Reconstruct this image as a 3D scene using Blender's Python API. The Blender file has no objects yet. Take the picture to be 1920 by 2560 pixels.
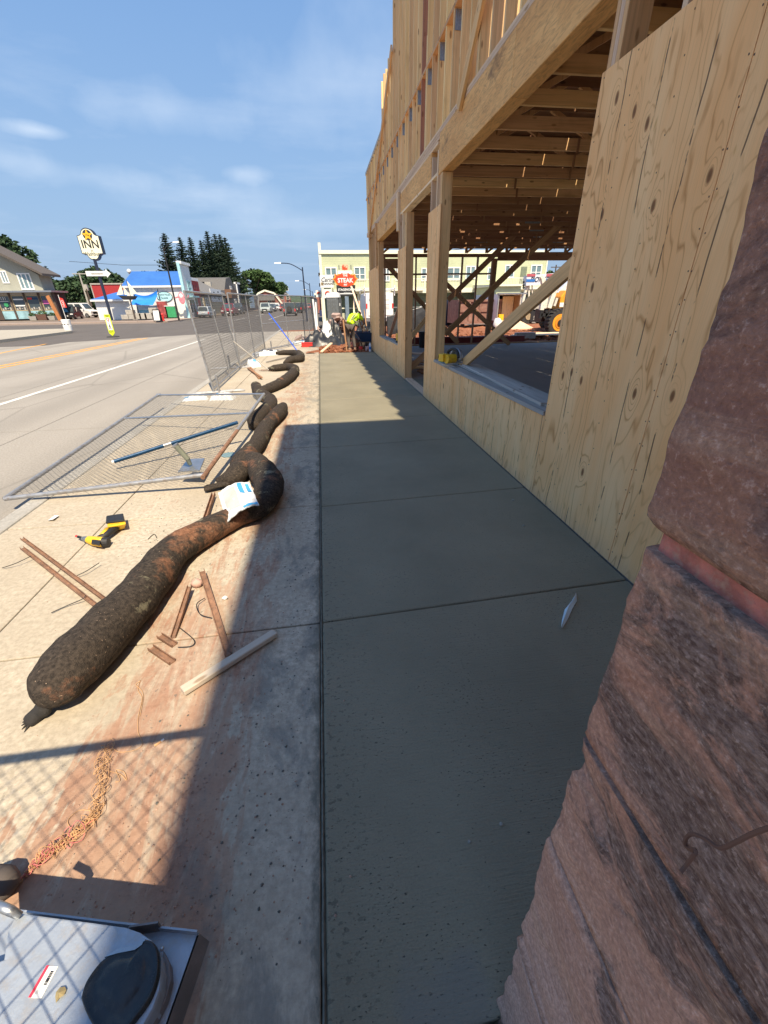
import bpy, bmesh, math, random
from mathutils import Vector, Matrix, Euler, noise
random.seed(7)
R = math.radians
sc = bpy.context.scene
C = sc.collection
# ------------------------------------------------------------------ camera
F, CX, CY, H = 1017.43, 960., 1280., 1.6
ROW = (Vector((0.99002914, -0.07624773, 0.11844235)),
       Vector((-0.14021151, -0.45265813, 0.88059148)),
       Vector((-0.01352921, -0.8884182, -0.45883555)))
cam = bpy.data.cameras.new('camera'); co = bpy.data.objects.new('camera', cam); C.objects.link(co)
# world axes in camera terms -> camera matrix (camera x right, y up, -z forward)
cx_ = Vector((ROW[0][0], ROW[1][0], ROW[2][0])); cy_ = -Vector((ROW[0][1], ROW[1][1], ROW[2][1])); cz_ = -Vector((ROW[0][2], ROW[1][2], ROW[2][2]))
mw = Matrix((cx_, cy_, cz_)).transposed().to_4x4(); mw.translation = Vector((0, 0, H)); co.matrix_world = mw
cam.sensor_fit = 'VERTICAL'; cam.sensor_height = 36; cam.lens = F / 2560 * 36; cam.clip_start = .02; cam.clip_end = 3000
sc.camera = co
sc.render.resolution_x = 768; sc.render.resolution_y = 1024
# ------------------------------------------------------------------ sun and sky
SUN = Vector((.105, -.64, 1.0)).normalized()          # towards the sun
sl = bpy.data.lights.new('sun', 'SUN'); sl.energy = 4.9; sl.angle = R(.5); sl.color = (1, .85, .63)
so = bpy.data.objects.new('sun', sl); C.objects.link(so); so.rotation_euler = SUN.to_track_quat('Z', 'Y').to_euler(); so.location = (0, 0, 40)
w = bpy.data.worlds.new('World'); sc.world = w; w.use_nodes = True
wt = w.node_tree; wt.nodes.clear()
def wn(t, **k):
    n = wt.nodes.new(t)
    for a, b in k.items(): setattr(n, a, b)
    return n
sky = wn('ShaderNodeTexSky', sky_type='NISHITA', sun_disc=False); sky.sun_elevation = math.asin(SUN.z)
sky.sun_rotation = math.atan2(SUN.x, SUN.y); sky.air_density = 1.5; sky.dust_density = 1.0; sky.ozone_density = 2.5
tc = wn('ShaderNodeTexCoord'); sp = wn('ShaderNodeSeparateXYZ'); wt.links.new(tc.outputs['Generated'], sp.inputs[0])
mx = wn('ShaderNodeMath', operation='MAXIMUM'); wt.links.new(sp.outputs[2], mx.inputs[0]); mx.inputs[1].default_value = .03
ad = wn('ShaderNodeMath', operation='ADD'); wt.links.new(mx.outputs[0], ad.inputs[0]); ad.inputs[1].default_value = .06
dv = wn('ShaderNodeVectorMath', operation='DIVIDE'); wt.links.new(tc.outputs['Generated'], dv.inputs[0])
cb = wn('ShaderNodeCombineXYZ')
for i in range(3): wt.links.new(ad.outputs[0], cb.inputs[i])
wt.links.new(cb.outputs[0], dv.inputs[1])
mp = wn('ShaderNodeMapping'); wt.links.new(dv.outputs[0], mp.inputs[0]); mp.inputs['Scale'].default_value = (.75, 1.0, 0); mp.inputs['Rotation'].default_value = (0, 0, .5); mp.inputs['Location'].default_value = (3.3, 1.9, 0)
n1 = wn('ShaderNodeTexNoise'); n1.inputs['Scale'].default_value = 1.1; n1.inputs['Detail'].default_value = 9; n1.inputs['Roughness'].default_value = .58; n1.inputs['Distortion'].default_value = .35
wt.links.new(mp.outputs[0], n1.inputs['Vector'])
cr = wn('ShaderNodeValToRGB'); cr.color_ramp.elements[0].position = .50; cr.color_ramp.elements[1].position = .84
cr.color_ramp.elements[1].color = (.42, .42, .42, 1)
cr.color_ramp.elements[0].color = (0, 0, 0, 1); wt.links.new(n1.outputs[0], cr.inputs[0])
hz = wn('ShaderNodeMapRange'); wt.links.new(sp.outputs[2], hz.inputs[0]); hz.inputs['From Min'].default_value = 0; hz.inputs['From Max'].default_value = .55
hz.inputs['To Min'].default_value = .93; hz.inputs['To Max'].default_value = .66
mxh = wn('ShaderNodeMixRGB'); mxh.inputs[2].default_value = (1, 1, 1, 1); wt.links.new(sky.outputs[0], mxh.inputs[1]); wt.links.new(hz.outputs[0], mxh.inputs[0])
hcr = wn('ShaderNodeValToRGB'); hcr.color_ramp.elements[0].color = (.40, .60, .90, 1); hcr.color_ramp.elements[1].color = (.145, .37, .84, 1); hcr.color_ramp.elements[1].position = .6
wt.links.new(sp.outputs[2], hcr.inputs[0]); hcm = wn('ShaderNodeVectorMath', operation='SCALE'); hcm.inputs['Scale'].default_value = 4.1
wt.links.new(hcr.outputs[0], hcm.inputs[0]); wt.links.new(hcm.outputs[0], mxh.inputs[2])
mxc = wn('ShaderNodeMixRGB'); mxc.inputs[2].default_value = (3.4, 4.0, 4.9, 1); wt.links.new(mxh.outputs[0], mxc.inputs[1]); wt.links.new(cr.outputs[0], mxc.inputs[0])
def wisp(px, py, wd, hg, st, prev):      # a small cloud in a given direction, broken up by noise
    d = (px - 960., py - 1280., 1017.43); v = Vector([r_.dot(Vector(d)) for r_ in ROW]).normalized()
    s_ = wn('ShaderNodeVectorMath', operation='SUBTRACT'); wt.links.new(tc.outputs['Generated'], s_.inputs[0]); s_.inputs[1].default_value = v
    m_ = wn('ShaderNodeVectorMath', operation='MULTIPLY'); wt.links.new(s_.outputs[0], m_.inputs[0]); m_.inputs[1].default_value = (1 / wd, 1 / wd, 1 / hg)
    l_ = wn('ShaderNodeVectorMath', operation='LENGTH'); wt.links.new(m_.outputs[0], l_.inputs[0])
    nz_ = wn('ShaderNodeTexNoise'); nz_.inputs['Scale'].default_value = 14; nz_.inputs['Detail'].default_value = 6; wt.links.new(tc.outputs['Generated'], nz_.inputs['Vector'])
    a_ = wn('ShaderNodeMath', operation='MULTIPLY_ADD'); wt.links.new(nz_.outputs[0], a_.inputs[0]); a_.inputs[1].default_value = 1.5; wt.links.new(l_.outputs['Value'], a_.inputs[2])
    r_ = wn('ShaderNodeMapRange'); wt.links.new(a_.outputs[0], r_.inputs[0]); r_.inputs['From Min'].default_value = .75; r_.inputs['From Max'].default_value = 1.75; r_.inputs['To Min'].default_value = st; r_.inputs['To Max'].default_value = 0
    q_ = wn('ShaderNodeMixRGB'); wt.links.new(r_.outputs[0], q_.inputs[0]); wt.links.new(prev, q_.inputs[1]); q_.inputs[2].default_value = (3.9, 4.5, 5.3, 1); return q_.outputs[0]
skyc = mxc.outputs[0]
for a in ((95, 326, .052, .011, .62), (420, 280, .13, .035, .30), (10, 395, .10, .018, .25), (220, 440, .12, .02, .26), (610, 435, .05, .014, .4), (900, 200, .2, .09, .28), (520, 490, .2, .03, .25), (760, 560, .2, .03, .25)): skyc = wisp(*a, skyc)
bg = wn('ShaderNodeBackground'); bg.inputs[1].default_value = .125; wt.links.new(skyc, bg.inputs[0])
ow = wn('ShaderNodeOutputWorld'); wt.links.new(bg.outputs[0], ow.inputs[0])
sc.view_settings.view_transform = 'Standard'; sc.view_settings.look = 'None'; sc.view_settings.gamma = 1; sc.view_settings.use_curve_mapping = False
sc.view_settings.exposure = .71
# ------------------------------------------------------------------ measuring: a pixel of the 1920x2560 photo to a real point on a known plane
def ray(px, py):
    d = Vector((px - CX, py - CY, F)); return Vector([r.dot(d) for r in ROW])
def G(px, py, z=0.):
    d = ray(px, py); t = (z - H) / d.z; return Vector((d.x * t, d.y * t, z))
def PX(px, py, X=1.83):
    d = ray(px, py); t = X / d.x; return Vector((X, d.y * t, d.z * t + H))
def PY(px, py, Y):
    d = ray(px, py); t = Y / d.y; return Vector((d.x * t, Y, d.z * t + H))
# ------------------------------------------------------------------ materials
class NT:
    def __init__(s, name):
        s.m = bpy.data.materials.new(name); s.m.use_nodes = True; s.t = s.m.node_tree; s.p = s.t.nodes['Principled BSDF']; s.b = None
        s._tc = None
    def node(s, t, **k):
        n = s.t.nodes.new(t)
        for a, b in k.items(): setattr(n, a, b)
        return n
    def put(s, v, sock):
        if hasattr(v, 'links') or isinstance(v, bpy.types.NodeSocket): s.t.links.new(v, sock)
        elif isinstance(v, (tuple, list)) and sock.type == 'RGBA' and len(v) == 3: sock.default_value = (*v, 1)
        else: sock.default_value = v
    def obj(s):
        if not s._tc: s._tc = s.node('ShaderNodeTexCoord')
        return s._tc.outputs['Object']
    def world(s): return s.node('ShaderNodeNewGeometry').outputs['Position']
    def rnd(s): return s.node('ShaderNodeObjectInfo').outputs['Random']
    def off(s, v):            # shift the pattern per object
        a = s.node('ShaderNodeVectorMath', operation='MULTIPLY_ADD'); s.put(s.rnd(), a.inputs[0]); a.inputs[1].default_value = (37, 91, 53); s.put(v, a.inputs[2]); return a.outputs[0]
    def map(s, v, sc_=(1, 1, 1), rot=(0, 0, 0), loc=(0, 0, 0)):
        n = s.node('ShaderNodeMapping'); s.put(v, n.inputs[0]); n.inputs['Scale'].default_value = sc_; n.inputs['Rotation'].default_value = rot; n.inputs['Location'].default_value = loc; return n.outputs[0]
    def noise(s, v, scale, detail=4, rough=.55, dist=0):
        n = s.node('ShaderNodeTexNoise'); s.put(v, n.inputs['Vector']); n.inputs['Scale'].default_value = scale; n.inputs['Detail'].default_value = detail
        n.inputs['Roughness'].default_value = rough; n.inputs['Distortion'].default_value = dist; return n.outputs[0]
    def vor(s, v, scale, feat='F1', out=0, rand=1):
        n = s.node('ShaderNodeTexVoronoi', feature=feat); s.put(v, n.inputs['Vector']); n.inputs['Scale'].default_value = scale; n.inputs['Randomness'].default_value = rand; return n.outputs[out]
    def sep(s, v): n = s.node('ShaderNodeSeparateXYZ'); s.put(v, n.inputs[0]); return n.outputs
    def ma(s, op, a, b=None, c=None):
        n = s.node('ShaderNodeMath', operation=op); s.put(a, n.inputs[0])
        if b is not None: s.put(b, n.inputs[1])
        if c is not None: s.put(c, n.inputs[2])
        return n.outputs[0]
    def rng(s, v, a, b, c=0., d=1.):
        n = s.node('ShaderNodeMapRange'); s.put(v, n.inputs[0])
        for i, x in enumerate((a, b, c, d)): n.inputs[i + 1].default_value = x
        return n.outputs[0]
    def mix(s, f, a, b, bt='MIX'):
        n = s.node('ShaderNodeMixRGB', blend_type=bt); s.put(f, n.inputs[0]); s.put(a, n.inputs[1]); s.put(b, n.inputs[2]); return n.outputs[0]
    def bump(s, h, st=.3, d=.01):
        n = s.node('ShaderNodeBump'); s.put(h, n.inputs['Height']); n.inputs['Strength'].default_value = st; n.inputs['Distance'].default_value = d
        if s.b: s.t.links.new(s.b, n.inputs['Normal'])
        s.b = n.outputs[0]
    def done(s, col, rough=.8, metal=0, spec=.5, **k):
        s.put(col, s.p.inputs['Base Color']); s.put(rough, s.p.inputs['Roughness']); s.put(metal, s.p.inputs['Metallic']); s.p.inputs['Specular IOR Level'].default_value = spec
        for a, b in k.items(): s.put(b, s.p.inputs[a.replace('_', ' ')])
        if s.b: s.t.links.new(s.b, s.p.inputs['Normal'])
        return s.m
def mul(c, f): return tuple(min(1, x * f) for x in c[:3])
def plain(name, c, rough=.7, metal=0, var=.18, scale=6, bump=.15, bs=40, spec=.5, dirt=None, **k):
    n = NT(name); v = n.off(n.obj()); a = n.noise(v, scale, 5)
    col = n.mix(n.rng(a, .3, .7), mul(c, 1 - var), mul(c, 1 + var))
    if dirt: col = n.mix(n.rng(n.noise(v, scale * 2.3, 6, .65), .5, .72), col, dirt)
    if bump: n.bump(n.noise(v, bs, 4), bump, .004)
    return n.done(col, n.rng(n.noise(v, scale * 3, 3), .3, .7, max(0, rough - .08), min(1, rough + .08)), metal, spec, **k)
MT = {}
def wet_concrete():
    n = NT('wet concrete'); v = n.world(); x = n.sep(v)
    big = n.noise(v, 1.3, 4, .6); fine = n.noise(n.map(v, (1, 1.5, 1)), 120, 4, .75); br = n.noise(n.map(v, (3.5, 60, 3.5), (0, 0, .06)), 2.2, 4, .6, .3)
    col = n.mix(n.rng(big, .35, .65), (.240, .219, .155), (.304, .277, .198))
    col = n.mix(n.rng(fine, .35, .7), n.mix(.26, col, (.05, .05, .036)), col)
    pit = n.noise(n.map(v, (1, 2.2, 1)), 70, 3, .6); pd = n.noise(v, 2.6, 3)
    pf = n.rng(n.ma('ADD', n.ma('MULTIPLY', pd, .25), pit), .775, .81)
    col = n.mix(pf, col, (.055, .058, .05))
    edge = n.rng(x[0], -.1, .25, 1, 0)
    drip = n.rng(n.ma('ADD', n.noise(n.map(v, (1, 1.6, 1)), 38, 3), n.ma('MULTIPLY', edge, .09)), .68, .70)
    col = n.mix(n.ma('MULTIPLY', n.ma('MULTIPLY', drip, edge), .5), col, (.06, .06, .05))
    # damp smooth patch near the front, its slight sheen put in as colour
    pt = n.ma('SQRT', n.ma('ADD', n.ma('POWER', n.ma('SUBTRACT', x[0], .18), 2.), n.ma('POWER', n.ma('SUBTRACT', x[1], .28), 2.)))
    pch = n.rng(n.ma('ADD', pt, n.ma('MULTIPLY', n.noise(v, 9, 4), .22)), .20, .27, 1, 0)
    col = n.mix(n.ma('MULTIPLY', pch, .5), col, (.20, .195, .175))
    h = n.ma('ADD', n.ma('MULTIPLY', fine, .5), n.ma('MULTIPLY', br, .9)); h = n.ma('SUBTRACT', h, n.ma('MULTIPLY', pf, .8))
    n.bump(h, .9, .007); n.bump(n.noise(v, 5, 3), .35, .01)
    return n.done(col, n.rng(fine, .3, .7, .62, .85), 0, .35)
MT['wet'] = wet_concrete()
def old_concrete(name, warm, red=True, base=None):
    n = NT(name); v = n.world(); x = n.sep(v)
    a = n.noise(v, 1.1, 6, .68, .5); f = n.noise(v, 34, 6, .72); br = n.noise(n.map(v, (4, 40, 4)), 2.5, 4, .65)
    c1, c2 = base or ((.45, .39, .30), (.58, .51, .405))
    col = n.mix(n.rng(a, .36, .62), mul(c1, .93), c2)
    col = n.mix(n.rng(f, .38, .66), mul(c1, .78), col)
    col = n.mix(n.rng(n.noise(v, 14, 4, .7), .66, .72, 0, .35), col, mul(c1, .5))
    col = n.mix(n.ma('MULTIPLY', n.rng(br, .55, .75), .35), col, mul(c1, .7))
    if red:
        # red clay smeared along the strip beside the sock, cement slop and splatter beside the pour
        wv = n.noise(v, 1.7, 6, .68, .6); st = n.noise(n.map(v, (7, 1.6, 3), (0, 0, -.45)), 1.6, 5, .68, .4)
        cen = n.ma('MULTIPLY_ADD', x[1], .03, -.78)
        d = n.ma('ABSOLUTE', n.ma('SUBTRACT', x[0], cen)); near = n.rng(d, .10, .52, 1, 0)
        nearcam = n.rng(x[1], 1.0, 2.3, .22, 0)
        rf = n.rng(n.ma('ADD', n.ma('ADD', n.ma('MULTIPLY', near, .19), n.ma('MULTIPLY', nearcam, near)), n.ma('MULTIPLY', n.ma('ADD', wv, st), .78)), .905, .955)
        rc = n.mix(n.rng(f, .3, .7), (.22, .105, .065), (.38, .20, .13))
        rc = n.mix(n.rng(n.noise(v, 3, 3), .4, .6), rc, (.37, .235, .16))
        rf = n.ma('MULTIPLY', rf, n.rng(x[1], 9, 15, .85, .3))
        rf = n.ma('MULTIPLY', rf, n.rng(x[0], -.30, -.50, .10, 1))
        rf = n.ma('MULTIPLY', rf, n.rng(x[0], -1.9, -1.1, .25, 1))
        sm = n.noise(n.map(v, (9, 1.8, 3), (0, 0, .35), (2, 7, 1)), 2.0, 6, .72, .8)
        rf = n.ma('MULTIPLY', rf, n.rng(n.ma('ADD', sm, n.rng(x[1], .6, 1.4, .14, 0)), .40, .60, .22, 1))
        col = n.mix(rf, col, rc)
        strip = n.rng(x[0], -.95, -.30, 0, 1)
        slop = n.rng(n.ma('ADD', n.noise(n.map(v, (1.3, .7, 1)), 3.4, 6, .72, .5), n.ma('MULTIPLY', strip, .06)), .56, .66)
        col = n.mix(n.ma('MULTIPLY', n.ma('MULTIPLY', slop, strip), .6), col, (.165, .17, .155))
        spat = n.rng(n.ma('ADD', n.noise(n.map(v, (1, .75, 1)), 30, 3, .6), n.ma('MULTIPLY', n.noise(v, 1.9, 3), .30)), .835, .85)
        col = n.mix(n.ma('MULTIPLY', spat, n.rng(x[0], -1.5, -.5, .2, .7)), col, (.11, .115, .105))
        edge = n.rng(n.ma('ADD', x[0], n.ma('MULTIPLY', n.noise(n.map(v, (2, 1, 1)), 7, 5, .75), .20)), -.075, -.035)
        col = n.mix(n.ma('MULTIPLY', edge, .8), col, (.12, .12, .095))
        far = n.rng(n.ma('ADD', n.noise(n.map(v, (2.5, 1, 1)), 6, 5, .7), n.rng(x[1], 5, 9, 0, .08)), .56, .64)
        col = n.mix(n.ma('MULTIPLY', n.ma('MULTIPLY', far, n.rng(x[1], 5, 8, 0, .45)), strip), col, (.22, .18, .13))
    n.bump(f, .45, .004); n.bump(br, .3, .003); n.bump(n.noise(v, 6, 4), .25, .01)
    return n.done(col, .88, 0, .25)
MT['walk'] = old_concrete('old broomed concrete', 1)
MT['kerbm'] = old_concrete('kerb concrete', 1, False, ((.38, .365, .33), (.50, .48, .44)))
def road_mat(name, c1, c2, tracks=False):
    n = NT(name); v = n.world(); x = n.sep(v)
    a = n.noise(n.map(v, (1, .35, 1)), 1.2, 5, .6); f = n.noise(v, 45, 5, .7); b = n.noise(v, .23, 3)
    col = n.mix(n.rng(a, .32, .68), c1, c2); col = n.mix(n.rng(f, .4, .7), mul(c1, .8), col)
    col = n.mix(n.ma('MULTIPLY', n.rng(b, .45, .7), .3), col, mul(c1, .65))
    if tracks:
        t = n.ma('SINE', n.ma('MULTIPLY', x[0], 3.3)); col = n.mix(n.ma('MULTIPLY', n.rng(n.ma('ADD', t, n.ma('MULTIPLY', a, .8)), .3, 1.4), .32), col, mul(c1, .55))
        # tar-dark cracks
        cr_ = n.rng(n.vor(n.map(v, (.35, .14, 1)), 1., 'DISTANCE_TO_EDGE'), 0, .012, 1, 0); col = n.mix(n.ma('MULTIPLY', cr_, .35), col, mul(c1, .4))
    n.bump(f, .4, .004); n.bump(n.noise(v, 7, 3), .15, .01)
    return n.done(col, .86, 0, .3)
MT['road'] = road_mat('concrete road', (.34, .312, .272), (.455, .42, .37), True)
MT['asphalt'] = road_mat('asphalt', (.125, .11, .098), (.18, .16, .143))
MT['lot'] = road_mat('gravel lot', (.24, .19, .155), (.34, .28, .235))
MT['farwalk'] = road_mat('far concrete walk', (.36, .28, .23), (.46, .37, .31))
MT['islandm'] = road_mat('island concrete', (.42, .38, .31), (.52, .48, .40))
MT['slabm'] = road_mat('building slab concrete', (.30, .285, .27), (.42, .40, .38))
def dirt():
    n = NT('red dirt'); v = n.world(); a = n.noise(v, 1.6, 6, .65); f = n.noise(v, 18, 6, .7)
    col = n.mix(n.rng(a, .3, .7), (.30, .115, .062), (.50, .25, .155)); col = n.mix(n.rng(f, .4, .7), mul((.28, .11, .06), .7), col)
    n.bump(f, .8, .03); n.bump(a, .6, .1); return n.done(col, .95, 0, .1)
MT['dirt'] = dirt()
MT['grass'] = plain('weedy grass ground', (.10, .115, .045), .95, 0, .4, 1.5, .5, 20)
MT['ground'] = plain('ground', (.20, .17, .12), .95, 0, .3, .15, .4, 8)
MT['hill'] = plain('wooded hill', (.050, .078, .045), .95, 0, .45, .06, .6, .4)
def lumber_mat(name, c1=(.69, .42, .175), c2=(.84, .56, .275), dark=(.30, .16, .06), knots=True, lo=1.):
    n = NT(name); v = n.off(n.obj())
    g = n.noise(n.map(v, (38, 38, 1.3)), 1.0, 4, .55, .7); b = n.noise(n.map(v, (7, 7, .9)), 1., 3)
    col = n.mix(n.rng(b, .3, .7), c1, c2); col = n.mix(n.ma('MULTIPLY', n.rng(g, .48, .70), .55), col, mul(c1, .62))
    hs = n.node('ShaderNodeHueSaturation'); n.put(n.rng(n.rnd(), 0, 1, .78, 1.14), hs.inputs['Value']); n.put(n.rng(n.rnd(), 0, 1, .485, .505), hs.inputs['Hue']); n.put(col, hs.inputs['Color']); col = hs.outputs[0]
    if knots:
        k = n.vor(n.map(v, (11, 11, 3.8)), 1.); kf = n.rng(k, .11, .17, 1, 0); col = n.mix(n.ma('MULTIPLY', kf, .85), col, dark)
        ks = n.rng(n.noise(v, 2.1, 3), .62, .74); col = n.mix(n.ma('MULTIPLY', ks, .3), col, mul(dark, .9))
    n.bump(g, .2, .002); return n.done(col, .72, 0, .3)
MT['lum'] = lumber_mat('framing lumber')
MT['lumup'] = lumber_mat('yellow spruce studs', (.78, .54, .24), (.92, .68, .34), (.32, .17, .07))
MT['lumpale'] = lumber_mat('fresh pale lumber', (.78, .56, .35), (.88, .68, .46), (.42, .25, .12))
MT['lumred'] = lumber_mat('reddish lumber', (.40, .19, .10), (.50, .26, .15), (.2, .08, .04))
MT['lumwz'] = lumber_mat('weathered pale timber', (.46, .40, .32), (.60, .53, .43), (.28, .2, .13))
MT['lumgrey'] = lumber_mat('weathered grey board', (.36, .34, .31), (.50, .48, .44), (.2, .17, .14))
MT['lumbrown'] = lumber_mat('brown shade-dark framing', (.30, .16, .078), (.42, .24, .12), (.1, .05, .03))  # brown lumber; on the interior framing this brown carries painted shade
def lvl():
    n = NT('laminated beam'); v = n.off(n.obj())
    g = n.noise(n.map(v, (26, 26, 5)), 1.2, 5, .62, 1.6); b = n.noise(n.map(v, (5, 5, 1.2)), 1., 4, .6, .8)
    col = n.mix(n.rng(b, .3, .7), (.70, .36, .12), (.88, .52, .20)); col = n.mix(n.ma('MULTIPLY', n.rng(g, .45, .68), .6), col, (.34, .18, .07))
    st = n.noise(n.map(v, (1.6, 1.6, .8), (0, 0, 0), (3, 1, 7)), 1.5, 5, .7); col = n.mix(n.ma('MULTIPLY', n.rng(st, .58, .70), .75), col, (.10, .055, .035))
    n.bump(g, .25, .002); return n.done(col, .7, 0, .3)
MT['lvl'] = lvl()
def plywood():
    n = NT('sheathing plywood'); v = n.obj(); x = n.sep(v)
    # cathedral grain: contour lines of a warped field, pulled round the knots; panel face is the local yz plane
    uv = n.map(v, (0, 1, 1))
    wp = n.noise(n.map(uv, (0, 2.3, .42)), 1.5, 3, .5, .5)
    kn = n.vor(n.map(uv, (0, 3.3, 1.25), (0, 0, 0), (0, .37, .55)), 1.0)     # knots, taller than wide
    kuv = n.map(v, (0, 2.1, 1.0)); km = None        # the pier's own knots, taller than wide
    for (px, py) in ((1547, 245), (1591, 279), (1623, 309), (1780, 439), (1510, 536), (1638, 515), (1411, 939), (1433, 930), (1457, 951), (1591, 984), (1686, 990), (1485, 718), (1460, 1180)):
        q = PX(px, py); d = n.node('ShaderNodeVectorMath', operation='DISTANCE'); n.put(kuv, d.inputs[0]); d.inputs[1].default_value = (0, (q.y - 9) * 2.1, q.z)
        km = d.outputs['Value'] if km is None else n.ma('MINIMUM', km, d.outputs['Value'])
    kn = n.ma('MINIMUM', n.ma('ADD', kn, n.rng(x[1], -5.75, -5.7, 1, 0)), n.ma('MULTIPLY', km, 1.9))
    near = n.rng(kn, .0, .36, 1, 0)
    fld = n.ma('ADD', n.ma('MULTIPLY', x[1], 4.2), n.ma('ADD', n.ma('MULTIPLY', wp, 7.5), n.ma('MULTIPLY', n.ma('POWER', near, 2.0), 2.4)))
    ln = n.ma('ABSOLUTE', n.ma('SINE', n.ma('MULTIPLY', fld, 6.0)))
    fb = n.noise(n.map(uv, (0, 160, 4)), 1., 3, .6); big = n.noise(n.map(uv, (0, 4, .8)), 1., 3)
    col = n.mix(n.rng(big, .3, .7), (.93, .50, .205), (.98, .635, .32))
    lw = n.ma('MULTIPLY', n.rng(ln, .0, .42, 1, 0), n.rng(n.noise(n.map(uv, (0, 3, .8), (0, 0, 0), (0, 4, 9)), 1.2, 3), .33, .6, .15, .85))
    col = n.mix(n.ma('MULTIPLY', lw, .95), col, (.50, .22, .065))
    col = n.mix(n.ma('MULTIPLY', n.rng(fb, .45, .75), .22), col, (.45, .28, .13))
    core = n.rng(kn, .045, .075, 1, 0); sel = n.ma('MAXIMUM', n.rng(n.noise(n.map(uv, (0, 2, 2)), .9, 1), .52, .57), n.rng(x[1], -5.75, -5.7, 1, 0))
    col = n.mix(n.ma('MULTIPLY', n.ma('MULTIPLY', core, sel), .9), col, n.mix(n.rng(kn, .0, .06), (.12, .05, .022), (.28, .12, .045)))
    st = n.rng(n.noise(n.map(uv, (0, 11, 3.2)), 1., 3), .70, .76); col = n.mix(n.ma('MULTIPLY', st, .6), col, (.46, .235, .05))
    # drying checks: thin, broken dark lines running with the grain
    wob = n.ma('MULTIPLY', n.noise(n.map(uv, (0, .6, .8)), 1., 3), .16)
    ph = n.ma('FRACT', n.ma('MULTIPLY', n.ma('ADD', x[1], wob), 3.1)); chk = n.rng(n.ma('ABSOLUTE', n.ma('SUBTRACT', ph, .5)), .008, .019, 1, 0)
    brk = n.rng(n.noise(n.map(uv, (0, 3, 1.6), (0, 0, 0), (0, 2, 5)), 1.6, 5, .7), .46, .51)
    ck = n.ma('MULTIPLY', chk, brk); col = n.mix(n.ma('MULTIPLY', ck, .85), col, (.06, .04, .028))
    low = n.ma('MULTIPLY', n.rng(n.ma('ADD', n.sep(n.world())[2], n.ma('MULTIPLY', n.noise(uv, 9, 4), .12)), .05, .2, 1, 0), .35)
    col = n.mix(low, col, (.36, .31, .24))
    n.bump(n.ma('SUBTRACT', fb, n.ma('MULTIPLY', ck, 3.)), .3, .003); return n.done(col, .75, 0, .25)
MT['ply'] = plywood()
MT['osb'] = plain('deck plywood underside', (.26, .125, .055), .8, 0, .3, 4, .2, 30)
def stone():
    n = NT('rock faced brownstone'); v = n.off(n.obj()); z = n.sep(n.world())[2]
    a = n.noise(n.map(v, (1.4, 1.2, 2.2), (.3, 0, 0)), 3.0, 8, .72, .9); b = n.noise(n.map(v, (1.2, 1.0, 5.5), (.12, 0, 0)), 2.4, 7, .66, .8)
    f = n.noise(v, 150, 4, .7); m = n.noise(v, 30, 6, .72); g = n.noise(n.map(v, (1, 1, 2)), 9, 6, .7, .4)
    col = n.mix(n.rng(b, .32, .68), (.46, .225, .145), (.66, .40, .29))
    col = n.mix(n.rng(g, .40, .64, .45, 0), col, (.30, .16, .13))
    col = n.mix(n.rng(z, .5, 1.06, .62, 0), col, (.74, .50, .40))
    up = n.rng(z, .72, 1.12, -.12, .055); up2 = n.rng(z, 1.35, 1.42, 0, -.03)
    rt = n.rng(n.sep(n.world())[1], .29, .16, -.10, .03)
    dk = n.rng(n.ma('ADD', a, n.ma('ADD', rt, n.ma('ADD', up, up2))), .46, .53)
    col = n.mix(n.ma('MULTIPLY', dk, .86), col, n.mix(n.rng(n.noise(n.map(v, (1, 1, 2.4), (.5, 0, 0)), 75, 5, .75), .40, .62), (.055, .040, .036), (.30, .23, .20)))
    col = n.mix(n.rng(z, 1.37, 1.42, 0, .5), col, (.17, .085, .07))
    tan = n.rng(n.noise(n.map(v, (1.5, 1.5, 9), (.15, .0, 0)), 1.9, 6, .7, .6), .54, .68); col = n.mix(n.ma('MULTIPLY', tan, .5), col, (.55, .36, .25))
    col = n.mix(n.rng(f, .36, .60, .42, 0), col, (.12, .065, .055)); col = n.mix(n.rng(f, .58, .70, 0, .4), col, (.68, .52, .46))
    n.bump(f, .9, .0035); n.bump(m, .8, .007); n.bump(g, .45, .010)
    return n.done(col, .9, 0, .25)
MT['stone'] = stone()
MT['mortar'] = plain('red mortar', (.46, .17, .14), .95, 0, .35, 40, 1.0, 130, dirt=(.40, .24, .19))
def sock():
    n = NT('sock fabric'); v = n.world()
    a = n.noise(v, 2.6, 5, .65, .4); f = n.noise(v, 55, 4, .6); wv = n.vor(v, 190)
    col = n.mix(n.rng(f, .35, .7), (.024, .020, .017), (.072, .057, .045))
    rd = n.rng(n.ma('ADD', n.noise(n.map(v, (1, 1, 1), (0, 0, 0), (4.5, 1.0, 2)), 2.6, 6, .7), n.rng(n.ma('ABSOLUTE', n.ma('SUBTRACT', n.sep(v)[1], 2.75)), 0, .8, .14, 0)), .60, .70); col = n.mix(n.ma('MULTIPLY', rd, .75), col, n.mix(n.rng(f, .3, .7), (.15, .07, .04), (.36, .17, .095)))
    gr = n.rng(n.noise(n.map(v, (1, 1, 1), (0, 0, 0), (9, 3, 1)), 3.3, 5, .7), .60, .66); col = n.mix(n.ma('MULTIPLY', gr, .7), col, (.26, .24, .165))
    sp_ = n.rng(n.noise(v, 90, 2), .70, .74); col = n.mix(sp_, col, (.33, .24, .17))
    n.bump(wv, .7, .003); n.bump(f, .2, .004); return n.done(col, .92, 0, .2)
MT['sock'] = sock()
MT['sockblack'] = plain('black netting', (.022, .02, .019), .85, 0, .35, 20, .7, 140)
MT['galv'] = plain('galvanised steel', (.42, .44, .46), .42, .85, .12, 12, .15, 60)
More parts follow.
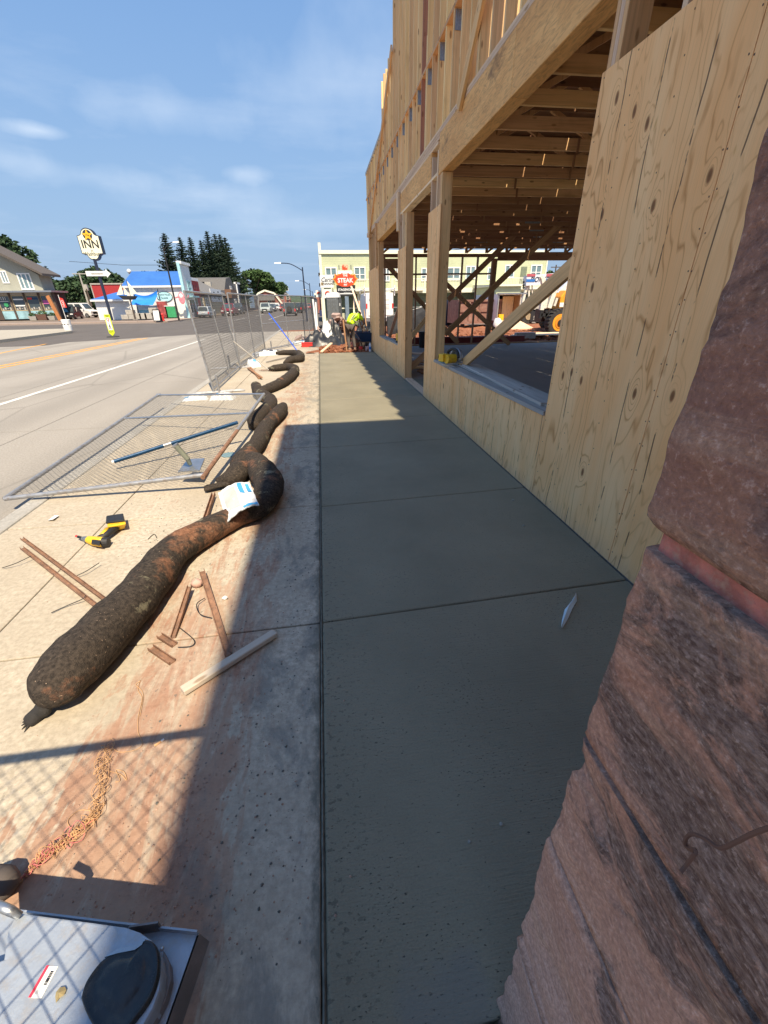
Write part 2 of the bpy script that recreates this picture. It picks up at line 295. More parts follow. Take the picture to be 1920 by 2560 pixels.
MT['galvm'] = plain('galvanised wire', (.13, .13, .13), .6, .2, .1, 12, 0)
MT['tube'] = plain('grey fence tube', (.36, .37, .385), .45, .55, .15, 9, .1, 50, dirt=(.26, .22, .19))
MT['rust'] = plain('rusty steel', (.27, .15, .095), .8, .2, .4, 14, .6, 80, dirt=(.13, .09, .07))
MT['plate'] = plain('nail plate steel', (.26, .28, .30), .5, .7, .2, 40, .5, 160)
MT['sheet'] = plain('brushed sheet metal', (.37, .415, .47), .42, .35, .10, 14, .25, 150, dirt=(.38, .37, .36))
MT['sheetdark'] = plain('dull steel flange', (.23, .21, .205), .55, .5, .25, 10, .3, 90)
MT['blackg'] = plain('black glossy plastic', (.016, .018, .020), .24, 0, .5, 18, .06, 90, dirt=(.05, .05, .042))
MT['black'] = plain('black', (.018, .018, .019), .6, 0, .3)
MT['rubber'] = plain('tyre rubber', (.035, .034, .033), .85, 0, .3, 9, .4)
MT['white'] = plain('white paint', (.78, .78, .76), .55, 0, .05)
MT['cream'] = plain('cream trim paint', (.80, .78, .62), .6, 0, .05)
MT['signcream'] = plain('cream sign face', (.84, .82, .62), .45, 0, .03)
MT['red'] = plain('red paint', (.60, .035, .03), .5, 0, .1)
MT['orange'] = plain('orange paint', (.85, .30, .02), .45, 0, .12)
MT['signred'] = plain('sign red', (.72, .07, .02), .4, 0, .12)
MT['star'] = plain('star gold', (.90, .48, .03), .5, 0, .05)
MT['navy'] = plain('navy paint', (.018, .026, .055), .5, 0, .1)
MT['blue'] = plain('blue paint', (.03, .16, .48), .45, 0, .1)
MT['bluepole'] = plain('dark blue anodised pole', (.004, .045, .115), .35, .3, .15)
MT['poleblue2'] = plain('bright blue fibreglass pole', (.03, .11, .60), .4, 0, .1)
MT['yellow'] = plain('tool yellow', (.85, .50, .02), .45, 0, .1, 12, .1, dirt=(.45, .28, .05))
MT['hivis'] = plain('hi-vis yellow', (.55, .95, .02), .7, 0, .1)
MT['pedyel'] = plain('fluorescent sign yellow', (.72, .85, .02), .5, 0, .05)
MT['pants'] = plain('grey trousers', (.10, .085, .078), .9, 0, .2)
MT['skin'] = plain('skin', (.30, .16, .10), .55, 0, .1)
MT['hair'] = plain('dark hair', (.02, .015, .012), .8)
MT['shoe'] = plain('dusty boots', (.30, .20, .14), .8)
MT['green'] = plain('green paint', (.04, .30, .12), .5)
MT['glass'] = plain('window glass', (.045, .062, .070), .08, 0, .35, .7, 0, spec=.8)
MT['glasslite'] = plain('window glass with painted reflection', (.16, .24, .27), .08, 0, .3, .7, 0, spec=.8)  # reflection put into the paler base colour
MT['bag'] = plain('white cement bag', (.74, .75, .74), .6, 0, .08, 10, .5, 24, dirt=(.48, .46, .42))
MT['bagblue'] = plain('bag blue print', (.06, .32, .62), .6, 0, .1)
MT['plastic'] = plain('grey portable toilet plastic', (.13, .14, .145), .55)
MT['twine'] = plain('orange mason line', (.60, .36, .18), .8, 0, .2)
MT['twinepink'] = plain('pink mason line', (.72, .22, .22), .8, 0, .15)
MT['pebble'] = plain('cement crumbs', (.13, .13, .115), .9, 0, .4, 9, .5, 40)
MT['pebbler'] = plain('red pebbles', (.38, .25, .19), .9, 0, .35, 9, .5, 40)
MT['rubble'] = plain('concrete rubble', (.36, .26, .22), .9, 0, .4, 2.5, .6, 14)
MT['tarp'] = plain('black plastic sheeting', (.025, .027, .03), .4, 0, .3, 4, .5, 8)
MT['tarpblue'] = plain('blue sail tarp', (.02, .22, .72), .6, 0, .15, 2)
MT['blueroof'] = plain('blue metal roof', (.045, .155, .46), .45, .1, .12, .6, .1)
MT['redroof'] = plain('red siding', (.38, .03, .035), .7, 0, .12)
MT['redwall'] = plain('red building paint', (.42, .035, .03), .7, 0, .12)
MT['greyroof'] = plain('grey shingle roof', (.16, .155, .15), .9, 0, .2)
MT['tansid'] = plain('tan plank wall', (.43, .36, .22), .85, 0, .1)
MT['brownaw'] = plain('brown awning', (.17, .09, .055), .8)
MT['brick'] = plain('red brick', (.30, .11, .08), .9, 0, .2)
MT['lightblue'] = plain('light blue paint', (.36, .62, .68), .6)
MT['aqua'] = plain('aqua mural', (.30, .50, .56), .6, 0, .35, 1.1)
MT['brt'] = plain('bright blue panel', (.05, .35, .62), .6)
MT['darkwood'] = plain('dark brown post', (.085, .062, .050), .8)
MT['conblock'] = plain('concrete block', (.40, .38, .34), .9)
MT['leafd'] = plain('dark conifer needles', (.042, .070, .038), .9, 0, .5, .8, 0)
MT['leafg'] = plain('green leaves', (.055, .105, .030), .9, 0, .5, .6, 0)
MT['leafm'] = plain('mid green leaves', (.036, .072, .028), .9, 0, .5, .6, 0)
MT['bark'] = plain('bark', (.09, .07, .055), .95, 0, .3)
MT['lineW'] = plain('white road paint', (.66, .65, .60), .8, 0, .12, 3, .2, dirt=(.42, .40, .36))
MT['lineY'] = plain('yellow road paint', (.78, .36, .03), .8, 0, .15, 3, .2, dirt=(.42, .30, .14))
MT['dumpm'] = plain('rusty brown dumpster', (.24, .12, .09), .8, 0, .25, 2, .4, dirt=(.34, .22, .17))
MT['machinem'] = plain('machine orange', (.80, .33, .02), .45, 0, .1)
MT['boomc'] = plain('pale cream boom', (.72, .70, .60), .5, 0, .1, 3, .1, dirt=(.5, .45, .36))
MT['mulch'] = plain('planter wood', (.14, .075, .055), .9)
def siding(name, c, pitch=.13, axis=2, depth=.5):
    n = NT(name); v = n.obj(); x = n.sep(v); p = n.ma('FRACT', n.ma('MULTIPLY', x[axis], 1 / pitch))
    col = n.mix(n.rng(n.noise(v, .9, 4), .3, .7), mul(c, .92), mul(c, 1.06)); n.bump(p, depth, .02)
    return n.done(col, .7, 0, .3)
MT['greensid'] = siding('green clapboard', (.52, .56, .37), .2)
MT['greendark'] = plain('dark green door', (.17, .20, .14), .6)
MT['greensh'] = plain('green plinth', (.50, .50, .36), .8)
MT['whitesid'] = siding('white clapboard', (.74, .74, .72), .22)
MT['greysid'] = siding('grey board siding', (.36, .36, .30), .3, 0)
# ------------------------------------------------------------------ mesh helpers
class MB:
    def __init__(s): s.v = []; s.f = []
    def add(s, vs, fs): o = len(s.v); s.v += [tuple(v) for v in vs]; s.f += [tuple(i + o for i in f) for f in fs]; return s
    def box(s, a, b):
        x0, x1 = sorted((a[0], b[0])); y0, y1 = sorted((a[1], b[1])); z0, z1 = sorted((a[2], b[2]))
        return s.add([(x0, y0, z0), (x1, y0, z0), (x1, y1, z0), (x0, y1, z0), (x0, y0, z1), (x1, y0, z1), (x1, y1, z1), (x0, y1, z1)],
                     [(3, 2, 1, 0), (4, 5, 6, 7), (0, 1, 5, 4), (1, 2, 6, 5), (2, 3, 7, 6), (3, 0, 4, 7)])
    def hexa(s, low, up): # two quads, both counter-clockwise seen from above
        return s.add(list(low) + list(up), [(3, 2, 1, 0), (4, 5, 6, 7), (0, 1, 5, 4), (1, 2, 6, 5), (2, 3, 7, 6), (3, 0, 4, 7)])
    def bar(s, p0, p1, w, h, up=(0, 0, 1)):
        p0, p1 = Vector(p0), Vector(p1); d = (p1 - p0).normalized(); u = Vector(up)
        if abs(d.dot(u)) > .98: u = Vector((1, 0, 0)) if abs(d.x) < .9 else Vector((0, 1, 0))
        sd = d.cross(u).normalized() * (w / 2); uu = sd.cross(d).normalized() * (h / 2)
        q = [p0 - sd - uu, p0 + sd - uu, p0 + sd + uu, p0 - sd + uu, p1 - sd - uu, p1 + sd - uu, p1 + sd + uu, p1 - sd + uu]
        return s.add(q, [(0, 1, 2, 3), (7, 6, 5, 4), (0, 4, 5, 1), (1, 5, 6, 2), (2, 6, 7, 3), (3, 7, 4, 0)])
    def tube(s, pts, r, n=8, cap=True, flat=1.):
        pts = [Vector(p) for p in pts]; rr = r if isinstance(r, (list, tuple)) else [r] * len(pts); o = len(s.v); prev = None
        for i, p in enumerate(pts):
            d = (pts[min(i + 1, len(pts) - 1)] - pts[max(i - 1, 0)]).normalized()
            if prev is None: u = Vector((0, 0, 1)) if abs(d.z) < .9 else Vector((1, 0, 0))
            else: u = prev
            u = (u - d * u.dot(d)).normalized(); prev = u; sd = d.cross(u)
            for k in range(n):
                a = 2 * math.pi * k / n; s.v.append(tuple(p + u * math.cos(a) * rr[i] * flat + sd * math.sin(a) * rr[i]))
        for i in range(len(pts) - 1):
            for k in range(n): s.f.append((o + i * n + k, o + i * n + (k + 1) % n, o + (i + 1) * n + (k + 1) % n, o + (i + 1) * n + k))
        if cap: s.f.append(tuple(o + k for k in range(n))[::-1]); s.f.append(tuple(o + (len(pts) - 1) * n + k for k in range(n)))
        return s
    def prism(s, poly, d, loc=(0, 0, 0), ax='y'):  # poly in xz (ax y), yz (ax x) or xy (ax z); d = (from, to) along the axis
        n = len(poly)
        def P(a, b, t):
            return {'y': (a, t, b), 'x': (t, a, b), 'z': (a, b, t)}[ax]
        l = Vector(loc)
        vs = [Vector(P(a, b, d[0])) + l for a, b in poly] + [Vector(P(a, b, d[1])) + l for a, b in poly]
        return s.add(vs, [tuple(range(n)), tuple(range(n, 2 * n))[::-1]] + [(i, i + n, (i + 1) % n + n, (i + 1) % n) for i in range(n)])
    def disc(s, c, r, axis=(0, 1, 0), t=.02, n=20):
        c = Vector(c); a = Vector(axis).normalized(); return s.tube([c - a * t / 2, c + a * t / 2], r, n)
    def ball(s, c, r, n=8, m=6, jit=0):
        o = len(s.v); r = r if isinstance(r, (tuple, list)) else (r, r, r); c = Vector(c)
        rings = []
        for j in range(m + 1):
            th = math.pi * j / m
            for k in range(n):
                ph = 2 * math.pi * k / n; q = 1 + random.uniform(-jit, jit)
                s.v.append((c.x + r[0] * math.sin(th) * math.cos(ph) * q, c.y + r[1] * math.sin(th) * math.sin(ph) * q, c.z + r[2] * math.cos(th) * q))
        for j in range(m):
            for k in range(n): s.f.append((o + j * n + k, o + (j + 1) * n + k, o + (j + 1) * n + (k + 1) % n, o + j * n + (k + 1) % n))
        return s
    def build(s, name, mat, parent=None, smooth=False, bevel=0, world=True, seg=2):
        me = bpy.data.meshes.new(name)
        vs = [Vector(v) for v in s.v]
        if parent is not None:
            lp = wl(parent) if world else Vector((0, 0, 0)); base = Vector((0, 0, 0)); vs = [v - lp for v in vs]
        else:
            base = Vector(((min(v.x for v in vs) + max(v.x for v in vs)) / 2, (min(v.y for v in vs) + max(v.y for v in vs)) / 2, min(v.z for v in vs)))
            vs = [v - base for v in vs]
        me.from_pydata(vs, [], s.f)
        bm = bmesh.new(); bm.from_mesh(me)
        if smooth or bevel: bmesh.ops.remove_doubles(bm, verts=bm.verts, dist=1e-5)
        bmesh.ops.recalc_face_normals(bm, faces=bm.faces)
        if bevel: bmesh.ops.bevel(bm, geom=[e for e in bm.edges if len(e.link_faces) == 2 and e.calc_face_angle(0) > .5], offset=bevel, segments=seg, affect='EDGES', profile=.5)
        bm.to_mesh(me); bm.free()
        if smooth:
            for p in me.polygons: p.use_smooth = True
        me.materials.append(MT[mat] if isinstance(mat, str) else mat)
        o = bpy.data.objects.new(name, me); C.objects.link(o)
        if parent is not None: o.parent = parent
        else: o.location = base
        return o
def wl(o):
    l = Vector(o.location)
    while o.parent: o = o.parent; l += Vector(o.location)
    return l
def thing(name, label, cat, loc=(0, 0, 0), group=None):
    o = bpy.data.objects.new(name, None); C.objects.link(o); o.location = Vector(loc); o.empty_display_size = .2
    return tag(o, label, cat, group)
def tag(o, label, cat, group=None, kind=None):
    if label: o['label'] = label
    if cat: o['category'] = cat
    if group: o['group'] = group
    if kind: o['kind'] = kind
    return o
def struct(o, label=None):
    o['kind'] = 'structure'
    if label: o['label'] = label
    return o
LC = {}
def lumber(name, p0, p1, w_, d_, mat='lum', parent=None, side=(1, 0, 0), bev=.0025):
    """a board from p0 to p1, w_ along 'side', d_ across; long axis = local z so the grain runs along it"""
    p0, p1 = Vector(p0), Vector(p1); L = (p1 - p0).length; z = (p1 - p0).normalized(); x = Vector(side); x = (x - z * x.dot(z)).normalized(); y = z.cross(x)
    key = (round(w_, 3), round(d_, 3), round(L, 2), mat)
    if key not in LC:
        m = MB().box((-w_ / 2, -d_ / 2, -L / 2), (w_ / 2, d_ / 2, L / 2)); me = bpy.data.meshes.new(name); me.from_pydata(m.v, [], m.f)
        if bev:
            bm = bmesh.new(); bm.from_mesh(me); bmesh.ops.bevel(bm, geom=bm.edges[:], offset=bev, segments=1, affect='EDGES'); bm.to_mesh(me); bm.free()
        me.materials.append(MT[mat]); LC[key] = me
    o = bpy.data.objects.new(name, LC[key]); C.objects.link(o)
    M_ = Matrix((x, y, z)).transposed().to_4x4(); M_.translation = (p0 + p1) / 2 - (wl(parent) if parent else Vector((0, 0, 0)))
    if parent: o.parent = parent
    o.matrix_local = M_
    return o
def text(s, size, mat, loc, parent, rot=(math.pi / 2, 0, 0), ext=.004, name='lettering', sx=1., shear=0, bold=0, spacing=1.):
    cu = bpy.data.curves.new(name, 'FONT'); cu.body = s; cu.size = size; cu.align_x = 'CENTER'; cu.align_y = 'CENTER'; cu.extrude = ext; cu.offset = bold; cu.shear = shear; cu.space_character = spacing; cu.resolution_u = 3
    t = bpy.data.objects.new('t', cu); C.objects.link(t); dg = bpy.context.evaluated_depsgraph_get(); me = bpy.data.meshes.new_from_object(t.evaluated_get(dg)); me.name = name
    bpy.data.objects.remove(t); me.transform(Matrix.Diagonal((sx, 1, 1, 1)))
    me.materials.clear(); me.materials.append(MT[mat]); o = bpy.data.objects.new(name, me); C.objects.link(o)
    o.parent = parent; o.location = Vector(loc) - wl(parent); o.rotation_euler = rot
    return o
def copy_tree(o, parent=None):
    c = o.copy(); C.objects.link(c); c.parent = parent
    for ch in list(o.children): copy_tree(ch, c)
    return c
def smooth_path(pts, k=8):
    pts = [Vector(p) for p in pts]; out = []
    for i in range(len(pts) - 1):
        p0, p1, p2, p3 = pts[max(i - 1, 0)], pts[i], pts[i + 1], pts[min(i + 2, len(pts) - 1)]
        for j in range(k):
            t = j / k; out.append(.5 * ((2 * p1) + (p2 - p0) * t + (2 * p0 - 5 * p1 + 4 * p2 - p3) * t * t + (3 * p1 - p0 - 3 * p2 + p3) * t ** 3))
    return out + [pts[-1]]
# ================================================================== SETTING
def sheet(name, poly, z, mat, th=.05, parent=None):
    m = MB(); m.prism([(p[0], p[1]) for p in poly], (z - th, z), ax='z'); o = m.build(name, mat, parent)
    if parent is None: struct(o)
    return o
def rect(x0, y0, x1, y1): return [(x0, y0), (x1, y0), (x1, y1), (x0, y1)]
g = MB(); g.add([(-900, -200, -.20), (900, -200, -.20), (900, 1800, -.20), (-900, 1800, -.20)], [(0, 1, 2, 3)]); struct(g.build('ground', 'ground'))
# concrete road (kerb to the far side), its slabs separated by joints
rd = bpy.data.objects.new('road', None); C.objects.link(rd); rd.location = (-9, 12, -.12); struct(rd)
xs = [-2.838, -4.55, -6.9, -10.2, -13.6, -17.0]; 
def yend(x): return 31.8 + (x + 5.6) * .74 if x < -5.6 else 31.2
for i in range(5):
    y = -6.
    while True:
        y2 = y + 4.3; xa, xb = xs[i + 1] + .006, xs[i] - .006; ea, eb = yend(xa), yend(xb)
        if y > min(ea, eb): break
        p = [(xa, y + .006), (xb, y + .006), (xb, min(y2, eb)), (xa, min(y2, ea))] if y2 > min(ea, eb) else rect(xa, y + .006, xb, y2 - .006)
        MB().prism(p, (-.17, -.11), ax='z').build('slab', 'road', rd)
        y = y2
sheet('asphalt_street', [(-17, -8), (-2.9, -8), (-2.9, 29), (1.9, 31), (1.9, 260), (-17.2, 260)], -.135, 'asphalt')
sheet('side_street', [(-140, 30.5), (-16.9, 25.5), (-16.9, 52), (-60, 56), (-140, 58)], -.139, 'asphalt')
sheet('gravel_lot', [(-140, 57.5), (-60, 55.5), (-17.3, 51.6), (-17.3, 100), (-140, 130)], -.130, 'lot')
sheet('far_pavement', [(-21, 55.5), (-17.25, 54), (-17.25, 240), (-21, 240)], -.02, 'farwalk', .14)
sheet('street_corner_pavement', [(-60, 56.6), (-21, 55.4), (-21, 57.8), (-60, 59.5)], -.03, 'farwalk', .14)
i0 = [G(*p, 0) for p in [(-320, 858), (0, 826), (168, 822), (180, 828), (60, 843), (-120, 865), (-320, 890)]]
sheet('traffic_island', [(p.x, p.y) for p in i0][::-1], .02, 'islandm', .18)
sheet('parking_lot', [(1.95, 31), (60, 31), (60, 60), (1.95, 60)], -.10, 'lot')
# road markings, each a thin painted sheet lying on the slab
def stripe(name, pts, wd, mat, z=-.106, lab=None):
    m = MB()
    for a, b in zip(pts, pts[1:]): m.add([(a[0] - wd / 2, a[1], z), (a[0] + wd / 2, a[1], z), (b[0] + wd / 2, b[1], z), (b[0] - wd / 2, b[1], z)], [(0, 1, 2, 3)])
    o = m.build(name, mat); struct(o, lab); return o
stripe('edge_line', [(-6.42, -5), (-6.42, 25.5)], .13, 'lineW')
stripe('centre_line', [(-10.6, 4), (-10.55, 27.6)], .13, 'lineY'); stripe('centre_line', [(-10.22, 4), (-10.2, 27.8)], .13, 'lineY')
stripe('centre_line', [(-12.8, 16), (-14.2, 25)], .12, 'lineY')
stripe('edge_line', [(-10.3, 56), (-10.3, 66)], .14, 'lineW', -.13); stripe('edge_line', [(-10.3, 75), (-10.3, 86)], .14, 'lineW', -.13)
stripe('edge_line', [(-6.2, 56), (-6.2, 90)], .10, 'lineW', -.13)
# kerb in lengths
kb = bpy.data.objects.new('kerb', None); C.objects.link(kb); kb.location = (-2.75, 10, -.1); struct(kb)
for k in range(12):
    y = -4 + k * 3.0; MB().hexa([(-2.84, y + .004, -.3), (-2.66, y + .004, -.3), (-2.66, y + 2.996, -.3), (-2.84, y + 2.996, -.3)], [(-2.815, y + .004, .004), (-2.66, y + .004, .004), (-2.66, y + 2.996, .004), (-2.815, y + 2.996, .004)]).build('kerbstone', 'kerbm', kb, bevel=.015)
# old concrete walk: bed plus panels with open joints
sheet('bedding', rect(-2.7, -8, 1.95, 31), -.045, 'dirt', .12)
pv = bpy.data.objects.new('old_pavement', None); C.objects.link(pv); pv.location = (-1.4, 8, 0); struct(pv)
ys = [-7.5, -4.5, -1.35, .22, 1.755, 3.27, 4.95, 6.5, 8.1, 9.7, 11.3, 12.9, 14.5, 16.1, 17.7, 19.3, 20.9, 22.5, 24.1, 25.7, 27.3, 28.9]
def slab(x0, y0, x1, y1, sk=0.):
    g_ = .005; b_ = .007; z = random.uniform(-.0015, .0015)
    lo = [(x0 + g_, y0 + g_, -.09), (x1 - g_, y0 + g_ + sk, -.09), (x1 - g_, y1 - g_ + sk, -.09), (x0 + g_, y1 - g_, -.09)]
    up = [(a, b, z) for a, b, _ in lo]; return MB().hexa(lo, up)
for a, b in zip(ys, ys[1:]):
    slab(-2.655, a, -1.90, b).build('slab', 'walk', pv, bevel=.006); slab(-1.90, a, -.128, b, .03).build('slab', 'walk', pv, bevel=.006)
# cement-crusted form joint between the old and the new walk
fj = MB()
N_ = 240; prev = None
for k in range(N_ + 1):
    y = .1 + 15.5 * (k / N_) ** 1.6; a = -.131 + .003 * noise.noise((y * 9, 0, 0)); b = -.118 + .001 * noise.noise((y * 13, 4, 0)); z = -.004 + .006 * noise.noise((y * 21, 9, 2))
    vs = [(a, y, z - .004), ((a + b) / 2, y, z + .003), (b, y, z - .009)]
    o_ = len(fj.v); fj.v += vs
    if k: fj.f += [(o_ - 3, o_ - 2, o_ + 1, o_), (o_ - 2, o_ - 1, o_ + 2, o_ + 1)]
o = fj.build('form_joint', plain('joint grime', (.17, .165, .135), .95, 0, .4, 30, .8, 90)); struct(o)
# fresh walk: panels with tooled joints
nw = bpy.data.objects.new('new_pavement', None); C.objects.link(nw); nw.location = (.85, 7.5, 0); struct(nw)
yl = [-6, -3.1, -1.3, .26, 1.79, 3.27, 4.93, 6.17, 7.76, 9.43, 11.1, 12.8, 14.3, 15.62]
for a, b in zip(yl, yl[1:]):
    g_ = .004; x0, x1 = -.118, 1.815; s0 = .09
    lo = [(x0, a + g_, -.1), (x1, a + g_ + s0, -.1), (x1, b - g_ + s0, -.1), (x0, b - g_, -.1)]; up = [(p, q, 0) for p, q, _ in lo]
    MB().hexa(lo, up).build('slab', 'wet', nw, bevel=.011, seg=3, smooth=False)
MB().box((-.12, -6, -.12), (1.83, 15.7, -.03)).build('joint_floor', 'wet', nw)
# building slab and threshold, dirt beyond
sheet('building_floor', rect(1.832, .4, 24, 17.42), -.001, 'slabm', .2)
sheet('concrete_apron', rect(2.0, 7.75, 2.6, 9.6), .006, 'walk', .004)
def rough(name, x0, y0, x1, y1, nx, ny, fn, mat, kind='structure'):
    m = MB()
    for j in range(ny + 1):
        for i in range(nx + 1):
            x = x0 + (x1 - x0) * i / nx; y = y0 + (y1 - y0) * j / ny; m.v.append((x, y, fn(x, y)))
    for j in range(ny):
        for i in range(nx): q = j * (nx + 1) + i; m.f.append((q, q + 1, q + nx + 2, q + nx + 1))
    o = m.build(name, mat, smooth=True); o['kind'] = kind; return o
def nz(x, y, s, seed=0): return noise.fractal((x * s, y * s, seed), 1, 2, 4)
rough('red_dirt', 1.7, 17.44, 26, 33, 120, 80, lambda x, y: -.06 + .10 * nz(x, y, .9) + .05 * nz(x, y, 3) + .10 * max(0, min(1, (y - 19) / 5)) * (1 if y < 30 else max(0, (33 - y) / 3)), 'dirt')
rough('red_dirt', -.6, 15.63, 1.72, 32, 40, 120, lambda x, y: -.02 + .05 * nz(x, y, 1.3, 5) + .03 * nz(x, y, 5, 2), 'dirt')
rough('weedy_verge', 1.6, 27.5, 6, 44, 30, 40, lambda x, y: -.02 + .1 * nz(x, y, .8, 3), 'grass')
# hills far down the street
h = MB()
for row, (Y, zt, am) in enumerate([(330, 3, 1.5), (520, 8, 3), (760, 14, 4)]):
    o_ = len(h.v)
    for k in range(121):
        x = -500 + k * 9; zz = zt * (1 + .25 * math.sin(k * .07 + row)) + am * noise.noise((k * .35, row * 5, 0)); h.v += [(x, Y, -1), (x, Y, zz * .55), (x, Y + 40, zz), (x, Y + 90, -1)]
    for k in range(120):
        for q in range(3): h.f.append((o_ + k * 4 + q, o_ + (k + 1) * 4 + q, o_ + (k + 1) * 4 + q + 1, o_ + k * 4 + q + 1))
struct(h.build('wooded_hills', 'hill', smooth=True))
# ================================================================== STONE BUILDING beside the camera
sb = thing('stone_building', 'rock faced red brown sandstone building at the right edge beside the fresh walk', 'building', (3, -2.5, 0))
def stone_block(name, x0, y0, z0, x1, y1, z1, seed, amp=.035, div=.016, off=0.):
    """face on x=x0 (towards the street) and on y=y1 (towards the plywood), pillowed and broken like split rock"""
    def grid(P, nu, nv, nrm):
        vs = []; fs = []
        for j in range(nv + 1):
            for i in range(nu + 1):
                u, v = i / nu, j / nv; p = Vector(P(u, v)); vs.append(p)
        for j in range(nv):
            for i in range(nu): q = j * (nu + 1) + i; fs.append((q, q + 1, q + nu + 2, q + nu + 1))
        return vs, fs
    m = MB(); hz_ = z1 - z0
    def disp(p):
        ez = min(p.z - z0, z1 - p.z); e2 = 1 - (1 - min(1, max(0, ez) / .014)) ** 2
        ey = 1.
        if y0 > -6.9: ey = 1 - (1 - min(1, max(0, p.y - y0) / .02)) ** 2
        cor = min(1, math.hypot(max(0, .03 - (y1 - p.y)), max(0, .03 - (p.x - x0))) / .03)
        q = Vector((p.x * 4.2, p.y * 4.2, p.z * 7.5)) + Vector((seed, seed * .3, 0)); warp = noise.noise_vector(q * .8) * .45
        ds_, ps_ = noise.voronoi(q + warp); c0 = ps_[0]; tilt = noise.cell_vector(c0 * 7.3) ; fac = (q - c0).dot(tilt) * .55 + (noise.cell(c0 * 3.1) - .5) * .9      # split-rock facets
        q2 = Vector((p.x * 15, p.y * 15, p.z * 26)) + Vector((seed, 1, 2)); d2_, p2_ = noise.voronoi(q2 + noise.noise_vector(q2) * .4); f2_ = (q2 - p2_[0]).dot(noise.cell_vector(p2_[0] * 5.7)) * .5 + (noise.cell(p2_[0] * 2.3) - .5) * .6
        st_ = (p.z * 11 + 1.3 * noise.noise(Vector((p.x * 2 + seed, p.y * 2.2, 0)))) % 1.0; led = (1 - st_) if st_ > .12 else st_ / .12 * .88                                # bedding ledges
        n1_ = noise.fractal(Vector((p.x * 5, p.y * 5, p.z * 8)) + Vector((0, seed, 0)), 1, 2, 3)
        n2_ = noise.fractal(Vector((p.x, p.y, p.z)) * 42 + Vector((seed, 3, 1)), 1, 2, 3)
        return (e2 * ey * (off + .35 * amp + amp * .20 * fac + amp * .15 * led * min(1, max(0, .5 + 1.8 * noise.noise(Vector((p.x * 3, p.y * 3, p.z * 2.2 + seed)))))) + e2 * ey * amp * .45 * n1_) + (e2 * .0016 * f2_ + .0014 * n2_) * (1 if ez > .0001 else 0) , cor
    L = y1 - y0; nu = max(4, int(min(L, 1.6) / div)); nv = max(4, int(hz_ / div)); D = min(x1 - x0, .5); nd = max(4, int(D / div))
    cols = []
    for i in range(nu + 1):   # column positions run back along the street face, dense near the corner
        t = i / nu; yy = y0 + (y1 - y0) * (1 - (1 - t) ** 1.0); cols.append((x0, yy, -1, 0))
    for i in range(1, nd + 1): cols.append((x0 + D * i / nd, y1, 0, 1))
    for (x, y, nx, ny) in cols:
        for j in range(nv + 1):
            z = z0 + hz_ * j / nv; p = Vector((x, y, z)); d_, c_ = disp(p)
            w_ = max(0, 1 - math.hypot(x - x0, y - y1) / .025)
            nn = Vector((nx, ny, 0)).lerp(Vector((-.7, .7, 0)), w_ * .9)
            m.v.append(tuple(p + nn * d_ - Vector((-.7, .7, 0)) * w_ * w_ * .004))
    for i in range(len(cols) - 1):
        for j in range(nv): a = i * (nv + 1) + j; m.f.append((a, a + 1, a + nv + 2, a + nv + 1))
    # top and bottom returns into the wall so that every block is solid at its joint
    o_ = len(m.v); n_c = len(cols)
    for i in range(n_c):
        x, y, nx, ny = cols[i]; xi, yi = (x + .10, y) if nx else (x, y - .10)
        if nx and y > y1 - .1: yi = y1 - .1
        if ny and x < x0 + .1: xi = x0 + .1
        m.v += [(xi, yi, z0), (xi, yi, z1)]
    for i in range(n_c - 1):
        a = i * (nv + 1); b = a + nv + 1; m.f.append((a, b, o_ + 2 * i + 2, o_ + 2 * i)); m.f.append((b + nv, a + nv, o_ + 2 * i + 1, o_ + 2 * i + 3))
    return m.build(name, 'stone', sb, smooth=True)
SX, SY = .312, .318
zs = [(-.05, .17, .045), (.18, .545, .04), (.55, 1.035, .03), (1.045, 1.355, .022), (1.385, 1.92, .026), (1.935, 2.5, .03)]
zs = [(-.06, .385, .026), (.39, .80, .023), (.805, 1.062, .018), (1.074, 1.372, .012), (1.398, 1.98, .013), (1.995, 2.5, .01)]
OF = (-.009, -.010, -.008, -.004, .006, 0)
for i, (a, b, am) in enumerate(zs):
    if i % 2: stone_block('stone_block', SX, -.62, a, 2.4, SY, b, 3 + i * 7.3, am, .0085, OF[i]); stone_block('stone_block', SX, -2.2, a, 2.4, -.64, b, 40 + i * 3, .03, .03)
    else: stone_block('stone_block', SX, -1.1, a, 2.4, SY, b, 5 + i * 9.1, am, .0085, OF[i]); stone_block('stone_block', SX, -2.6, a, 2.4, -1.12, b, 60 + i * 3, .03, .03)
MB().box((SX + .034, -6, -.1), (7, SY - .034, 1.2)).build('mortar', 'mortar', sb); MB().box((SX + .010, -6, 1.2), (7, SY - .010, 2.5)).build('mortar', 'mortar', sb)
MB().box((SX, -6.2, 2.5), (8, SY, 8.8)).build('upper_wall', 'stone', sb)
MB().box((SX - .02, -6.25, 8.8), (8.05, SY + .02, 9.0)).build('cornice', 'stone', sb, bevel=.02)
# old bent wire sticking out of a pointed hole in the stone
def onface(px, py, lift=.0): p = PX(px, py, SX - .03 - lift); return p
wr = MB().tube(smooth_path([onface(1702, 2180, .035), onface(1718, 2160, .03), onface(1740, 2128, .03), onface(1722, 2122, .02), onface(1712, 2105, .02), onface(1728, 2085, .02), onface(1765, 2098, .02), onface(1800, 2120, .02), onface(1840, 2105, .02), onface(1880, 2085, .02), onface(1935, 2065, .02)], 5), .0016, 6).build('bent_wire', 'mulch')
tag(wr, 'bent rusty wire sticking out of the stone wall at the right edge', 'wire')
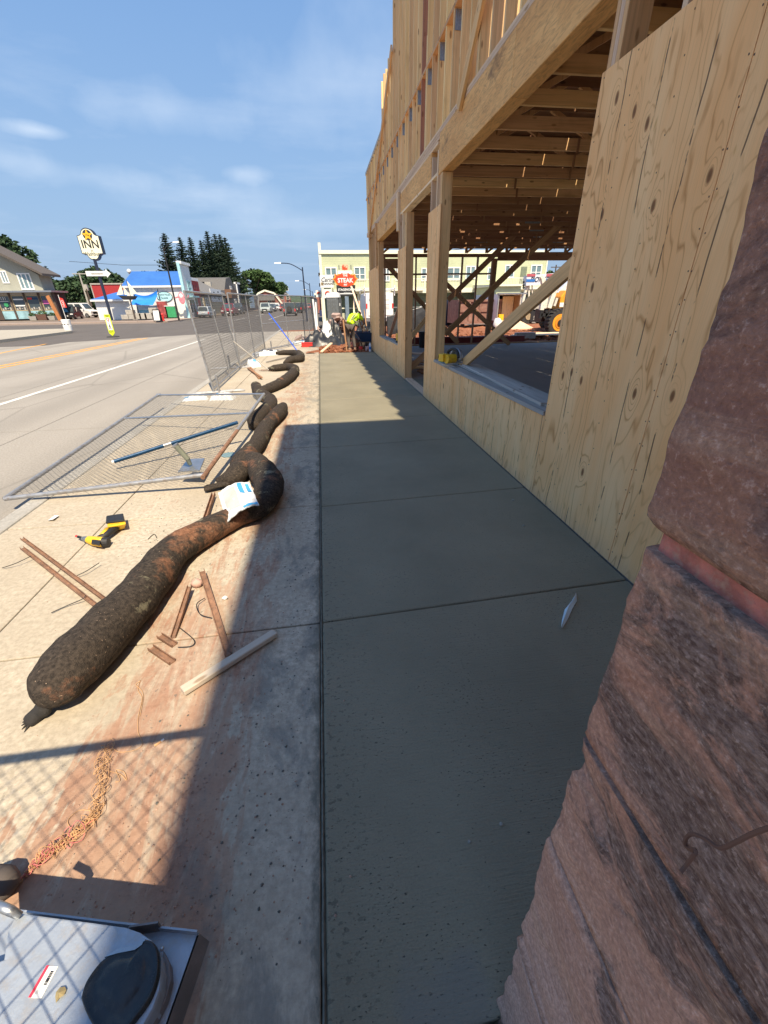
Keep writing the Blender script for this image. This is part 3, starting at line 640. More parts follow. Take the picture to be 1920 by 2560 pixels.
# ================================================================== TIMBER FRAME BUILDING
fb = thing('timber_frame_building', 'unfinished two storey timber frame building with plywood sheathing along the fresh walk', 'building', (8, 9, 0))
XF = 1.83; XI = 1.985
def ply(y0, y1, z0, z1, x=XF - .012, lab=None, top=None):
    m = MB(); m.hexa([(x, y0, z0), (x + .012, y0, z0), (x + .012, y1, z0), (x, y1, z0)], [(x, y0, z1), (x + .012, y0, z1), (x + .012, y1, top or z1), (x, y1, top or z1)])
    return m.build('plywood_panel', 'ply', fb)
# tall sheathed pier next to the stone
ply(2.085, 3.21, .006, 2.82); ply(.86, 2.08, .006, 2.82)
nl = MB(); rs = random.Random(8)      # nail heads along the studs behind the tall pier
for yy in (1.2, 1.6, 2.07, 2.10, 2.5, 2.88, 3.18):
    z_ = .08
    while z_ < 2.8: q = Vector((XF - .0125, yy + rs.uniform(-.008, .008), z_ + rs.uniform(-.02, .02))); nl.box(q - Vector((.0008, .0028, .0034)), q + Vector((.0006, .0028, .0034))); z_ += .15
nl.build('nail_heads', 'darkwood', fb)['kind'] = 'stuff'
# low sill wall 1
for a, b in ((3.215, 4.43), (4.435, 5.65), (5.655, 6.96)): ply(a, b, .006, .725 if a < 5 else .70)
ply(6.965, 7.70, .006, 2.83)
# pier beside the door opening, low wall 2, corner pier
ply(9.60, 10.55, .006, 2.60); ply(10.555, 12.2, .006, .645); ply(12.205, 13.93, .006, .62)
ply(13.935, 15.15, .006, 2.56); ply(15.155, 16.6, .006, 2.56)
def stud(y, z0, z1, x0=XF, x1=XI, w_=.038, mat='lum', name='stud'):
    return lumber(name, ((x0 + x1) / 2, y, z0), ((x0 + x1) / 2, y, z1), x1 - x0 - .004, w_, mat, fb)
# jambs: stacks of studs at each opening
def jamb(y, z0, z1, n, sgn, mats=('lum',)):
    for k in range(n): stud(y + sgn * (.020 + .040 * k), z0, z1, mat=mats[k % len(mats)], name='jack_stud')
jamb(3.20, .72, 3.195, 1, -1); jamb(3.16, .0, 3.66, 2, -1, ('lumpale', 'lum'))
jamb(6.985, .72, 3.195, 3, 1, ('lum', 'lum')); 
for y in (7.28, 7.62): stud(y, 0, 3.50, mat='lumpale', name='king_stud')
jamb(9.615, .0, 3.16, 3, 1); 
for y in (10.05, 10.36): stud(y, 0, 3.5, mat='lumpale', name='king_stud')
jamb(10.52, .60, 3.1, 1, -1)
jamb(13.95, .60, 3.15, 3, 1)
for y in (14.5, 14.9, 15.3, 15.7, 16.1, 16.5): stud(y, 0, 3.5)
for y in (1.0, 1.4, 1.8, 2.2, 2.6): stud(y, 0, 3.66, mat='lumpale')
for y0, y1 in ((3.25, 6.95), (10.6, 13.9)):
    y = y0 + .3
    while y < y1: stud(y, .04, .62); y += .406
# sill plates and wall bottom plate
lumber('sill_plate', (1.90, 3.22, .742), (1.90, 6.96, .722), .19, .038, 'lumgrey', fb)
lumber('sill_plate', (1.905, 10.56, .665), (1.905, 13.93, .635), .165, .038, 'lumgrey', fb)
lumber('bottom_plate', (1.905, 7.74, .02), (1.905, 9.6, .02), .14, .038, 'lumpale', fb)
# headers
def beam(y0, y1, z0, z1, mat='lvl', x0=XF - .004, x1=XI + .005):
    z = (z0 + z1) / 2; return lumber('header_beam', ((x0 + x1) / 2, y0, z), ((x0 + x1) / 2, y1, z), x1 - x0, z1 - z0, mat, fb, bev=.004)
beam(.45, 4.705, 3.20, 3.655); beam(4.71, 7.20, 3.20, 3.655)
beam(7.66, 10.28, 3.255, 3.565); beam(10.75, 14.35, 3.18, 3.60)
for (y0, y1, z, mt) in ((7.3, 10.3, 3.235, 'lumpale'), (7.3, 10.3, 3.585, 'lumpale'), (7.22, 17.0, 3.625, 'lumpale'), (7.22, 17.0, 3.665, 'lumpale'), (.45, 7.2, 3.678, 'lumpale'), (.45, 17.0, 3.706, 'lumpale')):
    lumber('plate', (1.905, y0, z), (1.905, y1, z), .150, .036, mt, fb)
lumber('block', (1.80, 10.42, 2.95), (1.80, 10.42, 3.62), .05, .12, 'lumpale', fb); lumber('block', (1.80, 14.2, 2.5), (1.80, 14.2, 3.62), .05, .12, 'lum', fb)
# upper wall: studs standing to uneven, uncut heights
y = .55; k = 0
rs = random.Random(3)
while y < 17.0:
    if y < 11.3: zt = 6.7 + .07 * (y - 1) + (.0 if k % 2 else .32) + rs.uniform(-.06, .06)
    elif y < 13.3: zt = 6.15 + rs.uniform(-.05, .05)
    else: zt = 5.30
    mt = 'lumred' if k == 23 else 'lumup'
    stud(y, 3.725, zt, mat=mt)
    if k % 7 == 1: stud(y + .04, 3.725, min(zt, 5.0) if zt > 5.4 else zt, mat='lumup')
    if 3 < y < 16.8 and k % 2 == 0:
        MB().box((1.845, y - .0225, 4.46), (1.965, y - .0195, 4.635)).build('nail_plate', 'plate', fb)
        MB().add([(1.845 + i * .0133, y - .0225 - (.004 if i % 2 else 0), z_) for z_ in (4.46, 4.635) for i in range(10)], [(i, i + 1, i + 11, i + 10) for i in range(9)]).build('nail_plate', 'plate', fb)
    y += .345; k += 1
lumber('ledger', (1.905, 3.2, 4.665), (1.905, 17.0, 4.665), .157, .040, 'lum', fb)
for a in range(34):
    yy = .95 + a * .406 - .203 + .0
    pass
lumber('top_plate', (1.905, 13.25, 5.33), (1.905, 17.0, 5.33), .145, .038, 'lumgrey', fb); lumber('top_plate', (1.905, 13.25, 5.37), (1.905, 17.0, 5.37), .145, .038, 'lumgrey', fb)
lumber('brace', (1.80, 16.1, 3.50), (1.80, 11.2, 6.05), .038, .14, 'lum', fb); lumber('brace', (1.803, 6.25, 3.62), (1.803, 4.2, 5.6), .038, .14, 'lum', fb)
# far return wall on the upper storey, seen from the corner
for x in [2.0 + i * .6 for i in range(12)]: lumber('stud', (x, 16.95, 3.74), (x, 16.95, 5.3), .038, .14, 'lum', fb)
# floor trusses spanning inwards, deck above with gaps between sheets
T0 = 2.0; T1 = 14.0; ZB, ZTp = 3.30, 3.66
lumber('rim_board', (2.0, 17.30, 3.62), (13.9, 17.30, 3.62), .03, .24, 'lumbrown', fb, side=(0, 1, 0))
y = .7; k = 0
while y < 17.0:
    tr = lumber('truss_chord', (T0, y, ZB), (T1, y, ZB), .120, .038, 'lumbrown' if y > 9 else 'lum', fb, side=(0, 0, 1)); tr['label'] = 'bottom chord of a floor truss'; del tr['label']  # far chords take the darker brown, interior shade put into the colour
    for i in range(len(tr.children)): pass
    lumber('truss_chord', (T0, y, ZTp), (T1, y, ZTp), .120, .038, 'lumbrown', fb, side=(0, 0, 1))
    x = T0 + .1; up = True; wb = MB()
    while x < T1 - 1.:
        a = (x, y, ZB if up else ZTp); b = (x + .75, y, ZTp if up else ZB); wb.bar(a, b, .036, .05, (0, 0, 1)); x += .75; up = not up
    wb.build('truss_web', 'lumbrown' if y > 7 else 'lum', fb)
    if k % 2 == 0:
        for xx in (5.2 + .35 * (k % 6), 9.1 - .3 * (k % 5)): MB().box((xx, y - .047, ZB - .02), (xx + .42, y - .045, ZB + .10)).build('nail_plate', 'plate', fb)
    for xx in (3.3, 4.7, 6.4, 8.0): MB().box((xx + .3 * (k % 3), y - .05, ZB - .09), (xx + .3 * (k % 3) + .035, y - .046, ZB + .05)).build('hanging_strip', 'lumbrown', fb)
    y += .61; k += 1
rr = random.Random(5); y = .4
while y < 17.3:
    x = 2.0 - (.0 if int(y * 2) % 2 else 1.2); far = y > 9.5
    while x < 14:
        xa, xb = max(2.0, x), min(14, x + 2.43); ya, yb = y, y + 1.215
        g1 = .004 if not far else .03; 
        # sheets butt loosely: slits of sky show between them at the far end
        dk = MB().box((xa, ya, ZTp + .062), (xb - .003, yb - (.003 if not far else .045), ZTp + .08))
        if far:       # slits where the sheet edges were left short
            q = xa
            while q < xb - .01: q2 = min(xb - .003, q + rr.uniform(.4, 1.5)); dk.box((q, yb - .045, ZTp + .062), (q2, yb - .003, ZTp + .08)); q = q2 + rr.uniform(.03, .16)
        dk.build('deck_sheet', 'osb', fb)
        x += 2.44
    y += 1.22
# interior braces from the floor to the framing above
def br(p, q, mat='lum', w_=.04, d_=.135): lumber('brace', p, q, w_, d_, mat, fb, side=(.3, -1, 0))
lumber('brace', PX(1160, 908, 2.03), PX(1480, 622, 2.03), .04, .13, 'lum', fb, side=(1, 0, 0))
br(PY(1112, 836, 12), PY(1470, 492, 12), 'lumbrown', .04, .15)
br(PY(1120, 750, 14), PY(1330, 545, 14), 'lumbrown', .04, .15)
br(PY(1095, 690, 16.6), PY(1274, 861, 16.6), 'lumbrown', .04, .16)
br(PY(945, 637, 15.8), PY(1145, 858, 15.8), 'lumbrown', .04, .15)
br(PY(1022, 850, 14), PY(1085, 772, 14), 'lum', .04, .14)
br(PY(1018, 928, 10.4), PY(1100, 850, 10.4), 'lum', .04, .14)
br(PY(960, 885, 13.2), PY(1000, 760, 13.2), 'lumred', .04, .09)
# dark framed far wall
YW = 17.36
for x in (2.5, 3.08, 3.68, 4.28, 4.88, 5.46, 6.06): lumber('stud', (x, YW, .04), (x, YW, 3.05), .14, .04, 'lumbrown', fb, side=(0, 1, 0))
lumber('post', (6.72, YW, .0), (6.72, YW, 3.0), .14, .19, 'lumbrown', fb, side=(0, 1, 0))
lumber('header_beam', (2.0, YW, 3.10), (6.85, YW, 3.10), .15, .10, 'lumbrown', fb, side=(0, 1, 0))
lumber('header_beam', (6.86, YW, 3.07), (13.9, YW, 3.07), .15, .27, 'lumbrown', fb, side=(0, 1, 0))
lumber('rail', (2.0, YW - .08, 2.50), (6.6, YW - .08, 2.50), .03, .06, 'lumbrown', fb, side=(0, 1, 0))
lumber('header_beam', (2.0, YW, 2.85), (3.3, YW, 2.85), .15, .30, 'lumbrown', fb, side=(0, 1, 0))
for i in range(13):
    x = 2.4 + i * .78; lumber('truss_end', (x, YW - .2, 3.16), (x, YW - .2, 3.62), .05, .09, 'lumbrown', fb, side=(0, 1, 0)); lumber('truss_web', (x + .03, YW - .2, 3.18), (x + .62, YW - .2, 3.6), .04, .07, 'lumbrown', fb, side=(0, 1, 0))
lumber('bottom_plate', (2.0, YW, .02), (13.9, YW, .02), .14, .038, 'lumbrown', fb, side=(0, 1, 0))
# loose stuff in and on the frame
t = lumber('board', (1.99, 3.4, .775), (2.10, 6.0, .765), .24, .03, 'lumgrey'); tag(t, 'weathered grey board lying loose on the window sill of the frame', 'board')
t = lumber('board', (1.93, 3.3, .768), (1.97, 6.1, .758), .05, .012, 'lumgrey'); tag(t, 'thin dark strip lying along the outer edge of the window sill', 'board')
for i, (p, q, mt, lab) in enumerate([
    ((2.3, 11.2, .05), (3.9, 10.4, .05), 'lumpale', 'pale offcut lowest of the boards on the floor behind the door opening'),
    ((2.2, 10.7, .10), (3.8, 11.0, .10), 'lum', 'yellow offcut lying across the others behind the door opening'),
    ((2.5, 12.2, .05), (3.6, 11.3, .12), 'lumbrown', 'brown offcut at the far end of the boards behind the door opening'),
    ((2.15, 12.9, .25), (3.3, 12.1, .22), 'lumpale', 'pale board propped highest behind the door opening'),
    ((2.4, 10.0, .05), (3.3, 9.5, .05), 'lumred', 'short reddish offcut nearest the door opening')]):
    o = lumber('board', p, q, .14, .038, mt, side=(0, 1, .1)); tag(o, lab, 'board', 'offcuts on the building floor')
m = MB(); rs = random.Random(9)
p0 = G(1050, 905, .03)
for i in range(26): a = Vector((2.3 + rs.uniform(0, .9), 9.2 + rs.uniform(0, 2.6), .02)); m.hexa([(a.x, a.y, a.z), (a.x + .2, a.y + .02, a.z), (a.x + .22, a.y + .13, a.z), (a.x + .02, a.y + .10, a.z)], [(a.x, a.y, a.z + .03), (a.x + .2, a.y + .02, a.z + .05), (a.x + .22, a.y + .13, a.z + .03), (a.x + .02, a.y + .10, a.z + .04)])
tag(m.build('wood_scraps', 'lumbrown'), 'small wood scraps strewn on the floor behind the door opening', 'scraps', kind='stuff')
o = MB().hexa([(3.55, 9.1, 0), (3.85, 9.0, 0), (3.9, 9.1, 0), (3.6, 9.22, 0)], [(3.55, 9.1, .09), (3.85, 9.0, .09), (3.9, 9.1, .09), (3.6, 9.22, .09)]).build('wood_block', 'lumpale', bevel=.004); tag(o, 'short pale wood block standing on the floor behind the near sill', 'block')
o = lumber('wood_block', (5.35, 6.75, .04), (5.8, 6.5, .04), .09, .06, 'lumgrey'); tag(o, 'small grey wood offcut on the slab beside the tall plywood pier', 'block')
b = G(1060, 880, 0); tb = thing('bucket', 'black bucket standing on the floor behind the door opening', 'bucket', (b.x + .35, b.y + 1.6, 0))
c = wl(tb); MB().tube([c, c + Vector((0, 0, .55))], [.17, .21], 14).build('body', 'black', tb); MB().tube([c + Vector((0, 0, .53)), c + Vector((0, 0, .56))], .22, 14).build('rim', 'rubber', tb)
# steel beams lying beyond the slab, box and board
for i, (x0, x1, yy, z, lab) in enumerate([(2.4, 8.0, 18.3, .0, 'dark red steel beam lying on the dirt behind the frame, the left one'), (5.5, 8.6, 17.9, .0, 'dark red steel beam lying on the dirt behind the frame, the right one')]):
    m = MB(); 
    for z0, z1, ww in ((0, .02, .1), (.02, .22, .012), (.22, .24, .1)): m.box((x0, yy - ww, z + z0), (x1, yy + ww, z + z1))
    tag(m.build('steel_beam', plain('oxide red steel', (.20, .03, .025), .6, .2)), lab, 'beam', 'steel beams on the dirt')
tag(MB().box((8.7, 18.9, .02), (9.6, 19.2, .28)).build('concrete_block', 'conblock', bevel=.01), 'pale concrete block on the red dirt in front of the plank', 'block')
tag(MB().hexa([(8.6, 19.4, .12), (12.5, 18.9, .12), (12.8, 20.2, .14), (9.6, 20.6, .14)], [(8.6, 19.4, .15), (12.5, 18.9, .15), (12.8, 20.2, .17), (9.6, 20.6, .17)]).build('plywood_sheet', 'lumpale'), 'sheet of pale plywood lying on the red dirt', 'board')
# circular saw and green tin on the sill
def circ_saw(loc, s, label, rot=0):
    t = thing('circular_saw', label, 'saw', loc); l = Vector(loc); M = lambda a, b, c: l + Vector((a * math.cos(rot) - b * math.sin(rot), a * math.sin(rot) + b * math.cos(rot), c)) * 1.0
    q = lambda a, b, c: M(a * s, b * s, c * s)
    MB().hexa([q(-.08, -.15, 0), q(.08, -.15, 0), q(.08, .15, 0), q(-.08, .15, 0)], [q(-.08, -.15, .008), q(.08, -.15, .008), q(.08, .15, .008), q(-.08, .15, .008)]).build('base_plate', 'galv', t)
    MB().tube([q(-.01, 0, .085), q(.12, 0, .085)], .055 * s, 14).build('motor', 'yellow', t, smooth=False)
    g_ = MB(); 
    pts = [q(-.035, .09 * math.cos(a), .095 + .09 * math.sin(a)) for a in [R(d) for d in range(-20, 201, 20)]]
    g_.tube(pts, .028 * s, 8); g_.build('blade_guard', 'galv', t, smooth=True)
    MB().disc(q(-.035, 0, .085), .088 * s, (math.cos(rot), math.sin(rot), 0), .008 * s, 22).build('blade', 'plate', t)
    MB().tube(smooth_path([q(.03, .13, .10), q(.03, .10, .18), q(.03, .0, .20), q(.03, -.09, .16), q(.03, -.08, .09)], 4), .018 * s, 8).build('handle', 'black', t, smooth=True)
    MB().hexa([q(.06, -.13, .05), q(.15, -.13, .05), q(.15, -.03, .05), q(.06, -.03, .05)], [q(.06, -.13, .14), q(.15, -.13, .14), q(.15, -.03, .14), q(.06, -.03, .14)]).build('battery', 'yellow', t, bevel=.006)
    MB().hexa([q(.06, -.134, .09), q(.152, -.134, .09), q(.152, -.132, .09), q(.06, -.132, .09)], [q(.06, -.134, .12), q(.152, -.134, .12), q(.152, -.132, .12), q(.06, -.132, .12)]).build('label_band', 'black', t)
    return t
sp_ = PX(1158, 937, 1.90); circ_saw((1.90, 6.15, .748), 1.15, 'yellow cordless circular saw standing on the near window sill', .35 + math.pi)
tg = thing('tin_can', 'small green tin standing on the sill beside the saw', 'tin', (1.87, 6.60, .745)); c = wl(tg); MB().tube([c, c + Vector((0, 0, .10))], .055, 16).build('body', 'green', tg); MB().tube([c + Vector((0, 0, .10)), c + Vector((0, 0, .108))], .05, 16).build('lid', 'galv', tg)
def nailer(loc, label):
    t = thing('nail_gun', label, 'tool', loc); l = Vector(loc)
    MB().box(l + Vector((-.05, -.06, 0)), l + Vector((.05, .06, .22))).build('body', 'yellow', t, bevel=.02); MB().box(l + Vector((-.055, -.065, -.002)), l + Vector((.055, .065, .05))).build('battery', 'black', t, bevel=.01)
    MB().box(l + Vector((-.04, -.05, .21)), l + Vector((.04, .08, .30))).build('head', 'black', t, bevel=.02); MB().tube([l + Vector((0, .0, .29)), l + Vector((0, -.02, .40))], .02, 8).build('nozzle', 'galv', t)
nailer((1.90, 10.95, .68), 'yellow and black nail gun standing on the far window sill')
# ================================================================== FOREGROUND LEFT
# ---- filter socks: (pixel centre, radius in metres)
def sock_mesh(name, label, path, mat='sock', parent=None, res=22, seed=0, cap=True, flat=.86):
    P = []; RR = []
    for (px, py, r) in path: q = G(px, py, r * flat * .85); P.append(Vector((q.x, q.y, r * flat * .97))); RR.append(r)
    sp = smooth_path(P, 14); rr_ = [];
    for i in range(len(RR) - 1):
        for j in range(14): t = j / 14; t = t * t * (3 - 2 * t); rr_.append(RR[i] * (1 - t) + RR[i + 1] * t)
    rr_.append(RR[-1])
    m = MB(); m.tube(sp, rr_, res, cap=True, flat=flat)
    for k, v in enumerate(m.v):
        q = Vector(v); c = sp[min(k // res, len(sp) - 1)]; d = (q - c); L = d.length
        if L > 1e-4:
            n_ = noise.fractal(q * 6 + Vector((seed, 0, 0)), 1, 2, 4) * .010 + .002 * noise.noise(q * 23); wr_ = .006 * math.sin((k // res) * .9 + 3 * noise.noise(q * 4)) * max(0, noise.noise(q * 2.2 + Vector((seed, 5, 5))))
            q = q + d.normalized() * (n_ + wr_) * min(1, L / .1)
        q.z = max(q.z, .004); m.v[k] = tuple(q)
    o = m.build(name, mat, parent, smooth=True)
    if parent is None and label: tag(o, label, 'filter sock', 'filter socks along the kerb strip')
    return o
s1 = thing('filter_sock', 'black filter sock nearest the camera with a knotted end, smeared with red clay', 'filter sock', G(260, 1600, 0), 'filter socks along the kerb strip')
sock_mesh('body', None, [(126, 1744, .070), (146, 1712, .128), (200, 1652, .146), (285, 1562, .144), (365, 1470, .136), (432, 1385, .126), (510, 1335, .116), (590, 1295, .108), (655, 1260, .128), (672, 1212, .140), (640, 1165, .132), (600, 1150, .10)], parent=s1, seed=1)
kn = MB(); e = G(112, 1768, .03); kp = [Vector(G(128, 1742, .05)), Vector(G(112, 1766, .045)), Vector(G(96, 1782, .03)), Vector(G(70, 1806, .012))]
kn.tube(smooth_path(kp, 4), [.03, .034, .036, .034, .036, .042, .040, .038, .034, .034, .034, .034, .03][:13], 12, flat=.75); kn.build('knot', 'sockblack', s1, smooth=True)
fr = MB()
for i in range(9): a = kp[3] + Vector((.02, .02, .015)); d = (kp[3] - kp[2]).normalized(); s_ = Vector((-d.y, d.x, 0)); fr.tube([a, a + d * (.035 + .012 * (i % 3)) + s_ * (i - 4) * .009 + Vector((0, 0, .004 * (i % 2) - .008))], [.009, .003], 5)
fr.build('frayed_end', 'sockblack', s1)
MB().tube([kp[0] + Vector((-.035, .02, .0)), kp[0] + Vector((0, 0, .035)), kp[0] + Vector((.035, -.02, 0))], .008, 6).build('tie', 'sockblack', s1, smooth=True)
s2 = sock_mesh('filter_sock', 'black filter sock with red clay lying between the nearest sock and the tall fence', [(545, 1208, .05), (590, 1190, .11), (612, 1150, .12), (640, 1115, .105), (668, 1065, .105), (700, 1030, .115), (708, 1016, .07)], seed=4)
s3 = sock_mesh('filter_sock', 'black sock crossed by the corner of the fallen fence panel', [(636, 1068, .07), (640, 1050, .115), (672, 1020, .115), (676, 1000, .11), (650, 985, .115), (640, 965, .10)], seed=6)
s4 = sock_mesh('filter_sock', 'long curved black sock in full sun beyond the fallen panel', [(650, 990, .06), (660, 978, .10), (695, 962, .115), (722, 945, .12), (738, 925, .115), (722, 918, .11), (690, 921, .10), (672, 923, .05)], seed=8)
s5 = sock_mesh('filter_sock', 'farthest black sock curled near the fence foot', [(712, 908, .06), (728, 900, .12), (750, 896, .13), (748, 885, .12), (722, 882, .10), (690, 884, .07)], seed=11)
fl = G(540, 1215, 0); fpt = [Vector(G(575, 1205, .06)), Vector(G(545, 1213, .05)), Vector(G(512, 1222, .03))]
o = MB().tube(smooth_path(fpt, 4), [.05, .06, .055, .05, .045, .05, .055, .06, .05], 12, flat=.45).build('flap', 'sock', None, smooth=True); tag(o, 'loose flap of torn black sock end by the dark corner of the old pavement', 'fabric scrap')
def crumple(name, label, cat, px, py, rx, ry, rz, mat, z=0., rot=0, seed=0, parent=None, group=None, bands=None):
    c = G(px, py, z); m = MB(); nx, ny = 16, 12
    cr_, sr_ = math.cos(rot), math.sin(rot); tp = []
    for j in range(ny + 1):
        for i in range(nx + 1):
            u, v = i / nx * 2 - 1, j / ny * 2 - 1
            hh = rz * (max(0, 1 - u ** 4) ** .5) * (max(0, 1 - v ** 4) ** .5) + (.25 * rz * noise.fractal((u * 2.5 + seed, v * 2.5, seed), 1, 2, 4) if abs(u) < 1 and abs(v) < 1 else 0)
            ex = 1 + .12 * noise.noise((u * 2 + seed, v * 2, 7)); a, b = u * rx * ex, v * ry * ex
            tp.append((c.x + a * cr_ - b * sr_, c.y + a * sr_ + b * cr_, z + .004 + max(0, hh)))
    n_ = len(tp); fs = []
    for j in range(ny):
        for i in range(nx): q = j * (nx + 1) + i; fs.append((q, q + 1, q + nx + 2, q + nx + 1))
    bt = [(x, y, z + .001) for x, y, _ in tp]; m.v = tp + bt; m.f = fs + [tuple(k + n_ for k in f[::-1]) for f in fs]
    o = m.build(name, mat, parent, smooth=True)
    if not parent: tag(o, label, cat, group)
    if bands:
        for (u0, u1, v0, v1, mt) in bands:
            mb = MB(); k = 6
            def sm(u, v):
                i = (u + 1) / 2 * nx; j = (v + 1) / 2 * ny; i0, j0 = min(int(i), nx - 1), min(int(j), ny - 1); fi, fj_ = i - i0, j - j0
                A = [Vector(tp[j0 * (nx + 1) + i0]), Vector(tp[j0 * (nx + 1) + i0 + 1]), Vector(tp[(j0 + 1) * (nx + 1) + i0]), Vector(tp[(j0 + 1) * (nx + 1) + i0 + 1])]
                return A[0].lerp(A[1], fi).lerp(A[2].lerp(A[3], fi), fj_) + Vector((0, 0, .006))
            for jj in range(k + 1):
                for ii in range(k + 1): mb.v.append(tuple(sm(u0 + (u1 - u0) * ii / k, v0 + (v1 - v0) * jj / k)))
            for jj in range(k):
                for ii in range(k): q = jj * (k + 1) + ii; mb.f.append((q, q + 1, q + k + 2, q + k + 1))
            mb.build('print', mt, o, smooth=True)
    return o
# torn cement bag draped over the near sock
def draped_bag():
    t = thing('cement_bag', 'empty white and blue cement bag draped over the bend of the near sock', 'bag', G(600, 1260, 0))
    cs = [G(545, 1232, .20), G(622, 1205, .27), G(648, 1262, .25), G(568, 1305, .14)]
    def S(u, v):
        p = cs[0].lerp(cs[1], u).lerp(cs[3].lerp(cs[2], u), v); p = Vector(p)
        p.z += .035 * math.sin(math.pi * min(max(u, 0), 1)) + .020 * noise.fractal((u * 3, v * 3, 1), 1, 2, 4); return p
    def patch(u0, u1, v0, v1, off, nm, mt, n=14):
        m = MB()
        for j in range(n + 1):
            for i in range(n + 1):
                jg = .018 * noise.noise((i * .7, j * .7, 3)) if (i in (0, n) or j in (0, n)) and nm == 'body' else 0
                p = S(u0 + (u1 - u0) * i / n + jg, v0 + (v1 - v0) * j / n + jg); p.z += off; m.v.append(tuple(p))
        for j in range(n):
            for i in range(n): q = j * (n + 1) + i; m.f.append((q, q + 1, q + n + 2, q + n + 1))
        k = len(m.v); 
        if nm == 'body': m.v += [(x, y, z - .006) for x, y, z in m.v[:k]]; m.f += [tuple(a + k for a in f[::-1]) for f in m.f[:]]
        return m.build(nm, mt, t, smooth=True)
    patch(0, 1, 0, 1, 0, 'body', 'bag')
    patch(.60, .74, .05, .50, .004, 'print', 'bagblue', 5); patch(.84, .95, .1, .5, .004, 'print', 'bagblue', 5); patch(.55, .98, .86, .97, .004, 'print', 'bagblue', 6)
    patch(.1, .5, .12, .8, .004, 'print', plain('pale grey print', (.50, .51, .46), .7), 5)
draped_bag()
GB = 'cement bags weighing down the fence feet'
crumple('cement_bag', 'flat blue and white cement bag left of the leaning post foot', 'bag', 490, 1000, .22, .10, .07, 'bag', 0, .1, 2, group=GB, bands=[(-.2, .9, .1, .9, 'bagblue'), (-.9, -.5, -.8, .2, 'bagblue')])
crumple('cement_bag', 'crumpled white cement bag right of the leaning post foot', 'bag', 558, 998, .22, .14, .10, 'bag', 0, -.1, 5, group=GB, bands=[(-.75, -.4, -.7, .7, 'bagblue')])
crumple('cement_bag', 'upright crumpled white bag beside the second fence post', 'bag', 636, 918, .16, .16, .20, 'bag', 0, .5, 7, group=GB, bands=[(-.3, .2, -.8, -.3, 'bagblue')])
crumple('cement_bag', 'white cement bag with dark print by the third fence post', 'bag', 676, 888, .30, .14, .16, 'bag', 0, .2, 9, group=GB, bands=[(-.4, .4, -.6, 0, 'navy')])
crumple('cement_bag', 'small grey white bag left of the bag with dark print', 'bag', 648, 890, .24, .14, .12, 'bag', 0, 0, 12, group=GB)
crumple('cement_bag', 'light blue and white bag at the gate corner of the fence', 'bag', 750, 860, .36, .16, .12, 'bag', 0, .3, 14, group=GB, bands=[(-.9, .9, -.2, .6, 'bagblue')])
# ---- fence panels
def chain(mb, O, U, V, L, Hh, cell=.055, r=.0016, seed=0, sides=3):
    O, U, V = Vector(O), Vector(U).normalized(), Vector(V).normalized(); n_ = U.cross(V).normalized(); k = -Hh
    def wire(a, b, off):
        q = []; 
        for P in (a, b):
            base = O + U * P[0] + V * P[1] + n_ * off; q.append(base)
        mb.tube(q, r, sides, cap=False)
    step = cell * 1.15; t = -Hh * .62
    while t < L:
        for sgn in (1, -1):
            # diagonal from (t,0) to (t+Hh*.62, Hh), clipped
            a0, a1 = t, t + Hh * .62; y0, y1 = 0., Hh
            if a0 < 0: y0 = -a0 / .62; a0 = 0
            if a1 > L: y1 = (L - t) / .62; a1 = L
            if y1 > y0 + .01:
                if sgn == 1: wire((a0, y0), (a1, y1), .002)
                else: wire((L - a0, y0), (L - a1, y1), -.002)
        t += step
def panel(label, p0, p1, hgt=1.83, mids=(.5,), rail=None, up=None, group='wire mesh fence panels', cell=.055, r=.0021, base=None):
    p0, p1 = Vector(p0), Vector(p1); up = Vector(up or (0, 0, 1)).normalized(); U = (p1 - p0); L = U.length; U.normalize()
    t = thing('mesh_fence', label, 'fence panel', p0, group)
    def tb(nm, a, b, rr=.021): MB().tube([a, b], rr, 10).build(nm, 'tube', t, smooth=False)
    tb('post', p0 - up * .02, p0 + up * hgt); tb('post', p1 - up * .02, p1 + up * hgt); tb('rail', p0 + up * hgt, p1 + up * hgt, .020); tb('rail', p0 + up * .08, p1 + up * .08, .018)
    for f in mids: q = p0.lerp(p1, f); tb('upright', q + up * .08, q + up * hgt, .015)
    if rail: tb('rail', p0 + up * rail, p1 + up * rail, .014)
    m = MB(); chain(m, p0 + up * .08, U, up, L, hgt - .08, cell, r); m.build('wire_mesh', 'galvm', t)['kind'] = 'stuff'
    return t
def foot(p, ang, label):
    t = thing('fence_stand', label, 'fence foot', p, 'flat steel feet under the fence'); d = Vector((math.cos(ang), math.sin(ang), 0)); s = Vector((-d.y, d.x, 0)); P = Vector(p)
    MB().tube([P - d * .5 + Vector((0, 0, .02)), P + d * .5 + Vector((0, 0, .02))], .018, 8).build('tube', 'tube', t); MB().tube([P - d * .45 + s * .12 + Vector((0, 0, .018)), P + d * .45 + s * .12 + Vector((0, 0, .018))], .016, 8).build('tube', 'tube', t)
    MB().tube([P + Vector((0, 0, .0)), P + Vector((0, 0, .35))], .024, 8).build('socket', 'tube', t)
f0 = G(536, 983); f1 = G(602, 922); f2 = G(664, 880); f3 = G(764, 859); f4 = G(787, 850); f5 = G(796, 829); f6 = G(797, 808)
panel('standing chain link panel leaning out over the kerb, nearest of the row', f0, f1, 1.83, (.55,), up=(-.10, .02, 1))
panel('second standing chain link panel of the row, straight along the kerb', f1, f2, 1.85, (.52,), up=(-.015, 0, 1))
panel('third chain link panel with a mid rail, set across the old pavement', f2, f3, 1.87, (.55,), rail=.95)
panel('short chain link panel beyond the one with the mid rail', f3, f4, 1.86, (.5,))
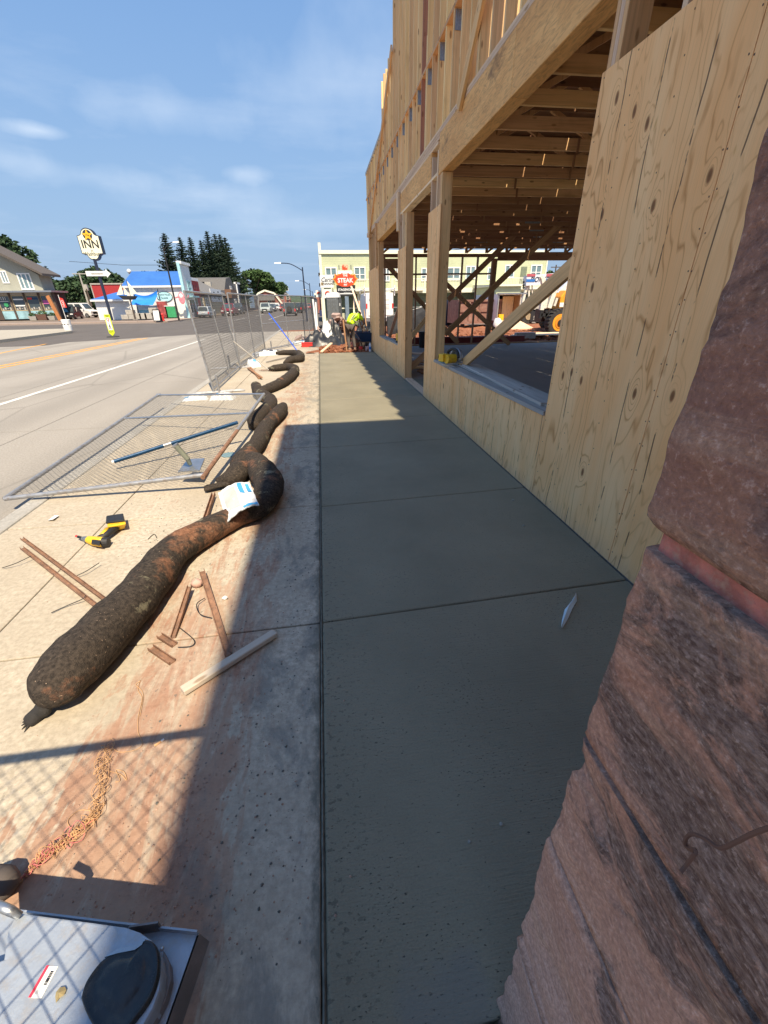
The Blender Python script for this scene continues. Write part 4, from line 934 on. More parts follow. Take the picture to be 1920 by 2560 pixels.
panel('far chain link panel along the fresh walk, seen edge on', f4, f5, 1.86, (.35, .7)); panel('farthest chain link panel toward the portable toilet', f5, f6, 1.86, (.3, .6))
foot(f1 + Vector((-.3, .1, 0)), .05, 'double tube steel foot at the second post of the fence'); foot(f0 + Vector((.1, .0, 0)), .2, 'flat steel foot under the leaning first post')
foot(f2 + Vector((.2, .3, 0)), .4, 'steel foot at the third post of the fence')
# fallen panel, corners from the photo
A, B, Cc, D = G(12, 1247, .03), G(395, 988, .16), G(660, 985, .34), G(512, 1187, .17)
fp = thing('mesh_fence', 'fallen chain link panel lying over the kerb with its far corner on the socks', 'fence panel', (A + Cc) / 2 * 1, 'wire mesh fence panels')
for a, b, mt, rr in ((A, B, 'tube', .022), (B, Cc, 'galv', .016), (A, D, 'tube', .021)): MB().tube([a, b], rr, 10).build('frame_tube', mt, fp)
md = D.lerp(Cc, .42); MB().tube([Cc, md], .021, 10).build('frame_tube', 'tube', fp); MB().tube([md, D.lerp(Cc, -.02)], .022, 10).build('frame_tube', 'rust', fp)
MB().tube([A.lerp(B, .64), D.lerp(Cc, .66)], .013, 8).build('brace_tube', 'galv', fp)
MB().tube([B + Vector((-.02, 0, 0)), B + Vector((.05, 0, 0))], .028, 8).build('corner_clamp', 'galv', fp)
m = MB(); N = 62; Mm = 30
def Q(u, v): p = A.lerp(B, u).lerp(D.lerp(Cc, u), v); p = Vector(p); p.z -= .05 * math.sin(math.pi * u) * math.sin(math.pi * v); return p
for s_ in (0, 1):
    for k in range(-Mm, N):
        pts = []
        for j in range(0, Mm + 1, 3):
            u = (k + j) / N if s_ == 0 else (k + Mm - j) / N
            if -.001 <= u <= 1.001: pts.append(Q(u, j / Mm) + Vector((0, 0, .002 * (1 - 2 * s_))))
        if len(pts) > 1: m.tube(pts, .0020, 3, cap=False)
m.build('wire_mesh', 'galvm', fp)['kind'] = 'stuff'
# fence behind and left of the camera, casting its mesh on the ground at the lower left
nf = panel('chain link panel beside the camera that throws its mesh shadow on the old pavement', Vector((-3.6, .0, .0)), Vector((-.16, .03, .0)), 1.83, (.25,), cell=.062, r=.0019)
# ---- loose poles, tools
def pole(name, label, cat, pts, r, mat): o = MB().tube(pts, r, 10).build(name, mat, smooth=False); return tag(o, label, cat)
bp = thing('float_pole', 'dark blue two part pole lying on the mesh of the fallen panel', 'pole', G(440, 1105, .1))
a, b = G(285, 1154, .10), G(594, 1056, .30); q1, q2 = a.lerp(b, .37), a.lerp(b, .43)
MB().tube([a, q1], .021, 12).build('section', 'bluepole', bp); MB().tube([q2, b], .022, 12).build('section', 'bluepole', bp); MB().tube([q1, q2], .0195, 12).build('joint', 'galv', bp); MB().tube([a - (b - a).normalized() * .02, a], .017, 10).build('tip', 'white', bp)
bf = thing('float_bracket', 'steel float head with a socket handle lying at the rusty corner of the fallen panel', 'float', G(480, 1165, .18))
c = [G(445, 1182, .13), G(500, 1178, .16), G(512, 1148, .20), G(470, 1150, .17)]
MB().hexa(c, [p + Vector((0, 0, .012)) for p in c]).build('plate', 'galv', bf, bevel=.002)
p = G(475, 1160, .19); MB().tube([p, G(468, 1146, .27), G(440, 1115, .40)], [.02, .024, .027], 12).build('socket', plain('dull green steel', (.26, .28, .22), .55, .5), bf); MB().tube([G(442, 1117, .39), G(437, 1111, .415)], [.030, .030], 12).build('collar', 'galv', bf)
o = pole('pole', 'bright blue pole leaning against the fence panel with the mid rail', 'pole', [G(748, 884, .02), PY(672, 783, 16.6)], .02, 'poleblue2')
a, b = G(672, 925, .03), PY(583, 853, 11.6)
rk = thing('rake', 'long wooden handled rake leaning on the standing fence', 'rake', G(672, 925, 0)); MB().tube([a, b], .015, 8).build('handle', 'lumgrey', rk)
rm = MB().tube([a + Vector((-.2, .05, .0)), a + Vector((.2, -.05, 0))], .010, 6); 
for i in range(8): q = a + Vector((-.2 + i * .057, .05 - i * .014, 0)); rm.tube([q, q + Vector((-.04, -.10, .0))], .005, 4)
rm.build('rake_head', 'rust', rk)
tag(lumber('stake', G(620, 920, .04), G(654, 944, .05), .05, .03, 'lumbrown', side=(1, 0, 0)), 'dark wood stake lying on the sunlit pavement, left one of a pair', 'stake')
tag(lumber('stake', G(626, 918, .03), G(648, 946, .02), .05, .03, 'lumbrown', side=(1, 0, 0)), 'dark wood stake lying on the sunlit pavement, right one of a pair', 'stake')
tag(lumber('board', G(665, 905, .03), G(722, 892, .03), .04, .03, 'lumgrey'), 'thin grey board lying between the two curled socks', 'board')
# rusty angle irons / channels
def iron(label, a, b, w_=.04, nm='angle_iron', h=.035):
    a, b = Vector(a), Vector(b); d = (b - a).normalized(); s = Vector((-d.y, d.x, 0)).normalized() * w_ / 2; m = MB(); u = Vector((0, 0, 1)); t_ = .005
    m.add([a - s, a + s, b + s, b - s, a - s + u * t_, a + s + u * t_, b + s + u * t_, b - s + u * t_], [(0, 1, 2, 3), (7, 6, 5, 4), (0, 4, 5, 1), (1, 5, 6, 2), (2, 6, 7, 3), (3, 7, 4, 0)])
    for sg in (1, -1): q = s * sg; i_ = s * sg * .75; m.add([a + q, a + i_, b + i_, b + q, a + q + u * h, a + i_ + u * h, b + i_ + u * h, b + q + u * h], [(0, 1, 2, 3), (7, 6, 5, 4), (0, 4, 5, 1), (1, 5, 6, 2), (2, 6, 7, 3), (3, 7, 4, 0)])
    o = m.build(nm, 'rust'); return tag(o, label, 'channel', 'rusty steel channels around the near sock')
iron('long rusty channel on the left, outer of the pair running under the near sock', G(56, 1372, .02), G(286, 1552, .02), .024, h=.018)
iron('long rusty channel with a notched edge, inner of the pair running under the near sock', G(56, 1348, .05), G(302, 1530, .015), .022, h=.018)
iron('short rusty channel poking out from under the near sock', G(378, 1622, .0), G(432, 1658, .0), .034, h=.02)
iron('short twisted rusty piece just above the poking channel', G(400, 1592, .0), G(437, 1615, .0), .032, h=.02)
iron('bent rusty channel standing beside the sock above the short pieces', G(475, 1468, .05), G(434, 1596, .0), .026, h=.018)
iron('wide rusty channel pointing down to the loose timber', G(505, 1430, .04), G(572, 1640, .0), .036, h=.022)
iron('dark channel squeezed between bag and sock', G(535, 1238, .03), G(505, 1330, .02), .03)
m = lumber('timber', G(456, 1728, .024), G(688, 1582, .024), .030, .046, 'lumwz', side=(0, 0, 1), bev=.004); tag(m, 'loose pale grey two by four lying across the edge of the shade', 'timber')
# tie wires
for i, (pts, lab) in enumerate([([(5, 1420, .01), (40, 1408, .03), (78, 1390, .04)], 'bent black tie wire on the left end of the channels'), ([(128, 1532, .01), (165, 1515, .01), (205, 1498, .03), (214, 1488, .04)], 'twisted black tie wire crossing the outer channel'), ([(190, 1440, .02), (215, 1428, .03), (248, 1407, .03)], 'twisted black tie wire on the inner channel'),
        ([(530, 1545, .01), (500, 1535, .02), (492, 1510, .03), (512, 1495, .02)], 'curled wire beside the wide rusty channel'), ([(450, 1570, .01), (485, 1600, .01), (478, 1615, .01), (445, 1618, .01)], 'thin curled wire near the twisted rusty piece'), ([(370, 1348, .004), (385, 1335, .004), (392, 1345, .004)], 'tiny curled wire on the sunlit pavement')]):
    tag(MB().tube(smooth_path([G(*p) for p in pts], 5), .0028, 5).build('tie_wire', 'black'), lab, 'wire', 'tie wires')
tag(MB().ball(G(492, 1458, .03), (.035, .03, .03), 9, 6, .15).build('stone_chip', plain('pink stone', (.55, .36, .30), .9), smooth=True), 'pinkish stone lying against the sock near the channels', 'stone')
tag(MB().ball(G(562, 1495, .012), (.018, .015, .012), 7, 5, .2).build('stone_chip', 'white'), 'small white chip right of the wide rusty channel', 'stone')
# cordless impact driver lying on its side
def driver():
    c = G(250, 1338, .0); t = thing('impact_driver', 'yellow and black cordless impact driver lying on the sunlit pavement', 'power tool', c)
    g2 = lambda px, py, z: G(px, py, z)
    MB().hexa([g2(272, 1330, .01), g2(312, 1322, .01), g2(306, 1298, .01), g2(268, 1308, .01)], [g2(268, 1318, .075), g2(316, 1310, .075), g2(310, 1288, .075), g2(266, 1296, .075)]).build('battery', 'yellow', t, bevel=.010)
    MB().hexa([g2(264, 1310, .078), g2(312, 1304, .078), g2(309, 1286, .078), g2(265, 1292, .078)], [g2(266, 1306, .092), g2(310, 1300, .092), g2(307, 1283, .092), g2(267, 1289, .092)]).build('battery_top', 'black', t, bevel=.004)
    MB().tube([g2(290, 1318, .045), g2(272, 1332, .045), g2(250, 1346, .045)], [.030, .026, .030], 12, flat=.8).build('grip', 'black', t, smooth=True)
    MB().tube([g2(268, 1322, .055), g2(255, 1338, .055)], [.018, .020], 8, flat=.8).build('grip_trim', 'yellow', t, smooth=True)
    MB().tube([g2(270, 1354, .04), g2(256, 1355, .042), g2(236, 1353, .042), g2(222, 1349, .042)], [.030, .038, .037, .028], 14).build('motor_housing', 'yellow', t, smooth=False)
    MB().tube([g2(272, 1355, .04), g2(258, 1356, .041)], [.034, .040], 14).build('end_cap', 'black', t)
    MB().hexa([g2(228, 1363, .008), g2(250, 1367, .008), g2(252, 1357, .008), g2(230, 1354, .008)], [g2(228, 1358, .072), g2(250, 1361, .072), g2(252, 1350, .072), g2(230, 1347, .072)]).build('housing_band', 'black', t, bevel=.005)
    MB().tube([g2(222, 1349, .042), g2(207, 1346, .042)], [.026, .015], 12).build('nose', 'plate', t); MB().tube([g2(208, 1346, .042), g2(195, 1342, .042)], [.010, .010], 8).build('chuck', 'black', t)
    MB().tube([g2(196, 1342, .042), g2(190, 1340, .042)], .008, 8).build('bit', 'red', t)
driver()
o = MB().hexa([G(120, 1302, .004), G(133, 1300, .004), G(146, 1290, .004), G(137, 1289, .004)], [G(120, 1301, .012), G(133, 1298, .02), G(147, 1289, .012), G(137, 1288, .02)]).build('paper_scrap', 'white'); tag(o, 'small white paper scrap near the kerb left of the driver', 'litter')
o = MB().disc(G(572, 1137, .004), .085, (0, 0, 1), .008, 24).build('valve_cover', plain('blue grey iron', (.20, .32, .36), .7, .2)); tag(o, 'round blue grey valve cover set in the pavement beside the socks', 'valve cover')
tp_ = MB(); pp = [G(1440, 1486, .01), G(1436, 1500, .014), G(1422, 1520, .012), G(1412, 1548, .012), G(1404, 1571, .006)]; ww = [.006, .018, .024, .017, .003]
for p, q in zip(pp, ww): tp_.v += [(p.x - q, p.y, .005), (p.x, p.y + .005, p.z + .012), (p.x + q, p.y, .005)]
for i in range(4): a = i * 3; tp_.f += [(a, a + 1, a + 4, a + 3), (a + 1, a + 2, a + 5, a + 4)]
tag(tp_.build('plastic_sliver', plain('pale blue plastic', (.62, .78, .92), .35)), 'sliver of pale blue plastic lying on the fresh concrete', 'litter')
o = MB().tube([G(403, 1853, .004), G(386, 1864, .004)], .0042, 8).build('cigarette_filter', 'twine'); tag(o, 'orange and white cigarette end on the pavement below the shadow line', 'litter'); MB().tube([G(403, 1853, .004), G(410, 1848, .004)], .0042, 8).build('paper', 'white', o)
# ---- tangled mason line
rs = random.Random(4); tw = thing('mason_line', 'tangled heap of orange mason line trailing across the sunlit pavement', 'string', G(230, 2060, 0))
spine = smooth_path([G(278, 1862, 0), G(262, 1900, 0), G(255, 1965, 0), G(240, 2040, 0), G(195, 2085, 0), G(140, 2125, 0), G(100, 2155, 0), G(60, 2195, 0), G(22, 2232, 0)], 10)
for s_ in range(13):
    pts = []; a0 = rs.randrange(0, len(spine) - 18); a1 = min(len(spine) - 1, a0 + rs.randrange(16, 60)); k = a0; ph = rs.uniform(0, 9)
    am = rs.uniform(.005, .026)
    while k < a1:
        c = spine[k]; fr = k / len(spine); taper = 1 if fr < .72 else max(.12, (1 - fr) * 2.4)
        for j in range(3):
            ph += rs.uniform(.5, 1.2); pts.append(Vector((c.x + am * taper * math.cos(ph) + rs.uniform(-.008, .008), c.y + am * taper * 1.1 * math.sin(ph * 1.3), max(.003, .005 + taper * rs.uniform(0, .022)))))
        k += 2
    MB().tube(smooth_path(pts, 3), .0011, 4).build('strand', 'twinepink' if s_ in (3, 8, 12) else 'twine', tw, smooth=True)
for pts in ([(350, 1700), (345, 1725), (355, 1745), (346, 1790), (345, 1830), (356, 1858), (340, 1874), (300, 1880), (280, 1868)], [(352, 1702), (340, 1712), (358, 1735), (350, 1790)], [(262, 1925), (300, 1935), (316, 1950), (310, 1930), (290, 1925), (300, 1950), (288, 1955)], [(245, 2030), (200, 2025), (170, 2050), (180, 2070), (210, 2060), (225, 2035)]):
    MB().tube(smooth_path([G(x, y, .004) for x, y in pts], 5), .0013, 4).build('strand', 'twine', tw, smooth=True)
# ---- crumbs and pebbles (uncountable)
def crumbs(name, label, n, fn, mat, r0, r1, seed):
    rs = random.Random(seed); m = MB()
    for i in range(n):
        x, y = fn(rs); r = r0 + (r1 - r0) * rs.random() ** 3; o = len(m.v); a = rs.uniform(0, 6)
        for k in range(5): m.v.append((x + r * math.cos(a + k * 1.257) * rs.uniform(.7, 1.2), y + r * math.sin(a + k * 1.257) * rs.uniform(.7, 1.2), .001))
        m.v.append((x + r * .1, y, .002 + r * rs.uniform(.5, .9)))
        for k in range(5): m.f.append((o + k, o + (k + 1) % 5, o + 5))
    return tag(m.build(name, mat), label, 'debris', kind='stuff')
crumbs('cement_crumbs', 'grey crumbs of cement spilled beside the fresh walk', 1000, lambda r: (-.17 - abs(r.gauss(0, .28)), .45 + 6.2 * r.random() ** 1.1), 'pebble', .0012, .0068, 1)
crumbs('cement_crumbs', 'grey crumbs scattered on the sunlit pavement above the sock', 300, lambda r: (r.gauss(-1.15, .22), r.gauss(3.1, .35)), 'pebble', .002, .007, 5)
crumbs('clay_pebbles', 'small reddish pebbles and clay crumbs on the near pavement', 1300, lambda r: (r.gauss(-.62, .22), .5 + abs(r.gauss(0, .75))), 'pebbler', .0012, .005, 2)
crumbs('site_grit', 'grey and red grit scattered around the steel channels', 700, lambda r: (r.gauss(-1.0, .30), r.gauss(2.3, .55)), 'pebbler', .001, .0045, 7)
crumbs('slurry_specks', 'small grey specks on the fresh concrete near its left edge', 160, lambda r: (-.10 + abs(r.gauss(0, .16)), 3.4 + 3.4 * r.random()), 'pebble', .0015, .006, 3)
for i, (x, y, s_, lab) in enumerate([(1283, 1250, .012, 'lump of grey concrete on the fresh walk nearest the plywood'), (1310, 1314, .010, 'small grey lump on the fresh walk in front of the plywood'), (1253, 2060, .007, 'tiny grey lump on the fresh walk low in the picture'), (1174, 2104, .006, 'tiny pale lump left of the other low on the fresh walk')]):
    tag(MB().ball(G(x, y, .004), (s_, s_ * .8, s_ * .6), 7, 5, .3).build('concrete_lump', plain('grey lump', (.30, .30, .27), .9)), lab, 'debris')
# ---- sheet metal housing with a black oval lens at the lower left
def housing():
    zt = .30
    t = thing('metal_housing', 'grey sheet metal housing with a black oval window and barcode sticker at the lower left', 'metal housing', G(250, 2420, 0))
    g2 = lambda px, py, z=zt: G(px, py, z)
    MB().box((-1.5, -.1, .0), (-.78, .42, .19)).build('lower_body', 'sheetdark', t)
    # base tray, slightly lower, with folded flanges
    zb = .235
    tr = [g2(-120, 2260, zb), g2(300, 2312, zb), g2(498, 2333, zb), g2(412, 2580, zb), g2(360, 2760, zb), g2(-150, 2760, zb)]
    m = MB(); m.prism([(p.x, p.y) for p in tr][::-1], (zb - .006, zb), ax='z'); m.build('tray', 'sheet', t)
    e = [g2(498, 2333, zb), g2(412, 2580, zb), g2(360, 2760, zb)]; f_ = [Vector((p.x + .016, p.y - .004, .19)) for p in e]; m = MB()
    for i in range(2): m.add([e[i], e[i + 1], f_[i + 1], f_[i], e[i] - Vector((.004, 0, 0)), e[i + 1] - Vector((.004, 0, 0)), f_[i + 1] - Vector((.004, 0, 0)), f_[i] - Vector((.004, 0, 0))], [(0, 1, 2, 3), (7, 6, 5, 4), (0, 4, 5, 1), (2, 6, 7, 3)])
    m.build('flange', 'sheetdark', t)
    e = [g2(-120, 2260, zb), g2(300, 2312, zb), g2(498, 2333, zb)]; m = MB()
    for i in range(2): a, b = e[i], e[i + 1]; m.hexa([(a.x, a.y - .004, .19), (b.x, b.y - .004, .19), (b.x, b.y, .19), (a.x, a.y, .19)], [(a.x, a.y - .004, zb + .02), (b.x, b.y - .004, zb + .02), (b.x, b.y, zb + .02), (a.x, a.y, zb + .02)])
    m.build('flange', 'sheet', t)
    MB().bar(g2(330, 2327, zb + .02), g2(402, 2316, zb + .02), .004, .05).build('bracket', 'sheetdark', t)
    # domed top plate: outline of the photo, rounded nose
    out = [(40, 2281), (120, 2292), (220, 2305), (315, 2318), (350, 2330), (380, 2350), (400, 2385), (406, 2425), (402, 2470), (385, 2520), (350, 2580), (290, 2680), (-260, 2720), (-260, 2500), (8, 2400), (18, 2330)]
    P = [g2(*q) for q in out]; cen = sum(P, Vector()) / len(P)
    m = MB(); rings = [(1.0, -.055), (1.0, -.006), (.985, 0.0), (.95, .001)]
    for s_, dz in rings:
        for p in P: q = cen + (p - cen) * s_; m.v.append((q.x, q.y, zt + dz))
    n = len(P)
    for r_ in range(3):
        for k in range(n): a = r_ * n + k; b = r_ * n + (k + 1) % n; m.f.append((a, b, b + n, a + n))
    m.f.append(tuple(3 * n + k for k in range(n))); m.build('top_plate', 'sheet', t)
    # black oval window: a raised lens with a dark rim
    ov = [(205, 2500), (215, 2465), (235, 2432), (262, 2402), (298, 2386), (340, 2380), (360, 2366), (368, 2353), (385, 2358), (398, 2378), (402, 2410), (398, 2450), (380, 2500), (345, 2550), (300, 2600), (255, 2590), (222, 2545)]
    O = smooth_path([g2(*q, zt + .003) for q in ov + [ov[0]]], 4)[:-1]; cen2 = sum(O, Vector()) / len(O); m = MB(); n = len(O)
    for s_, dz in ((1, 0), (.985, .010), (.93, .016), (.90, .011), (.6, .022), (.25, .028)):
        for p in O: q = cen2 + (p - cen2) * s_; m.v.append((q.x, q.y, zt + .002 + dz))
    for r_ in range(5):
        for k in range(n): a = r_ * n + k; b = r_ * n + (k + 1) % n; m.f.append((a, b, b + n, a + n))
    m.f.append(tuple(5 * n + k for k in range(n))); m.build('oval_window', 'blackg', t, smooth=True)
    sh = [(265, 2398), (300, 2376), (345, 2366), (362, 2356), (368, 2353), (360, 2366), (340, 2380), (298, 2388)]
    m = MB(); m.prism([(g2(*q).x, g2(*q).y) for q in sh][::-1], (zt + .002, zt + .012), ax='z'); m.build('window_lip', 'galv', t)
    ar = [(408, 2375), (425, 2410), (428, 2450), (415, 2500), (385, 2560), (340, 2640), (310, 2640), (352, 2572), (388, 2510), (403, 2460), (407, 2420)]
    m = MB(); m.prism([(g2(*q, .26).x, g2(*q, .26).y) for q in ar][::-1], (.236, .262), ax='z'); m.build('curved_trim', 'sheetdark', t, bevel=.002)
    MB().ball(g2(398, 2482, .265), (.006, .006, .003), 8, 5).build('screw', 'galv', t, smooth=True)
    MB().ball(g2(405, 2372, .262), (.005, .005, .003), 8, 5).build('screw', 'galv', t, smooth=True)
    # barcode sticker: white with a red edge and dark bars
    zz = zt + .0025
    S_ = [g2(72, 2495), g2(104, 2497), g2(146, 2417), g2(118, 2415)]
    st = MB(); st.hexa([Vector((p.x, p.y, zz - .001)) for p in S_], [Vector((p.x, p.y, zz)) for p in S_]); sk = st.build('sticker', 'white', t)
    def on(u, v): p = S_[0].lerp(S_[1], u).lerp(S_[3].lerp(S_[2], u), v); return Vector((p.x, p.y, zz + .0005))
    def quad(u0, u1, v0, v1, mt, nm): MB().hexa([on(u0, v0), on(u1, v0), on(u1, v1), on(u0, v1)], [on(u0, v0) + Vector((0, 0, .0006)), on(u1, v0) + Vector((0, 0, .0006)), on(u1, v1) + Vector((0, 0, .0006)), on(u0, v1) + Vector((0, 0, .0006))]).build(nm, mt, sk)
    quad(.0, .22, 0, 1, plain('sticker red', (.70, .04, .08), .5), 'red_band'); rs = random.Random(2); v = .40
    while v < .84: w2 = rs.choice((.012, .02, .03)); quad(.62, .88, v, v + w2, 'black', 'bar'); v += w2 + rs.choice((.012, .02))
    for u in (.38, .48): quad(u, u + .04, .12, .8, plain('grey print', (.4, .4, .42), .6), 'text_line')
    # leaf lying on it, bolt at upper left
    lf = [(138, 2492), (140, 2480), (150, 2468), (162, 2466), (166, 2474), (160, 2488), (148, 2496), (140, 2508)]
    m = MB(); q = [g2(*a, zt + .006) for a in lf]; m.v = [tuple(sum(q, Vector()) / 8 + Vector((0, 0, .006)))] + [tuple(a) for a in q]; m.f = [(0, i + 1, (i + 1) % 8 + 1) for i in range(8)]
    tag(m.build('dry_leaf', plain('dry leaf', (.30, .24, .12), .8)), 'small dry tan leaf lying on the metal housing', 'leaf')
    MB().tube([g2(-20, 2258, .34), g2(25, 2276, .33), g2(50, 2290, .31)], [.010, .010, .008], 10).build('hook', 'galv', t, smooth=True)
housing()
# edge of a work boot-like dark bundle at the far left edge
o = MB().ball(G(-18, 2215, .05), (.07, .05, .05), 12, 8, .05).build('dark_bundle', 'pants', smooth=True); tag(o, 'dark rounded bundle cut off by the left edge above the metal housing', 'bundle')
# ================================================================== BACKGROUND
# ---- trees
def leaf_cloud(rs, blobs, n, s0, s1, m):
    for (c, r, wgt) in blobs:
        for i in range(int(n * wgt)):
            while True:
                d = Vector((rs.uniform(-1, 1), rs.uniform(-1, 1), rs.uniform(-1, 1)))
                if .35 < d.length < 1: break
            d = d * (.55 + .45 * rs.random() ** .5) / max(.5, d.length) if rs.random() < .6 else d
            p = Vector((c[0] + d.x * r[0], c[1] + d.y * r[1], c[2] + d.z * r[2])); s = rs.uniform(s0, s1)
            u = Vector((rs.gauss(0, 1), rs.gauss(0, 1), rs.gauss(0, .6))).normalized(); v = u.orthogonal().normalized(); v = (v * math.cos(i) + u.cross(v) * math.sin(i))
            o = len(m.v); m.v += [tuple(p - u * s), tuple(p + v * s * .55), tuple(p + u * s), tuple(p - v * s * .55)]; m.f.append((o, o + 1, o + 2, o + 3))
def leafy(label, x, y, h, w_, mat='leafg', seed=0, n=3500, group='leafy trees', s=(.25, .6), z0=.22, cat='tree', name='leafy_tree', trunk=True):
    rs = random.Random(seed); t = thing(name, label, cat, (x, y, -.15), group); m = MB(); bl = []
    lo = h * z0
    for i in range(16):
        a = rs.uniform(0, 6.28); q = rs.random() ** .5 * w_ * .34; zz = lo + (h - lo) * rs.uniform(.12, .86); k = 1 - .55 * abs((zz - lo) / (h - lo) - .45) * 2
        r = w_ * rs.uniform(.13, .24) * max(.5, k); bl.append(((x + q * math.cos(a) * k * 1.3, y + q * math.sin(a) * k, zz), (r * 1.15, r * 1.1, r * .85), 1 / 16))
    bl.append(((x, y, lo + (h - lo) * .82), (w_ * .2, w_ * .2, (h - lo) * .17), .07))
    leaf_cloud(rs, bl, n, s[0], s[1], m); m.build('crown', mat, t)
    if trunk:
        tr = MB().tube([(x, y, -.2), (x + .1, y, h * .25), (x, y, h * .6)], [h * .028, h * .02, h * .008], 8)
        for i in range(6): a = rs.uniform(0, 6.28); tr.tube([(x, y, h * (.2 + .06 * i)), (x + math.cos(a) * w_ * .28, y + math.sin(a) * w_ * .28, h * (.45 + .07 * i))], [h * .012, h * .004], 5)
        tr.build('trunk', 'bark', t)
    return t
def spruce(label, x, y, h, w_, seed, lean=0, group='tall dark spruces behind the shops', dens=1.):
    rs = random.Random(seed); t = thing('spruce_tree', label, 'tree', (x, y, -.15), group)
    MB().tube([(x, y, -.2), (x + lean, y, h)], [h * .016, .02], 7).build('trunk', 'bark', t); m = MB(); lev = int(h * 2.5)
    for j in range(lev):
        f = (j / lev) ** .9; z = h * (.12 + .88 * f); R_ = w_ / 2 * (1 - f) ** .72 * rs.uniform(.72, 1.12) + .10; nb = max(4, int(13 * (1 - f * .6) * dens)); cx = x + lean * z / h
        for b in range(nb):
            if rs.random() < .10: continue
            a = rs.uniform(0, 6.28); L = R_ * rs.uniform(.7, 1.12); drp = -.22 * L; dx, dy = math.cos(a), math.sin(a); n_ = max(3, int(L * 3.2))
            for q in range(n_):
                u = (q + rs.random()) / n_; p = Vector((cx + dx * L * u, y + dy * L * u, z + drp * u + .28 * L * u * u)); s = (.25 + .26 * (1 - u)) * (.55 + .5 * (1 - f))
                e = Vector((dx, dy, -.15)).normalized(); sd = Vector((-dy, dx, rs.uniform(-.5, .5))) * s * 1.0; o = len(m.v)
                m.v += [tuple(p - e * s * .5 - sd * .7), tuple(p + e * s * 1.2), tuple(p - e * s * .4 + sd * .7), tuple(p + Vector((0, 0, -s * .9)))]; m.f += [(o, o + 1, o + 2), (o, o + 2, o + 3), (o, o + 3, o + 1)]
    m.build('crown', 'leafd', t); return t
SPX = [(408, 580, 'leftmost of the tall dark spruces, standing a little apart'), (447, 590, 'second tall dark spruce from the left'), (473, 590, 'third tall spruce from the left, close beside the second'), (500, 598, 'shortest tall spruce in the middle of the row'),
       (515, 575, 'tallest spruce with the highest tip in the row'), (535, 582, 'tall spruce just right of the highest tip'), (548, 583, 'second last tall spruce, half hidden in the right group'), (561, 591, 'rightmost tall spruce with a straight right flank')]
for i, (px, py, lab) in enumerate(SPX): p = PY(px, py, 108 + (i * 37) % 9); spruce(lab, p.x, p.y, p.z, (9.5, 8.4, 7.6, 6.6, 9.6, 8.4, 8., 9.4)[i], i + 1, .0, dens=2.0)
p = PY(632, 672, 188); leafy('broad light green tree right of the spruces, left half', p.x, p.y, p.z, 14.5, 'leafg', 11, 5200, s=(.4, .9)); p = PY(662, 680, 192); leafy('broad light green tree right of the spruces, right half', p.x, p.y, p.z, 13.5, 'leafg', 12, 5200, s=(.4, .9))
p = PY(12, 592, 88); leafy('pine like tree rising behind the grey gabled shop at the left edge', p.x - 1, p.y, p.z + .4, 12, 'leafm', 13, 5200); 
for i, (px, py, w_, mt, lab) in enumerate([(112, 662, 3.0, 'leafd', 'narrow dark evergreen tip right of the grey gable'), (140, 700, 9, 'leafm', 'dark bushy tree behind the black SUV'), (175, 690, 10, 'leafm', 'dark bushy tree left of the leaning utility pole'), (206, 676, 10, 'leafm', 'dark tree behind the leaning utility pole'), (232, 664, 9, 'leafm', 'tallest dark tree in the clump left of the inn sign pole'), (262, 672, 9, 'leafm', 'dark tree behind the arrow on the inn sign pole'), (284, 695, 8, 'leafm', 'tree right of the inn sign pole, above the red roof'), (300, 722, 6, 'leafg', 'low lighter tree beside the blue roof'), (356, 676, 9, 'leafm', 'dark tree peeping over the blue roof'), (372, 680, 7, 'leafm', 'smaller dark tree over the right end of the blue roof')]):
    p = PY(px, py, 112 + 5 * (i % 3)); 
    if mt == 'leafd': spruce(lab, p.x, p.y, p.z, 4.5, 30 + i, group='dark trees behind the left hand shops', dens=1.2)
    else: leafy(lab, p.x, p.y, p.z, w_, mt, 20 + i, 3600, 'dark trees behind the left hand shops', z0=.05)
# ---- utility poles
def upole(label, b, t_, arms=(), mat='bark', r=.14, lamp=None, group='utility poles', name='utility_pole', cat='utility pole'):
    b, t_ = Vector(b), Vector(t_); o = thing(name, label, cat, b, group); MB().tube([b, t_], [r, r * .65], 8).build('pole', mat, o)
    for (f, w_) in arms: q = b.lerp(t_, f); MB().box((q.x - w_ / 2, q.y - .06, q.z - .06), (q.x + w_ / 2, q.y + .06, q.z + .06)).build('crossarm', mat, o)
    if lamp: q = t_ + Vector(lamp); MB().tube(smooth_path([t_ - Vector((0, 0, .3)), t_ + Vector((lamp[0] * .5, lamp[1] * .5, lamp[2] * .8)), q], 4), .04, 6).build('arm', mat, o); MB().hexa([q + Vector((-.4, -.12, -.04)), q + Vector((.25, -.12, -.04)), q + Vector((.25, .12, -.04)), q + Vector((-.4, .12, -.04))], [q + Vector((-.35, -.08, .05)), q + Vector((.25, -.08, .08)), q + Vector((.25, .08, .08)), q + Vector((-.35, .08, .05))]).build('lamp_head', 'white', o)
    return o
p = PY(222, 762, 85); q = PY(199, 682, 85); upole('grey utility pole with a crossarm in front of the dark trees', p, (p.x, 85, q.z), ((.97, 2.2),), 'conblock', .16)
MB().box((p.x + .1, 84.8, q.z - 2.6), (p.x + .7, 85.2, q.z - 1.7)).build('transformer', 'conblock', bpy.data.objects['utility_pole'])
p = PY(229, 765, 80); q = PY(218, 722, 80); upole('short dark pole right of the utility pole with the crossarm', p, (p.x, 80, q.z), (), 'darkwood', .16)
p = PY(243, 725, 95); q = PY(237, 711, 95); o = upole('small white topped vent pipe standing above the red roof', (p.x, 95, 0), (p.x, 95, q.z), (), 'conblock', .08, name='vent_pipe', cat='pipe')
